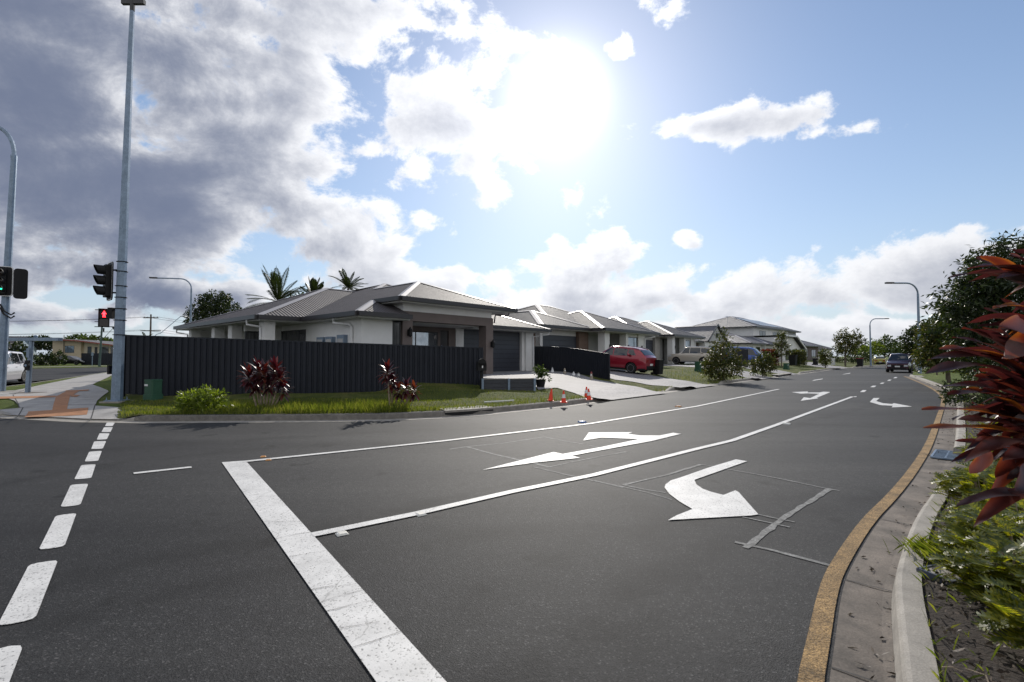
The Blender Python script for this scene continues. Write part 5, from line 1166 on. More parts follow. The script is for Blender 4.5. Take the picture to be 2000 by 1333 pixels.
# traffic cones
def cone(loc, label, bands, tilt=0.0, h=.36):
    t = thing('traffic_cone', label, 'traffic cone', loc, rnd.uniform(0,3), 'traffic cones on the lawn corner'); t.rotation_euler = (0,R(tilt),0)
    MB().prism(rrect(.21,.21,.04),0,.025).build('base', M['cone'], t); r = lambda z: lerp(.078,.02,z/h)
    MB().lathe([(r(.0),.03),(r(.03),.04),(r(h),h)],16).build('body', M['cone'], t)
    if bands: MB().lathe([(r(h*.38)+.004,h*.38),(r(h*.70)+.004,h*.70)],16).build('white_band', M['white'], t)
cone(onv(1075,783.5),'plain orange traffic cone leaning slightly without a white band',False,6,.38); cone(onv(1101,786.5),'banded orange and white cone nearest the kerb',True)
cone(onv(1145,776),'banded orange and white cone behind its twin by the driveway edge',True,2); cone(onv(1150.5,781),'banded orange and white cone in front of its twin by the driveway edge',True,-2)
# wheelie bins, letter boxes and small things along the verge
def bin_(loc, rz, label, lid, s_=1.0, body=None):
    t = thing('wheelie_bin', label, 'bin', loc, rz); t.scale = (s_,)*3
    mb = MB(); b0,b1 = rrect(.46,.5,.06), rrect(.56,.62,.06); n_ = len(b0); mb.add([(x,y,.05) for x,y in b0]+[(x,y,.95) for x,y in b1],[tuple(range(n_-1,-1,-1)),tuple(range(n_,2*n_))]+[(i,(i+1)%n_,n_+(i+1)%n_,n_+i) for i in range(n_)]); mb.build('body', body or M['black'], t)
    MB().prism(rrect(.60,.68,.06), .95, 1.03).build('lid', lid, t)
    for sx in (-.24,.24): MB().lathe([(0,-.03),(.1,-.03),(.1,.03),(0,.03)],12,(sx,.28,.1),'x').build('wheel', M['tyre'], t)
    MB().tube([(-.22,.38,.98),(.22,.38,.98)],.02,6).build('handle', M['black'], t)
bin_(onv(1285,733),R(40),'dark wheelie bin standing in the grass behind the red car',M['black'],.95)
redlid = mat('red_lid',(.20,.015,.02),.5); bin_(onv(1680,717.5),R(40),'dark wheelie bin with a red lid on the far kerb near the street trees',redlid,1.15); bin_(onv(1593,714),R(40),'dark bin beside the driveway of the two storey house',M['kerb'],1.0)
bin_(onv(1549,715),R(40),'dark bin in front of the clipped green hedge',M['black'],1.3)
p_ = onv(1627,713); t = thing('white_cabinet','white upright utility cabinet on the far verge beside a small tree','cabinet',p_,R(40)); MB().prism(rrect(.62,.4,.04),0,.95).build('body', M['white'], t); MB().box((-.26,-.21,.12),(.26,-.2,.85)).build('door', M['render2'], t)
p_ = D(943,713,18.2); t = thing('letter_box','black letter box fixed at the right end of the long charcoal fence','letter box',(p_[0]-.05,p_[1]-.1,0),R(18))
MB().box((-.17,-.14,1.0),(.17,.14,1.28)).tube([(0,-.14,1.28),(0,.14,1.28)],.165,12).build('box', M['black'], t); MB().box((-.04,-.03,0),(.04,.03,1.0)).build('post', M['black'], t); MB().box((-.012,-.147,1.1),(.03,-.14,1.19)).build('key_plate', M['white'], t)
# pot plant and the garden ornaments along the short fence
def ornament(u, v, label, kind, h, m1, m2):
    p = onv(u, v); t = thing('garden_ornament', label, 'ornament', (p[0],p[1],p[2]+.02), rnd.uniform(-.5,.5), 'garden ornaments along the short fence')
    MB().lathe([(.10,0),(.12,.05),(.105,h*.35),(.08,h*.55),(.05,h*.62)],12).build('body', m1, t); MB().lathe([(.0,h*.6),(.055,h*.63),(.072,h*.72),(.05,h*.82),(.0,h*.85)],12).build('head', M['cream'] if kind=='gnome' else m1, t)
    t.scale = (.75,.75,.75)
    if kind == 'gnome': MB().lathe([(.085,h*.76),(.06,h*.86),(.0,h*1.05)],12).build('hat', m2, t); MB().lathe([(0,h*.45),(.05,h*.5),(.06,h*.58),(.02,h*.66)],10,(0,-.05,0)).build('beard', M['white'], t)
    else: MB().lathe([(.0,h*.8),(.03,h*.84),(.012,h*1.0),(0,h*1.02)],8,(0,-.02,0)).build('crest', m2, t)
stone = mat('weathered_stone',(.32,.28,.22),.9); redp = mat('red_glaze',(.22,.03,.03),.4)
ornament(1079,729,'white garden ornament nearest the potted shrub','bird',.42,M['white'],M['white']); ornament(1103,731.5,'brown stone garden ornament second along the short fence','gnome',.42,stone,stone)
ornament(1120.5,735,'small white garden ornament in the middle of the fence row','bird',.30,M['white'],M['white']); ornament(1130,736.5,'tiny cream garden ornament right of the small white one','bird',.28,M['soffit'],stone); ornament(1155,743,'red and white gnome at the street end of the short fence','gnome',.56,stone,redp)
a_, b_ = onv(946,789), onv(1004,785.5)
tag(MB().tube([(a_[0],a_[1],a_[2]+.05),((a_[0]+b_[0])/2,(a_[1]+b_[1])/2,(a_[2]+b_[2])/2+.045),(b_[0],b_[1],b_[2]+.05)],.022,6).build('conduit_pipe', M['soffit']), 'pale conduit pipe lying on the lawn behind the kerb inlet', 'pipe')
# ------------------------------------------------------------------ cars
def interp(tab, x):
    if x <= tab[0][0]: return tab[0][1]
    for (a,p),(b,q) in zip(tab, tab[1:]):
        if x <= b:
            k = (x-a)/(b-a); return p+(q-p)*k
    return tab[-1][1]
def smooth_tab(tab, x, r=.09): return (interp(tab,x-r)+2*interp(tab,x)+interp(tab,x+r))/4
def car(name, label, loc, rz, paint, L_, W_, belt, top, wheels, wr, side, ws, rs, gc=.2, trim=None, rails=False, plate=True, cat='car', pitch=0.0, clad=True):
    """x forward. belt, top: (x,z) tables; wheels: axle x; side: x-ranges of side windows; ws, rs: x-range of windscreen and rear screen"""
    t = thing(name, label, cat, loc, rz); t.rotation_euler = (0, R(-pitch), rz)
    hl = L_/2; hw = W_/2; trim = trim or M['black']; ra = wr*1.17
    xs = sorted(set([round(-hl+L_*i/64,4) for i in range(65)]+[round(w_+ra*math.cos(R(a)),4) for w_ in wheels for a in range(0,181,12)]))
    def plan(x): return 1-.16*abs(x/hl)**5-.02*abs(x/hl)**2
    def zb(x):
        z = gc+.10*max(0,abs(x)/hl-.8)/.2*1.2
        for w_ in wheels:
            if abs(x-w_) < ra-1e-6: z = max(z, wr+math.sqrt(max(0,ra*ra-(x-w_)**2)))
        return z
    def sec(x, tt, off=0.0):
        "point of the skin: tt 0 bottom .. 3 belt .. 5 roof edge .. 7 middle of the roof"
        hb = hw*plan(x); b, a, p = smooth_tab(belt,x), zb(x), max(smooth_tab(top,x), smooth_tab(belt,x)+.012)
        g = min(1,(p-b)/.5); hr = hb*(.955-.22*g)
        Z = [a, max(a,gc+.33*(b-gc)), max(a,gc+.72*(b-gc)), max(a,b), b+.52*(p-b), p-.05*g-.004, p-.006*g, p+.015*g+.012]
        Y = [hb*.95, hb*1.0, hb*.995, hb*.955, hb*(.955-.10*g), hr, hr-.07*(.3+.7*g), 0]
        i = min(6,int(tt)); k = tt-i; y, z = lerp(Y[i],Y[i+1],k), lerp(Z[i],Z[i+1],k)
        if off:
            dy, dz = Y[i+1]-Y[i], Z[i+1]-Z[i]; l = math.hypot(dy,dz) or 1; y += dz/l*off; z += -dy/l*off
        return (x, y, z)
    T_ = [0,1,2,3,4,5,6,7]; nT = len(T_); ring = 2*nT-1
    mb = MB(); vs = []
    for x in xs:
        h_ = [sec(x,k) for k in T_]; vs += h_ + [(a,-b,c) for a,b,c in h_[-2::-1]]
    fs = [(i*ring+k,(i+1)*ring+k,(i+1)*ring+k+1,i*ring+k+1) for i in range(len(xs)-1) for k in range(ring-1)]
    fs.append(tuple(range(ring))); m_ = (len(xs)-1)*ring; fs.append(tuple(range(m_+ring-1,m_-1,-1)))
    body = mb.add(vs, fs).build('body', paint, t, smooth=True, sharp=38)
    MB().box((-hl+.12,-hw*.78,gc+.02),(hl-.12,hw*.78,min(z for _,z in belt)-.12)).build('underbody', M['black'], t)
    def patch(nm, x0, x1, t0, t1, m, off=.006, nx=8, nt=5, both=True, par=None, taper=None):
        sides = (1,-1) if both else (1,)
        for sg in sides:
            vs = []
            for i in range(nx+1):
                for j in range(nt+1):
                    tt = lerp(t0,t1,j/nt); xa = lerp(x0,x1,i/nx)
                    if taper: xa = lerp(x0+taper[0]*(j/nt), x1-taper[1]*(j/nt), i/nx)
                    p = sec(xa,tt,off); vs.append((p[0],p[1]*sg,p[2]))
            MB().add(vs,[(i*(nt+1)+j,(i+1)*(nt+1)+j,(i+1)*(nt+1)+j+1,i*(nt+1)+j+1)[::sg] for i in range(nx) for j in range(nt)]).build(nm, m, par or t, smooth=True)
    for a, b, t0, t1, tp in side: patch('side_window', a, b, t0, t1, M['carglass'], taper=tp)
    def screen(nm, x0, x1):
        n_, k_ = 6, 12; vs = []
        for i in range(n_+1):
            x = lerp(x0,x1,i/n_); e = sec(x,5.25,.006); c_ = sec(x,7,.008)
            for j in range(k_+1):
                q = -1+2*j/k_; p = sec(x,lerp(7,5.15,abs(q)),.007); vs.append((p[0],p[1]*(1 if q>0 else -1),p[2]))
        MB().add(vs,[(i*(k_+1)+j,i*(k_+1)+j+1,(i+1)*(k_+1)+j+1,(i+1)*(k_+1)+j) for i in range(n_) for j in range(k_)]).build(nm, M['carglass'], t, smooth=True)
    screen('windscreen', *ws); screen('rear_screen', *rs)
    if clad:
        patch('sill_trim', -hl+.05, hl-.05, 0, .45, trim, .008, 40, 1)
    M.setdefault('headlamp', mat('headlamp',(.55,.57,.6),.08,var=.1,spec=1)); M.setdefault('taillamp', mat('tail_lamp',(.25,.008,.008),.12,var=.1,spec=.8))
    patch('headlight', hl-.42, hl-.04, 2.15, 2.75, M['headlamp'], .009, 5, 2); patch('tail_light', -hl+.02, -hl+.32, 2.2, 2.9, M['taillamp'], .009, 5, 2)
    bf, br = smooth_tab(belt,hl), smooth_tab(belt,-hl); fwd = hw*plan(hl)
    MB().prism([(hl+.012,-fwd*.55),(hl+.012,fwd*.55),(hl-.05,fwd*.6),(hl-.05,-fwd*.6)], bf-.30, bf-.10).build('grille', M['black'], t)
    MB().box((hl-.06,-fwd*.82,gc+.08),(hl+.02,fwd*.82,gc+.24)).build('front_bumper', trim, t); MB().box((-hl-.03,-fwd*.82,gc+.12),(-hl+.05,fwd*.82,gc+.32)).build('rear_bumper', trim, t)
    for nm, s2 in (('tail_light',1),('tail_light',-1)): MB().prism([(-hl-.008,s2*fwd*.52),(-hl-.008,s2*fwd*.93),(-hl+.06,s2*fwd*.97),(-hl+.06,s2*fwd*.52)][::s2], br-.22, br-.06).build(nm, M['taillamp'], t)
    for s2 in (1,-1): MB().prism([(hl+.008,s2*fwd*.60),(hl+.008,s2*fwd*.93),(hl-.06,s2*fwd*.97),(hl-.06,s2*fwd*.6)][::-s2], bf-.25, bf-.09).build('headlight', M['headlamp'], t)
    if plate:
        MB().box((hl+.012,-.19,gc+.28),(hl+.028,.19,gc+.40)).build('number_plate', M['white'], t); MB().box((-hl-.022,-.19,br-.42),(-hl-.008,.19,br-.30)).build('number_plate', M['white'], t)
    for s2 in (1,-1):
        x = ws[0]+.55 if ws[0] > 0 else ws[0]; xm = interp([(0,0),(1,1)],0)+ (side[0][1] if side else .6)
        p = sec(xm-.12,3.2); mp = MB().lathe([(.0,-.10),(.075,-.08),(.085,.04),(.04,.09),(0,.10)],10,(p[0],s2*(p[1]+.13),p[2]+.07),'y').box((p[0]-.03,min(s2*(p[1]-.02),s2*(p[1]+.1)),p[2]+.02),(p[0]+.03,max(s2*(p[1]-.02),s2*(p[1]+.1)),p[2]+.06)).build('mirror', paint, t, smooth=True)
        if rails:
            xa, xb = rs[1]+.1, ws[0]-.25; P = [sec(lerp(xa,xb,i/8),5.6,.05) for i in range(9)]; P = [sec(xa-.1,5.6,0)]+P+[sec(xb+.1,5.6,0)]
            MB().tube([(a,b*s2,c) for a,b,c in P],.022,6).build('roof_rail', M['rim'], t)
        for k in (-.35,.75): 
            q = sec(k, 2.55, .012); MB().box((q[0]-.1,min(s2*q[1],s2*(q[1]+.02)),q[2]-.015),(q[0]+.1,max(s2*q[1],s2*(q[1]+.02)),q[2]+.015)).build('door_handle', paint, t)
    for w_ in wheels:
        for s2 in (1,-1):
            c_ = (w_, s2*(hw-.13), wr); wo = bpy.data.objects.new('wheel', None); COL.objects.link(wo); wo.parent = t; wo.location = c_; wo.empty_display_size=.1
            MB().lathe([(wr*.62,-.11),(wr*.9,-.115),(wr,-.08),(wr,.08),(wr*.9,.115),(wr*.62,.11)],28,axis='y').build('tyre', M['tyre'], wo, smooth=True, sharp=40)
            mb = MB().lathe([(wr*.66,s2*.02),(wr*.66,s2*.112),(wr*.60,s2*.112),(wr*.58,s2*.03)][::s2],28,axis='y')
            for k in range(10):
                a = 2*math.pi*k/10+ (.12 if k%2 else -.12); d_ = Vector((math.cos(a),0,math.sin(a))); s3 = Vector((-math.sin(a),0,math.cos(a)))
                mb.add([d_*.03+s3*.022+Vector((0,s2*.09,0)),d_*wr*.62+s3*.02+Vector((0,s2*.10,0)),d_*wr*.62-s3*.02+Vector((0,s2*.10,0)),d_*.03-s3*.022+Vector((0,s2*.09,0))],[(0,1,2,3)])
            mb.lathe([(0,s2*.07),(.06,s2*.07),(.055,s2*.10),(0,s2*.10)],12,axis='y'); mb.build('rim', M['rim'], wo)
            MB().lathe([(0,s2*.0),(wr*.64,s2*.0),(wr*.64,s2*.02),(0,s2*.02)],20,axis='y').build('brake_disc', M['black'], wo)
    return t
def carpaint(name, col, metal=.4): return mat(name, col, .28, metal=metal, var=.04, coat=1.0)
SUVB = [(-2.2,.95),(-1.9,1.06),(-.5,1.0),(.85,.98),(1.3,.96),(1.9,.86),(2.2,.70)]
SUVT = [(-2.2,1.0),(-2.08,1.16),(-1.72,1.50),(-1.3,1.585),(-.3,1.64),(.35,1.60),(1.15,1.0),(1.3,.97),(1.9,.87),(2.2,.70)]
suv_side = [(-1.55,-1.0,3.35,4.75,(.25,.0)),(-.95,.0,3.2,4.8,(0,0)),(.06,.95,3.2,4.8,(0,.42))]
def heading(a): return R(a)
# red car on the second driveway, tail to the street
pr = onv(1233,735); hd_ = 138.0; ex = (math.cos(R(hd_)), math.sin(R(hd_)))
def hz(x, y): return hgt(x, y)
def place(cx, cy, hd, L_=2.6):
    a = hgt(cx+math.cos(R(hd))*L_/2, cy+math.sin(R(hd))*L_/2); b = hgt(cx-math.cos(R(hd))*L_/2, cy-math.sin(R(hd))*L_/2)
    return (cx,cy,(a+b)/2+.032), math.degrees(math.atan2(a-b,L_))
rw = D(1233,733,29.6); cx, cy = rw[0]+ex[0]*1.3+.55, rw[1]+ex[1]*1.3+.62
lo, pt = place(cx,cy,hd_)
car('red_suv','shiny red five door car parked tail out on the second driveway',lo,R(hd_),carpaint('red_paint',(.29,.010,.026),.3),4.4,1.82,SUVB,SUVT,(1.33,-1.27),.335,suv_side,(.42,1.08),(-2.06,-1.74),pitch=pt,rails=True)
# beige four wheel drive
PB = [(-2.4,1.02),(-2.1,1.10),(0,1.10),(1.0,1.10),(1.9,1.08),(2.25,1.0),(2.4,.86)]; PT = [(-2.4,1.1),(-2.3,1.55),(-2.05,1.80),(-1.2,1.86),(.2,1.86),(.55,1.80),(1.15,1.14),(1.9,1.10),(2.25,1.02),(2.4,.86)]
lo, pt = place(D(1335,700,50.5)[0]+.9, 50.5-.2, 140.0)
car('beige_suv','beige four wheel drive parked nose to the house behind the verge tree',lo,R(140),carpaint('beige_paint',(.50,.45,.38),.25),4.8,1.88,PB,PT,(1.45,-1.35),.38,[(-2.0,-1.1,3.3,4.75,(.12,0)),(-1.05,.0,3.2,4.8,(0,0)),(.06,.95,3.2,4.8,(0,.36))],(.58,1.1),(-2.3,-2.08),gc=.28,pitch=pt,rails=True,trim=M['rim'])
# blue van, nose to the street
VB = [(-2.3,1.0),(-2.0,1.05),(.6,1.02),(1.5,1.0),(2.1,.86),(2.3,.70)]; VT = [(-2.3,1.2),(-2.22,1.75),(-1.9,1.92),(.2,1.96),(.7,1.86),(1.55,1.08),(2.1,.9),(2.3,.72)]
lo, pt = place(D(1459,700,54.0)[0], 54.0, -42.0)
car('blue_van','bright blue people mover parked nose out behind the small charcoal fence end',lo,R(-42),carpaint('blue_paint',(.010,.06,.30),.3),4.6,1.84,VB,VT,(1.45,-1.35),.33,[(-2.0,-1.1,3.2,4.8,(.1,0)),(-1.05,.0,3.2,4.8,(0,0)),(.06,1.25,3.2,4.8,(0,.5))],(.72,1.5),(-2.22,-1.95),pitch=pt)
# maroon car coming up the lane
fx = G(1756,728.5); hm = 225.0
car('maroon_suv','dark maroon four wheel drive coming along the lane with a silver grille',(fx[0]+1.55,fx[1]+1.7,0),R(hm),carpaint('maroon_paint',(.045,.008,.018),.4),4.7,1.92,[(-2.35,1.02),(0,1.06),(1.0,1.05),(1.9,1.0),(2.2,.92),(2.35,.80)],[(-2.35,1.1),(-2.25,1.4),(-1.9,1.72),(-.8,1.80),(.2,1.80),(.5,1.76),(1.2,1.08),(1.9,1.02),(2.2,.95),(2.35,.80)],(1.4,-1.38),.37,[(-2.0,-1.1,3.3,4.75,(.2,0)),(-1.05,.0,3.2,4.8,(0,0)),(.06,1.0,3.2,4.8,(0,.36))],(.56,1.14),(-2.24,-1.95),gc=.24,rails=True)
# yellow hatch going away
yx = G(1719,713.6)
car('yellow_hatchback','small yellow green hatchback driving away past the far street lamp',(yx[0],yx[1]+.5,0),R(62),carpaint('yellow_paint',(.36,.32,.07),.3),4.0,1.72,[(-2.0,.9),(-1.7,.98),(0,.95),(1.0,.92),(1.7,.8),(2.0,.66)],[(-2.0,.95),(-1.9,1.1),(-1.55,1.42),(-.3,1.50),(.3,1.46),(1.1,.96),(1.7,.82),(2.0,.66)],(1.25,-1.22),.31,[(-1.4,-.9,3.35,4.75,(.25,0)),(-.85,.0,3.2,4.8,(0,0)),(.06,.85,3.2,4.8,(0,.38))],(.38,1.04),(-1.88,-1.58),clad=False)
# dark blue car on the side street at the right
bx = G(1801,716.5)
car('dark_blue_car','dark blue sedan waiting in the side street under the big trees',(bx[0]+.8,bx[1]+1.5,0),R(200),carpaint('navy_paint',(.012,.025,.06),.3),4.6,1.8,[(-2.3,.92),(-1,.96),(.9,.93),(1.8,.84),(2.3,.66)],[(-2.3,.95),(-1.6,1.02),(-.9,1.38),(-.2,1.43),(.3,1.40),(1.1,.96),(1.8,.86),(2.3,.66)],(1.38,-1.35),.32,[(-.95,.0,3.2,4.75,(.3,0)),(.06,.85,3.2,4.8,(0,.4))],(.38,1.04),(-1.5,-.98),clad=False)
# white people mover at the left edge
wx = D(20,752,27)
car('white_van','silver white people mover turning at the far left behind the crossing post',(wx[0]-1.35,wx[1]+.3,0),R(-62),carpaint('white_pearl',(.52,.51,.54),.2),4.8,1.82,[(-2.4,.98),(-2.1,1.05),(.8,1.0),(1.6,.95),(2.15,.82),(2.4,.66)],[(-2.4,1.1),(-2.3,1.5),(-1.9,1.80),(-.2,1.86),(.45,1.80),(1.7,1.0),(2.15,.86),(2.4,.66)],(1.5,-1.4),.33,[(-2.0,-1.0,3.2,4.8,(.2,0)),(-.92,.15,3.2,4.8,(0,0)),(.22,1.35,3.2,4.8,(0,.62))],(.52,1.62),(-2.3,-1.95),clad=False)
# black sedan parked on the far verge
sx = D(137,712,76)
car('black_sedan','glossy black sedan parked on the far side of the cross street',(sx[0],sx[1],.17),R(200+168),carpaint('black_paint',(.006,.006,.008),.2),4.7,1.85,[(-2.35,.96),(-1,.98),(.9,.92),(1.8,.82),(2.35,.62)],[(-2.35,1.0),(-1.75,1.06),(-1.0,1.36),(-.3,1.42),(.3,1.38),(1.2,.95),(1.8,.84),(2.35,.62)],(1.42,-1.38),.34,[(-1.1,-.1,3.2,4.75,(.35,0)),(-.04,.9,3.2,4.8,(0,.45))],(.40,1.12),(-1.65,-1.05),clad=False)
# ------------------------------------------------------------------ plants
rng = np.random.default_rng(11)
def unit(a): return a/np.maximum(np.linalg.norm(a,axis=-1,keepdims=True),1e-9)
def leafcards(C, Dv, ln, wd, fold=.25):
    "one folded leaf (4 corners) at each point of C pointing along Dv"
    n = len(C); d = unit(Dv); r = unit(rng.normal(size=(n,3))); s = unit(np.cross(d, r)); nn = np.cross(s, d)
    ln = np.asarray(ln).reshape(-1,1)*np.ones((n,1)); wd = np.asarray(wd).reshape(-1,1)*np.ones((n,1))
    V = np.empty((n,4,3)); V[:,0] = C; V[:,1] = C+d*ln*.45+s*wd*.5+nn*wd*fold; V[:,2] = C+d*ln; V[:,3] = C+d*ln*.45-s*wd*.5+nn*wd*fold
    return V.reshape(-1,3), np.arange(n*4).reshape(n,4)
def crown(blobs, n, ln, wd, droop=.3, sprig=10, spread=.28, shell=.55, upl=.2):
    "leaves in sprigs spread through several ellipsoids"
    w_ = np.array([b[3]*b[4]*b[5] for b in blobs])**.75; k = max(1,n//sprig); bi = rng.choice(len(blobs), k, p=w_/w_.sum()); B = np.array(blobs)[bi]
    u = unit(rng.normal(size=(k,3))); r = shell+(1-shell)*rng.random((k,1))**.6; r *= rng.uniform(.86,1.12,(k,1))
    S = B[:,:3]+u*r*B[:,3:]; sd_ = unit(u+rng.normal(size=(k,3))*.5+np.array([0,0,upl]))
    i = np.repeat(np.arange(k), sprig); m = len(i)
    t = rng.uniform(-.6,1,(m,1)); C = S[i]+sd_[i]*t*spread+rng.normal(size=(m,3))*spread*.35
    Dv = sd_[i]*.7+rng.normal(size=(m,3))*.75; Dv[:,2] -= droop
    return leafcards(C, Dv, ln*rng.uniform(.7,1.25,m), wd*rng.uniform(.75,1.2,m))
def plant(name, label, cat, loc, blobs, n, ln, wd, m, trunk=None, branches=6, group=None, tr=.07, part='crown', **kw):
    t = thing(name, label, cat, loc, 0, group); V, F = crown(blobs, n, ln, wd, **kw); npmesh(part, V, F, m, t)
    if trunk is not None:
        mb = MB(); top = Vector(trunk); P = [Vector((0,0,-.2)), top*.35+Vector((rnd.uniform(-.05,.05),rnd.uniform(-.05,.05),0)), top*.7, top]
        mb.tube(P, [tr*1.25,tr,tr*.8,tr*.5], 8)
        for b in range(branches):
            q = blobs[rnd.randrange(len(blobs))]; e = Vector((q[0]+rnd.uniform(-.6,.6)*q[3], q[1]+rnd.uniform(-.6,.6)*q[4], q[2]+rnd.uniform(-.2,.6)*q[5])); s_ = top*rnd.uniform(.5,1)
            mid = (s_+e)*.5+Vector((0,0,-.1)); mb.tube([s_,mid,e],[tr*.5,tr*.32,tr*.1],5)
        mb.build('trunk', M['bark'], t)
    return t
def up(u, v, dep):  # point at distance
    return Vector(D(u,v,dep))
# trees behind the white house
q = up(418,600,60)
plant('round_tree','round dark leafy tree rising behind the white corner house','tree',(q.x,q.y,0),[(0,0,7.3,2.7,2.4,1.9),(-1.3,.2,6.4,2.2,2,1.4),(1.4,-.2,6.6,2.0,2,1.7),(.2,0,8.6,1.7,1.6,1.2)],6500,.30,.17,M['leafdark'],trunk=(0,0,5.6),tr=.2,branches=10)
def frond(mb_v, mb_f, base, az, el, ln, droop, nl=42, lw=.021, ll=.5, vee=.4):
    "feather frond: arched rib with narrow leaflets on both sides"
    d = np.array([math.cos(az)*math.cos(el), math.sin(az)*math.cos(el), math.sin(el)]); side = np.array([-math.sin(az), math.cos(az), 0]); pts = []
    p = np.array(base, float); st = ln/nl
    for i in range(nl+1):
        pts.append(p.copy()); p = p+d*st; d = d-np.array([0,0,droop*st*(.4+1.2*i/nl)]); d /= np.linalg.norm(d)
    def add(vs): b = len(mb_v); mb_v.extend(vs); mb_f.append((b,b+1,b+2,b+3))
    for i in range(nl):
        t_ = pts[i+1]-pts[i]; add([pts[i]+side*.018, pts[i]-side*.018, pts[i+1]-side*.014, pts[i+1]+side*.014])
        if i < 3: continue
        k = i/nl; l = ll*(math.sin(math.pi*min(1,k*1.02+.05))**.6)*rnd.uniform(.85,1.1); tn = t_/np.linalg.norm(t_)
        for sg in (1,-1):
            for h_ in (0,.5):
                o = pts[i]+t_*h_; dr = side*sg*.8+tn*.75+np.array([0,0,vee*.5-.35*k]); dr /= np.linalg.norm(dr); e = o+dr*l+np.array([0,0,-.12*l]); m_ = o+dr*l*.5
                add([o, m_+tn*lw, e, m_-tn*lw])
def palm(label, loc, h, nf, ln, droop, els, ll, seed, tr=.14):
    rnd.seed(seed); t = thing('palm_tree', label, 'palm tree', loc, 0, 'palms behind the white house'); v, f = [], []
    for i in range(nf): frond(v, f, (0,0,h), i*2.399+rnd.uniform(-.2,.2), R(rnd.uniform(*els)), ln*rnd.uniform(.8,1.1), droop*rnd.uniform(.7,1.3), ll=ll)
    npmesh('crown', np.array(v), np.array(f), M['palm'], t); MB().tube([(0,0,-.2),(.1,0,h*.5),(0,0,h)],[tr*1.2,tr,tr*.8],8).build('trunk', M['bark'], t)
q = up(543,583,42); palm('large coconut palm with long feathery drooping fronds behind the grey roof',(q.x,q.y,0),6.3,30,3.4,.22,(-8,84),.66,3)
q = up(611,577,44); palm('small palm with upright fronds half hidden behind the roof ridge',(q.x,q.y,0),7.1,14,1.9,.14,(30,88),.42,5)
q = up(680,562,46); palm('neat palm with spreading dark fronds above the middle of the roof',(q.x,q.y,0),8.1,20,2.2,.40,(0,78),.42,8)
q = up(592,580,46); plant('dark_shrub','dark leafy treetop between the two palms behind the roof','tree',(q.x,q.y,0),[(0,0,6.9,1.3,1.2,.7),(1.1,0,6.6,1,1,.6)],900,.3,.16,M['leafdark'],trunk=(0,0,6),tr=.1)
q = up(285,655,90); palm('tiny distant palm top beside the timber power pole',(q.x,q.y,0),4.9,9,1.6,.5,(5,60),.4,9)
# far left trees and shrubs
q = up(170,672,110); plant('spreading_tree','wide dome shaped tree behind the cream house','tree',(q.x,q.y,0),[(0,0,4.6,5.2,4,1.9),(-2.5,0,4.0,3,3,1.5),(2.8,0,4.2,3,3,1.5)],2600,.7,.4,M['leaf'],trunk=(0,0,3.6),tr=.25)
q = up(68,672,105); plant('spreading_tree','low dome of foliage behind the grey roofed house','tree',(q.x,q.y,0),[(0,0,4.6,5,3,1.2),(4,0,4.2,3,3,1)],1500,.7,.4,M['leafdark'],trunk=(0,0,3.6),tr=.25)
q = up(12,690,62); plant('spreading_tree','dark bushy tree at the far left edge beyond the white car','tree',(q.x,q.y,0),[(0,0,1.9,2.4,2,1.8),(1.4,0,1.4,1.7,1.5,1.2)],1800,.4,.22,M['leafdark'],trunk=(0,0,1.2),tr=.15)
for u, v, w_, h_, lb in ((72,702,2.6,1.5,'dark garden shrub in front of the blue wall at the far left'),(92,703,2.0,1.2,'brownish garden shrub left of the dark parked sedan'),(108,700,2.0,1.7,'tall garden shrub behind the tail of the dark parked sedan')):
    q = up(u,714,72); plant('garden_shrub',lb,'shrub',(q.x,q.y,.1),[(0,0,h_*.6,w_*.6,w_*.5,h_*.6)],500,.35,.18,M['leafdark'],trunk=(0,0,h_*.5),tr=.05)
# trees along the left verge
p_ = onv(1413,743); plant('verge_tree','bushy dark verge tree with foliage to the ground beside the beige car','tree',p_,[(0,0,.85,1.0,.95,.75),(0,0,1.55,.78,.75,.7),(.0,0,2.3,.42,.42,.6),(.12,0,2.8,.16,.16,.35),(-.55,.1,.65,.6,.55,.5),(.6,0,.75,.55,.5,.55)],3400,.16,.075,M['leafbrown'],trunk=(0,0,2.2),tr=.045,branches=14,spread=.22)
p_ = onv(1489,736); plant('verge_bush','round leafy verge bush in front of the red hedge','bush',p_,[(0,0,.85,.85,.8,.7),(.2,0,1.2,.5,.5,.45),(-.35,0,.6,.5,.5,.5)],2000,.15,.085,M['leafbrown'],trunk=(0,0,.9),tr=.04,branches=10,spread=.2)
p_ = onv(1527,716); plant('verge_tree','slim young verge tree standing between the red and green hedges','tree',p_,[(0,0,2.0,.85,.8,.9),(0,0,3.0,.6,.6,.8),(.1,0,3.7,.3,.3,.5)],1700,.19,.09,M['leafbrown'],trunk=(0,0,3.4),tr=.05,branches=10,spread=.22)
def hedge(label, c, w_, d_, h_, th, m, n):
    t = thing('hedge', label, 'hedge', c, R(th)); k = n; F_ = rng.random((k,3)); f = rng.integers(0,4,k); F_[f==0,1] = 0; F_[f==1,2] = 1; F_[f==2,0] = 0; F_[f==3,0] = 1
    C = (F_-np.array([.5,.5,0]))*np.array([w_,d_,h_])+rng.normal(size=(k,3))*.07; C[:,2] = np.abs(C[:,2]); Dv = (F_-.5)*np.array([1,1,1.2])+rng.normal(size=(k,3))*.6+np.array([0,0,.3])
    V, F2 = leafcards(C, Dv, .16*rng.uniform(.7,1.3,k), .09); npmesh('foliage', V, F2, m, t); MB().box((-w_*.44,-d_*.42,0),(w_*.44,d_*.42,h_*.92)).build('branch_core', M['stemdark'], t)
M['stemdark'] = mat('dark_twigs',(.012,.014,.008),.95,var=.5,scale=12)
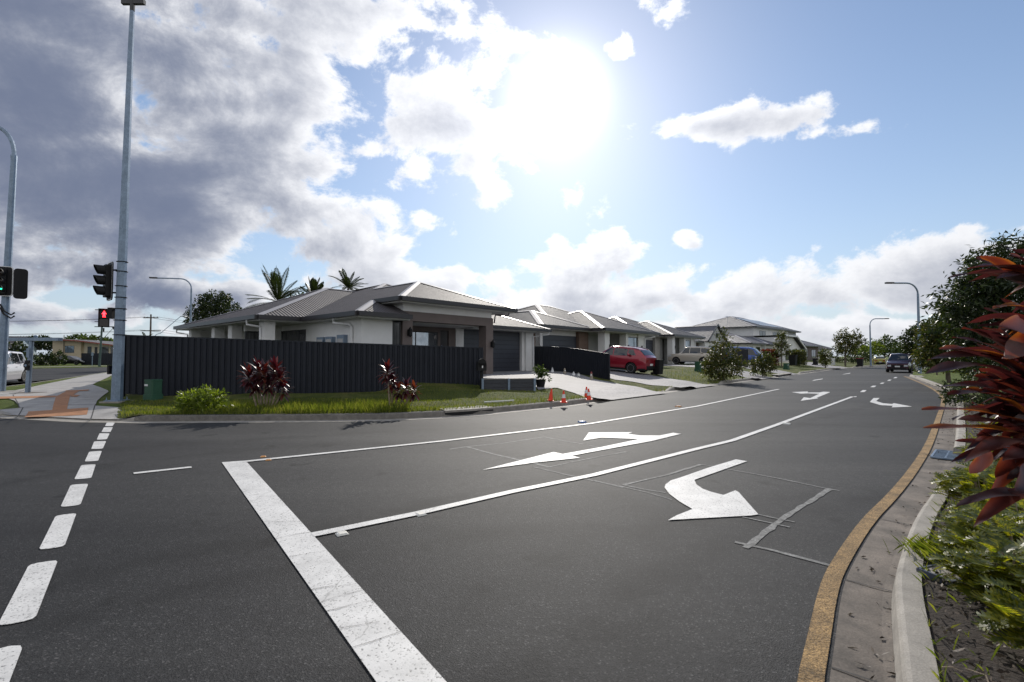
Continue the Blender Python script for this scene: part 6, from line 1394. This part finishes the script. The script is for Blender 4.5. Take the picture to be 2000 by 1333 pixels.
q = up(1503,712,56); hedge('clipped red leaved hedge behind the round verge bush',(q.x,q.y,.4),2.7,1.1,1.75,46,M['redhedge'],2200)
q = up(1559,713,61); hedge('clipped dark green hedge with yellow tips before the white skillion house',(q.x,q.y,.45),2.6,1.1,1.7,44,M['leafbrown'],2200)
p_ = onv(1612,719); plant('verge_tree','small narrow verge tree right of the green hedge','tree',p_,[(0,0,1.0,.6,.55,.65),(0,0,1.7,.42,.4,.5)],1100,.19,.09,M['leafbrown'],trunk=(0,0,1.2),tr=.05,branches=8,spread=.2)
p_ = onv(1651,716); plant('street_tree','two headed street tree with a bare trunk before the far house','tree',p_,[(-.2,0,3.4,1.1,1,1.1),(-.1,0,4.5,.6,.6,.8),(1.4,.3,3.5,1.1,1,.9),(1.6,0,4.3,.5,.5,.7),(.4,0,2.5,1.5,1.2,.8)],2600,.26,.13,M['leafbrown'],trunk=(.1,0,3.6),tr=.09,branches=14)
q = up(1640,705,82); plant('garden_shrub','mass of dark garden shrubs behind the white cabinet','shrub',(q.x,q.y,.4),[(-2,0,1,1.8,1.2,1.2),(1,0,1.2,1.8,1.2,1.3),(3.4,0,1,1.6,1.2,1.2)],1500,.3,.16,M['leafdark'],trunk=(0,0,.8),tr=.05)
q = up(1690,705,88); plant('garden_shrub','olive garden shrubs below the far street lamp','shrub',(q.x,q.y,.3),[(-1.5,0,1.2,1.8,1.2,1.3),(1.2,0,1.0,1.6,1.2,1.1)],1100,.3,.16,M['leaf'],trunk=(0,0,.8),tr=.05)
for u, v0, dep, r_, h_, m, lb in ((1702,690,100,2.1,4.6,'leaflight','yellow green street tree just right of the far street lamp'),(1728,684,105,2.8,6.2,'leaf','full green street tree above the yellow car'),(1748,692,112,2.6,4.9,'leaf','lower street tree behind the roof of the maroon car'),(1683,684,108,2.0,5.4,'leafdark','dark street tree left of the far street lamp'),(1768,695,120,2.6,4.4,'leafdark','distant dark tree between the maroon car and the tall lamp')):
    q = up(u,700,dep); plant('street_tree',lb,'tree',(q.x,q.y,.1),[(0,0,h_*.62,r_,r_*.9,h_*.3),(-r_*.4,0,h_*.5,r_*.7,r_*.7,h_*.22),(r_*.35,.2,h_*.72,r_*.6,r_*.6,h_*.26)],1500,.42,.22,M[m],trunk=(0,0,h_*.6),tr=.12)
# right side trees
q = up(1945,640,15.5); plant('overhanging_tree','large tree with drooping narrow leaves filling the right edge','tree',(q.x+.6,q.y+.3,.15),[(0,0,3.2,1.6,1.5,1.5),(-1.0,0,2.6,1.2,1.2,1.1),(.9,.2,3.0,1.5,1.4,1.5),(-.55,.1,4.2,.7,.7,.8),(.25,0,4.6,.6,.6,.75),(1.3,0,4.6,1.0,.9,.9),(-.1,0,5.1,.22,.22,.4),(-1.5,0,2.9,.6,.6,.5),(.2,0,1.5,1.9,1.5,1.0),(-.9,-.2,3.6,.6,.6,.5)],21000,.19,.058,M['leafdark'],trunk=(0,0,3.4),tr=.10,branches=26,droop=.55,sprig=12,spread=.22,shell=.35)
q = up(1852,690,25); plant('overhanging_tree','mid green bushy tree behind the tall steel lamp','tree',(q.x,q.y,.15),[(0,0,1.9,1.35,1.2,1.0),(-.5,0,2.6,.8,.8,.6),(.6,0,2.9,1.1,1,.8),(-.9,0,1.3,.7,.7,.6),(1.0,0,1.6,1.2,1,1.0)],9000,.21,.08,M['leafbrown'],trunk=(0,0,2.0),tr=.08,branches=16,droop=.5,spread=.22,shell=.4)
q = up(1795,690,47); plant('overhanging_tree','dark tree left of the tall steel lamp across the side street','tree',(q.x,q.y,.15),[(0,0,2.9,1.4,1.2,1.3),(1.2,0,2.4,1.4,1.2,1.4),(.4,0,3.8,.8,.8,.8)],4500,.28,.13,M['leafdark'],trunk=(.2,0,2.4),tr=.10,branches=12,droop=.4)
q = up(1870,690,42); plant('overhanging_tree','far green tree seen below the big drooping tree','tree',(q.x,q.y,.15),[(0,0,2.4,2.6,2,1.8),(3,0,2.2,2.4,2,1.8),(-1.8,0,1.6,1.5,1.3,1.2)],4500,.32,.15,M['leaf'],trunk=(.2,0,2.0),tr=.10,branches=12)
for u, v, lb in ((1830,733,'thin sapling trunk with a leafy top on the right verge'),(1849,742,'second thin sapling nearer the red leaved plant')):
    q = G(u,v,.16); plant('sapling',lb,'tree',q,[(0,0,1.9,.5,.5,.5),(.1,0,2.3,.35,.35,.4)],500,.17,.06,M['leafbrown'],trunk=(0,0,1.9),tr=.045,branches=6)
q = G(1868,790,.16); plant('low_shrub','low glossy dark shrub spilling over the right kerb','shrub',(q[0]+.4,q[1],.14),[(-.1,0,.32,.55,.7,.30),(.5,.2,.4,.6,.7,.4)],1100,.13,.055,M['leafdark'],trunk=(0,0,.3),tr=.02,branches=8,spread=.12)
# plants on the verge in front of the long fence
p_ = onv(382,806); plant('low_shrub','low mounded yellow green shrub at the kerb left of the red leaved plants','shrub',(p_[0],p_[1]+.25,p_[2]),[(0,0,.26,.52,.45,.26),(-.25,0,.20,.32,.35,.20),(.25,0,.22,.34,.35,.22)],1500,.12,.04,M['leaflight'],trunk=(0,0,.2),tr=.02,branches=8,spread=.10,upl=.6,droop=.1)
def strap_leaf(Vl, Fl, Tl, base, d, ln, wd, droop, tint, fold=.25, nseg=7, twist=0.0, wave=0.0):
    "blade with midrib fold, drooping along its length"
    b = np.array(base, float); d = np.array(d, float)/np.linalg.norm(d); side = np.cross(d,[0,0,1.0]); side /= max(np.linalg.norm(side),1e-6)
    if twist:
        nn = np.cross(side,d); side = side*math.cos(twist)+nn*math.sin(twist)
    o = len(Vl); p = b.copy()
    for i in range(nseg+1):
        k = i/nseg; w_ = wd*.5*(max(0,math.sin(math.pi*(.06+.94*k)**.85))**.75)*(1 if k<1 else 0)+.002
        nn = np.cross(side,d); wv = wave*math.sin(k*9+tint*20)
        Vl += [p+side*w_+nn*(w_*fold+wv*wd), p, p-side*w_+nn*(w_*fold-wv*wd)]; Tl += [tint+.16*math.sin(k*5+tint*40)*.5, tint-.06, tint+.10*k]
        if i < nseg:
            d = d+np.array([0,0,-droop/nseg*(.5+k)]); d /= np.linalg.norm(d); p = p+d*ln/nseg
            q0 = o+i*3; Fl += [(q0,q0+1,q0+4,q0+3),(q0+1,q0+2,q0+5,q0+4)]
def ti_plant(label, loc, heads, seed, m='ti'):
    rnd.seed(seed); t = thing('red_leaved_plant', label, 'plant', loc, 0, 'red leaved plants before the long fence'); Vl, Fl, Tl = [], [], []; st = MB()
    for (hx,hy,hz_,n_,ln,wd) in heads:
        st.tube([(hx*.4,hy*.4,-.1),(hx*.75,hy*.7,hz_*.5),(hx,hy,hz_)],[.03,.024,.018],6)
        for i in range(n_):
            az = i*2.399+rnd.uniform(-.3,.3); k = i/n_; el = lerp(R(-42),R(78),k); z = hz_-.16+.22*k
            strap_leaf(Vl,Fl,Tl,(hx,hy,z),(math.cos(az)*math.cos(el),math.sin(az)*math.cos(el),math.sin(el)),ln*rnd.uniform(.75,1.1),wd,rnd.uniform(.3,.9),0,nseg=5)
    npmesh('leaves', np.array(Vl), np.array(Fl), M[m], t, attr=np.array(Tl)); st.build('stems', M['stemdry'], t)
p_ = onv(503,800); ti_plant('large bushy red leaved plant near the middle of the long fence',(p_[0],p_[1]+.35,p_[2]),[(-.44,0,.82,34,.40,.085),(-.22,.1,.98,34,.40,.085),(.0,-.05,.90,36,.40,.085),(.24,.05,1.0,34,.40,.085),(.44,-.1,.80,30,.36,.08),(.1,.0,.66,26,.34,.075),(-.3,.1,.66,26,.34,.075),(.5,0,.52,22,.32,.075)],21)
p_ = onv(760,801); ti_plant('smaller two headed red leaved plant further right along the long fence',(p_[0],p_[1]+.35,p_[2]),[(-.14,0,.98,32,.34,.085),(-.04,.08,.72,26,.32,.08),(.36,0,.55,26,.30,.08),(.56,.05,.50,24,.28,.075),(.16,-.05,.50,22,.28,.075)],22)
# pot plant on the driveway corner
p_ = onv(1056,757); t = plant('potted_shrub','leafy shrub in a black pot at the end of the sleeper wall','pot plant',(p_[0],p_[1],p_[2]),[(0,0,.62,.26,.24,.2),(.16,0,.45,.22,.2,.2),(-.1,0,.78,.14,.14,.12)],520,.09,.05,M['leaf'],trunk=(0,0,.6),tr=.015,branches=5,spread=.08)
MB().lathe([(.15,0),(.2,.3),(.22,.3),(.22,.34),(.18,.34)],14).build('pot', M['black'], t)
# grass blades over the verge: too many to count
def blades(name, P, H, mname, lean=.5):
    n = len(P); az = rng.uniform(0,2*math.pi,n); d = np.stack([np.cos(az),np.sin(az),np.zeros(n)],1); s = np.stack([-np.sin(az),np.cos(az),np.zeros(n)],1); w_ = (.006+.010*H)[:,None]
    ln = (H*lean*rng.uniform(.2,1.2,n))[:,None]; V = np.empty((n,4,3)); V[:,0] = P-s*w_; V[:,1] = P+s*w_; V[:,2] = P+d*ln*.45+s*w_*.7; V[:,2,2] += H*.55; V[:,3] = P+d*ln; V[:,3,2] += H
    F = np.concatenate([np.arange(n*4).reshape(n,4)]); return tag(npmesh(name, V.reshape(-1,3), F, M[mname]), kind='stuff')
P = []; Hh = []
vis = [i for i in S if KUs[i] < 1600]
wts = np.array([1/(8+math.hypot(*KLs[i]))**.8 for i in vis]); wts /= wts.sum(); cs_ = rng.choice(len(vis), 30000, p=wts)
for c_ in cs_:
    i = vis[c_]; u = KUs[i]; th = R(138.5); d_ = .12+ (rng.random()**1.3)*(4.6 if u < 960 else 7.0); k = rng.random()*.45
    x, y = KLs[i][0]+math.cos(th)*d_+k*.7, KLs[i][1]+math.sin(th)*d_+k*.6
    if any(b.ray_cast(Vector((x,y,9)),Vector((0,0,-1)))[0] for b in DRB): continue
    lx, ly = x+.94, y-23.7; ly_ = -math.sin(R(48.5))*lx+math.cos(R(48.5))*ly
    if u > 940 and ly_ > -1.2: continue
    h_ = rng.uniform(.03,.085)
    pu = 1000+FPX*x/y
    if 560 < pu < 800 and d_ < 2.9: h_ = rng.uniform(.08,.27)*(1-.25*(d_>2))
    elif 430 < pu <= 560 and d_ < 2.6: h_ = rng.uniform(.06,.2)
    elif d_ < .5: h_ = rng.uniform(.05,.14)
    elif 1300 < pu < 1430: h_ = rng.uniform(.05,.22)
    P.append((x,y,hgt(x,y)-.01)); Hh.append(h_)
blades('verge_grass_blades', np.array(P), np.array(Hh), 'blade')
P = []; Hh = []
for _ in range(5000):
    k = rng.random(); i = int(k*(len(ek)-1)); e = ek[i]; d_ = .2+rng.random()*2.2; x, y = offset(ek,-1)[i] if False else (e[0]+.80*d_+rng.normal()*.4, e[1]-.50*d_*(.3)+rng.normal()*.4)
    pu, pv = 1000+FPX*x/max(y,1), 696+FPX*(CAMH-.14)/max(y,1)
    P.append((x,y,.115)); Hh.append(rng.uniform(.04,.1))
# ---------------- the planted bed at the right
def lobed(Vl, Fl, base, d, ln, wd, droop):
    "deeply lobed leaf: midrib with finger lobes"
    b = np.array(base,float); d = np.array(d,float)/np.linalg.norm(d); side = np.cross(d,[0,0,1.0]); side /= max(np.linalg.norm(side),1e-6); p = b; n_ = 8; pts = [p]; ds = [d]
    for i in range(n_):
        p = p+d*ln/n_; d = d+np.array([0,0,-droop/n_]); d /= np.linalg.norm(d); pts.append(p); ds.append(d)
    for i in range(n_):
        nn = np.cross(side,ds[i]); o = len(Vl); c_ = pts[i+1]-pts[i]; w0 = wd*.16
        Vl += [pts[i]+side*w0, pts[i]-side*w0, pts[i+1]-side*w0*(i<n_-1), pts[i+1]+side*w0*(i<n_-1)]; Fl.append((o,o+1,o+2,o+3))
        k = (i+.5)/n_; l = wd*.62*(math.sin(math.pi*(.12+.80*(1-k)))**.7)
        for sg in (1,-1):
            q0 = pts[i]+side*sg*w0*.8; q1 = pts[i]+c_*.80+side*sg*w0*.8; tip = pts[i]+c_*1.0+side*sg*l+nn*l*.22; o = len(Vl)
            m0 = (q0+tip)*.5+ -c_*.05; m1 = (q1+tip)*.5+c_*.22
            Vl += [q0, m0, tip, m1]; Fl.append((o,o+1,o+2,o+3)); o = len(Vl); Vl += [q0, m1, q1, q1+c_*.001]; Fl.append((o,o+1,o+2,o+3))
def lobed_clump(label, loc, n, ln, spread, seed, h=.22):
    rnd.seed(seed); t = thing('lobed_shrub', label, 'shrub', loc, 0, 'lobed leaf shrubs in the garden bed'); Vl, Fl = [], []; st = MB()
    for i in range(n):
        az = rnd.uniform(0,2*math.pi); r = spread*math.sqrt(rnd.random()); el = R(rnd.uniform(5,60)); hh = h*rnd.uniform(.4,1.25)*(1-.45*(r/spread)**2); b = (math.cos(az)*r, math.sin(az)*r, hh); az2 = az+rnd.uniform(-1.2,1.2)
        d = (math.cos(az2)*math.cos(el),math.sin(az2)*math.cos(el),math.sin(el)); l = ln*rnd.uniform(.7,1.2); lobed(Vl,Fl,b,d,l,l*.62,rnd.uniform(.5,1.3))
        st.tube([(b[0]*.4,b[1]*.4,0),(b[0]*.8,b[1]*.8,hh*.6),b],.004,4,caps=False)
    npmesh('leaves', np.array(Vl), np.array(Fl), M['lobed'], t); st.build('stems', M['stemdry'], t); return t
def bedpt(u, v, z=.17): return G(u,v,z)
LS = [((1925,1175),120,.13,.20,'lobed leaf shrub at the edge of the bare mulch below the pit lid'),((1905,1085),120,.13,.20,'small lobed leaf shrub just above the sunken pit lid'),((2035,1225),130,.15,.26,'lobed leaf shrub spreading beside the bare mulch at the lower right'),((1965,1130),150,.15,.30,'lobed leaf shrub at the right edge level with the pit lid'),((1975,1055),150,.15,.34,'dense lobed leaf shrub behind the pit lid'),((1905,985),150,.14,.30,'lobed leaf shrub on the kerb above the grass tuft'),((1960,970),150,.15,.38,'lobed leaf shrub under the hanging purple leaf'),((1945,915),150,.15,.36,'lobed leaf shrub beside the corner of the steel drain grate'),((1985,905),160,.15,.45,'lobed leaf shrub at the right edge below the red leaves'),((1985,852),150,.15,.5,'yellow green lobed shrub just beyond the steel drain grate'),((2060,1300),90,.15,.22,'lobed leaf shrub in the bottom right corner')]
for k, ((u,v),n_,ln,sp,lb) in enumerate(LS):
    b = bedpt(u,v); lobed_clump(lb, (b[0]+.12,b[1],.15), int(n_*1.25), ln*1.05, sp, 40+k, h=.24)
# tuft of grass growing over the kerb
P = []; Hh = []
c_ = bedpt(1832,1080)
for _ in range(1500):
    a = rng.normal(size=2)*np.array([.13,.08]); P.append((c_[0]+a[0]+.17,c_[1]+a[1]-.02,.14)); Hh.append(rng.uniform(.04,.14))
for _ in range(700):
    k = rng.integers(0,len(b0)-1); d_ = rng.random()**2*.5; e = b0[k]; f = b2[k]; dd = math.dist(e,f); P.append((lerp(e[0],f[0],d_/dd*1.0),lerp(e[1],f[1],d_/dd*1.0),.14)); Hh.append(rng.uniform(.03,.09))
n_ = len(P); P = np.array(P); Hh = np.array(Hh); az = rng.uniform(0,2*math.pi,n_); d = np.stack([np.cos(az),np.sin(az),np.zeros(n_)],1); s = np.stack([-np.sin(az),np.cos(az),np.zeros(n_)],1)*.0022
V = np.empty((n_,4,3)); V[:,0] = P-s; V[:,1] = P+s; V[:,2] = P+d*(Hh*.40)[:,None]+s*.8; V[:,2,2] += Hh*.55; V[:,3] = P+d*(Hh*.95)[:,None]; V[:,3,2] += Hh*.9
tag(npmesh('bed_grass', V.reshape(-1,3), np.arange(n_*4).reshape(n_,4), M['blade']), kind='stuff')
# bark mulch chips and twigs
n_ = 16000; ii = rng.integers(0,len(b0)-1,n_); kk = rng.random(n_)**1.2*.55; B0 = np.array(b0)[ii]; B2 = np.array(b2)[ii]; xy = B0+(B2-B0)*kk[:,None]+rng.normal(size=(n_,2))*.03
keep = (xy[:,1] > .8) & (kk > .01); xy = xy[keep]; m_ = len(xy); C = np.concatenate([xy, (.142+.06*np.minimum(1,kk[keep]*4)+rng.random(m_)*.02)[:,None]],1); Dv = rng.normal(size=(m_,3)); Dv[:,2] *= .35
V, F = leafcards(C, Dv, rng.uniform(.015,.06,m_), rng.uniform(.008,.022,m_), .1)
M['chips'] = leafmat('bark_chips', [(.02,.014,.010),(.05,.036,.026),(.11,.085,.062),(.30,.27,.24)], .02, rough=.9)
tag(npmesh('mulch_chips', V, F, M['chips']), kind='stuff')
m_ = 420; ii = rng.integers(4,len(RL)-12,m_); side_ = rng.random(m_)**.5; A_ = np.array(RG[0])[ii]; B_ = np.array(RG[2])[ii]; xy = A_+(B_-A_)*side_[:,None]*.97
C = np.concatenate([xy, np.full((m_,1),.012)],1); Dv = rng.normal(size=(m_,3)); Dv[:,2] *= .15
V, F = leafcards(C, Dv, rng.uniform(.015,.07,m_), rng.uniform(.006,.018,m_), .15); tag(npmesh('gutter_leaf_litter', V, F, M['chips']), kind='stuff')
rnd.seed(77); mb = MB()
for _ in range(220):
    k = rnd.randrange(len(b0)); f = rnd.random()*.3; x, y = lerp(b0[k][0],b2[k][0],f), lerp(b0[k][1],b2[k][1],f)
    if y < 1 or y > 6: continue
    a = rnd.uniform(0,6.28); l = rnd.uniform(.06,.2); mb.tube([(x,y,.17),(x+math.cos(a)*l*.5,y+math.sin(a)*l*.5,.185+rnd.uniform(0,.02)),(x+math.cos(a+.4)*l,y+math.sin(a+.4)*l,.17)],[.004,.003,.002],4)
tag(mb.build('dry_twigs', M['stemdry']), kind='stuff')
# ---------------- near red leaved plant leaning in from the right edge
ti = thing('tall_red_leaved_plant','tall glossy red and bronze leaved plant leaning into the right foreground','plant',(2.95,2.30,.16)); O3 = np.array((2.95,2.30,.16))
Vl, Fl, Tl = [], [], []
def near_leaf(tip, base, dt, db, wd, tint, bow=.12, fold=.25, twist=0.0):
    "leaf from a base point to a tip point, both given by direction and distance"
    a = np.array(D(*base,db))-O3; b = np.array(D(*tip,dt))-O3; ax = b-a; ln = np.linalg.norm(ax); d = ax/ln; side = np.cross(d,[0,0,1.]); side /= np.linalg.norm(side); nn = np.cross(side,d)
    if twist: side, nn = side*math.cos(twist)+nn*math.sin(twist), nn*math.cos(twist)-side*math.sin(twist)
    o = len(Vl); n_ = 12; ph = rnd.random()*6
    for i in range(n_+1):
        k = i/n_; p = a+ax*k+np.array([0,0,bow*ln*math.sin(math.pi*k)]); w_ = wd*.5*(max(0,math.sin(math.pi*(.05+.95*k**.9)))**.7)+.001
        rf = .10*wd*math.sin(k*11+ph)
        for q_, f_ in ((1,1),(.5,.35),(0,0),(-.5,.35),(-1,1)):
            Vl.append(p+side*w_*q_+nn*(w_*fold*f_+rf*q_*(1 if q_>0 else .6))); Tl.append(min(1,max(0,tint+.10*math.sin(k*7+ph+q_*2)+(.16 if abs(q_)==1 else 0)-.05*(q_==0))))
    for i in range(n_):
        for j in range(4): q0 = o+i*5+j; Fl.append((q0,q0+1,q0+6,q0+5))
rnd.seed(5)
NL = [((1800,800),(2010,828),2.0,2.3,.085,.80,.03,.2),((1803,836),(2020,852),1.95,2.3,.085,.92,.02,.2),((1806,731),(2030,775),2.0,2.3,.12,.10,.10,.3),((1812,703),(2040,760),2.1,2.3,.10,.05,.10,.3),((1834,682),(2030,745),2.15,2.3,.115,.72,.08,.3),((1860,659),(2040,735),2.2,2.35,.085,.20,.06,.3),((1880,640),(2030,725),2.2,2.3,.11,.42,.05,.5),
 ((1938,602),(2040,612),2.2,2.35,.085,.85,.05,.3),((1944,546),(2050,548),2.2,2.35,.08,.30,.06,.2),((1966,486),(2060,522),2.2,2.35,.07,.08,.04,.1),((1970,500),(2055,540),2.25,2.35,.065,.15,.06,.2),((1954,640),(2045,660),2.1,2.3,.15,.62,.05,1.0),((1957,700),(2030,640),2.1,2.3,.14,.66,.0,1.2),((1830,757),(2020,790),2.0,2.3,.09,.25,.05,.3),((1850,770),(2030,800),2.05,2.3,.10,.30,.05,.3),
 ((1868,988),(2040,975),1.95,2.25,.075,.02,.05,.3),((1902,1030),(2040,965),2.0,2.2,.085,.55,.10,.4),((1882,905),(2025,870),2.0,2.25,.09,.35,.08,.3),((1893,925),(1935,880),2.0,2.1,.08,.62,.0,1.1),((1880,760),(2030,830),2.1,2.3,.10,.75,.06,.4),((1900,735),(2040,800),2.2,2.3,.11,.45,.06,.4),((1915,690),(2040,770),2.2,2.3,.10,.12,.07,.4),((1870,820),(2030,860),2.05,2.3,.09,.18,.05,.4),((1920,640),(2040,700),2.3,2.35,.10,.40,.05,.5),((1905,860),(2030,890),2.1,2.3,.09,.50,.05,.5),((1960,900),(2040,880),2.1,2.25,.10,.25,.05,.5),((1985,960),(2030,900),2.0,2.2,.10,.1,.0,.8)]
for l in NL: near_leaf(l[0],l[1],l[2],l[3],l[4]*.76,l[5]*.9,l[6],.25,l[7])
for _ in range(85):
    bu, bv = rnd.uniform(2000,2060), rnd.choice([560,640,730,770,800,840,900])+rnd.uniform(-25,25); a = rnd.uniform(130,235); l = rnd.uniform(60,150)
    near_leaf((bu+math.cos(R(a))*l*1.1, bv-math.sin(R(a))*l*.8),(bu,bv),rnd.uniform(2.15,2.6),2.4,rnd.uniform(.045,.075),rnd.choice([.03,.05,.1,.12,.2,.25,.3,.42,.6])*rnd.uniform(.8,1.1),rnd.uniform(0,.12),.25,rnd.uniform(-.6,.8))
npmesh('leaves', np.array(Vl), np.array(Fl), M['tifg'], ti, smooth=True, attr=np.array(Tl))
mb = MB()
for (u,v) in ((2045,560),(2035,740),(2035,830),(2045,900)):
    e = np.array(D(u,v,2.36))-O3; mb.tube([(e[0]*.15,e[1]*.2,-.1),(e[0]*.6,e[1]*.6,e[2]*.55),tuple(e)],[.022,.018,.014],8)
mb.build('stems', M['stemdry'], ti)
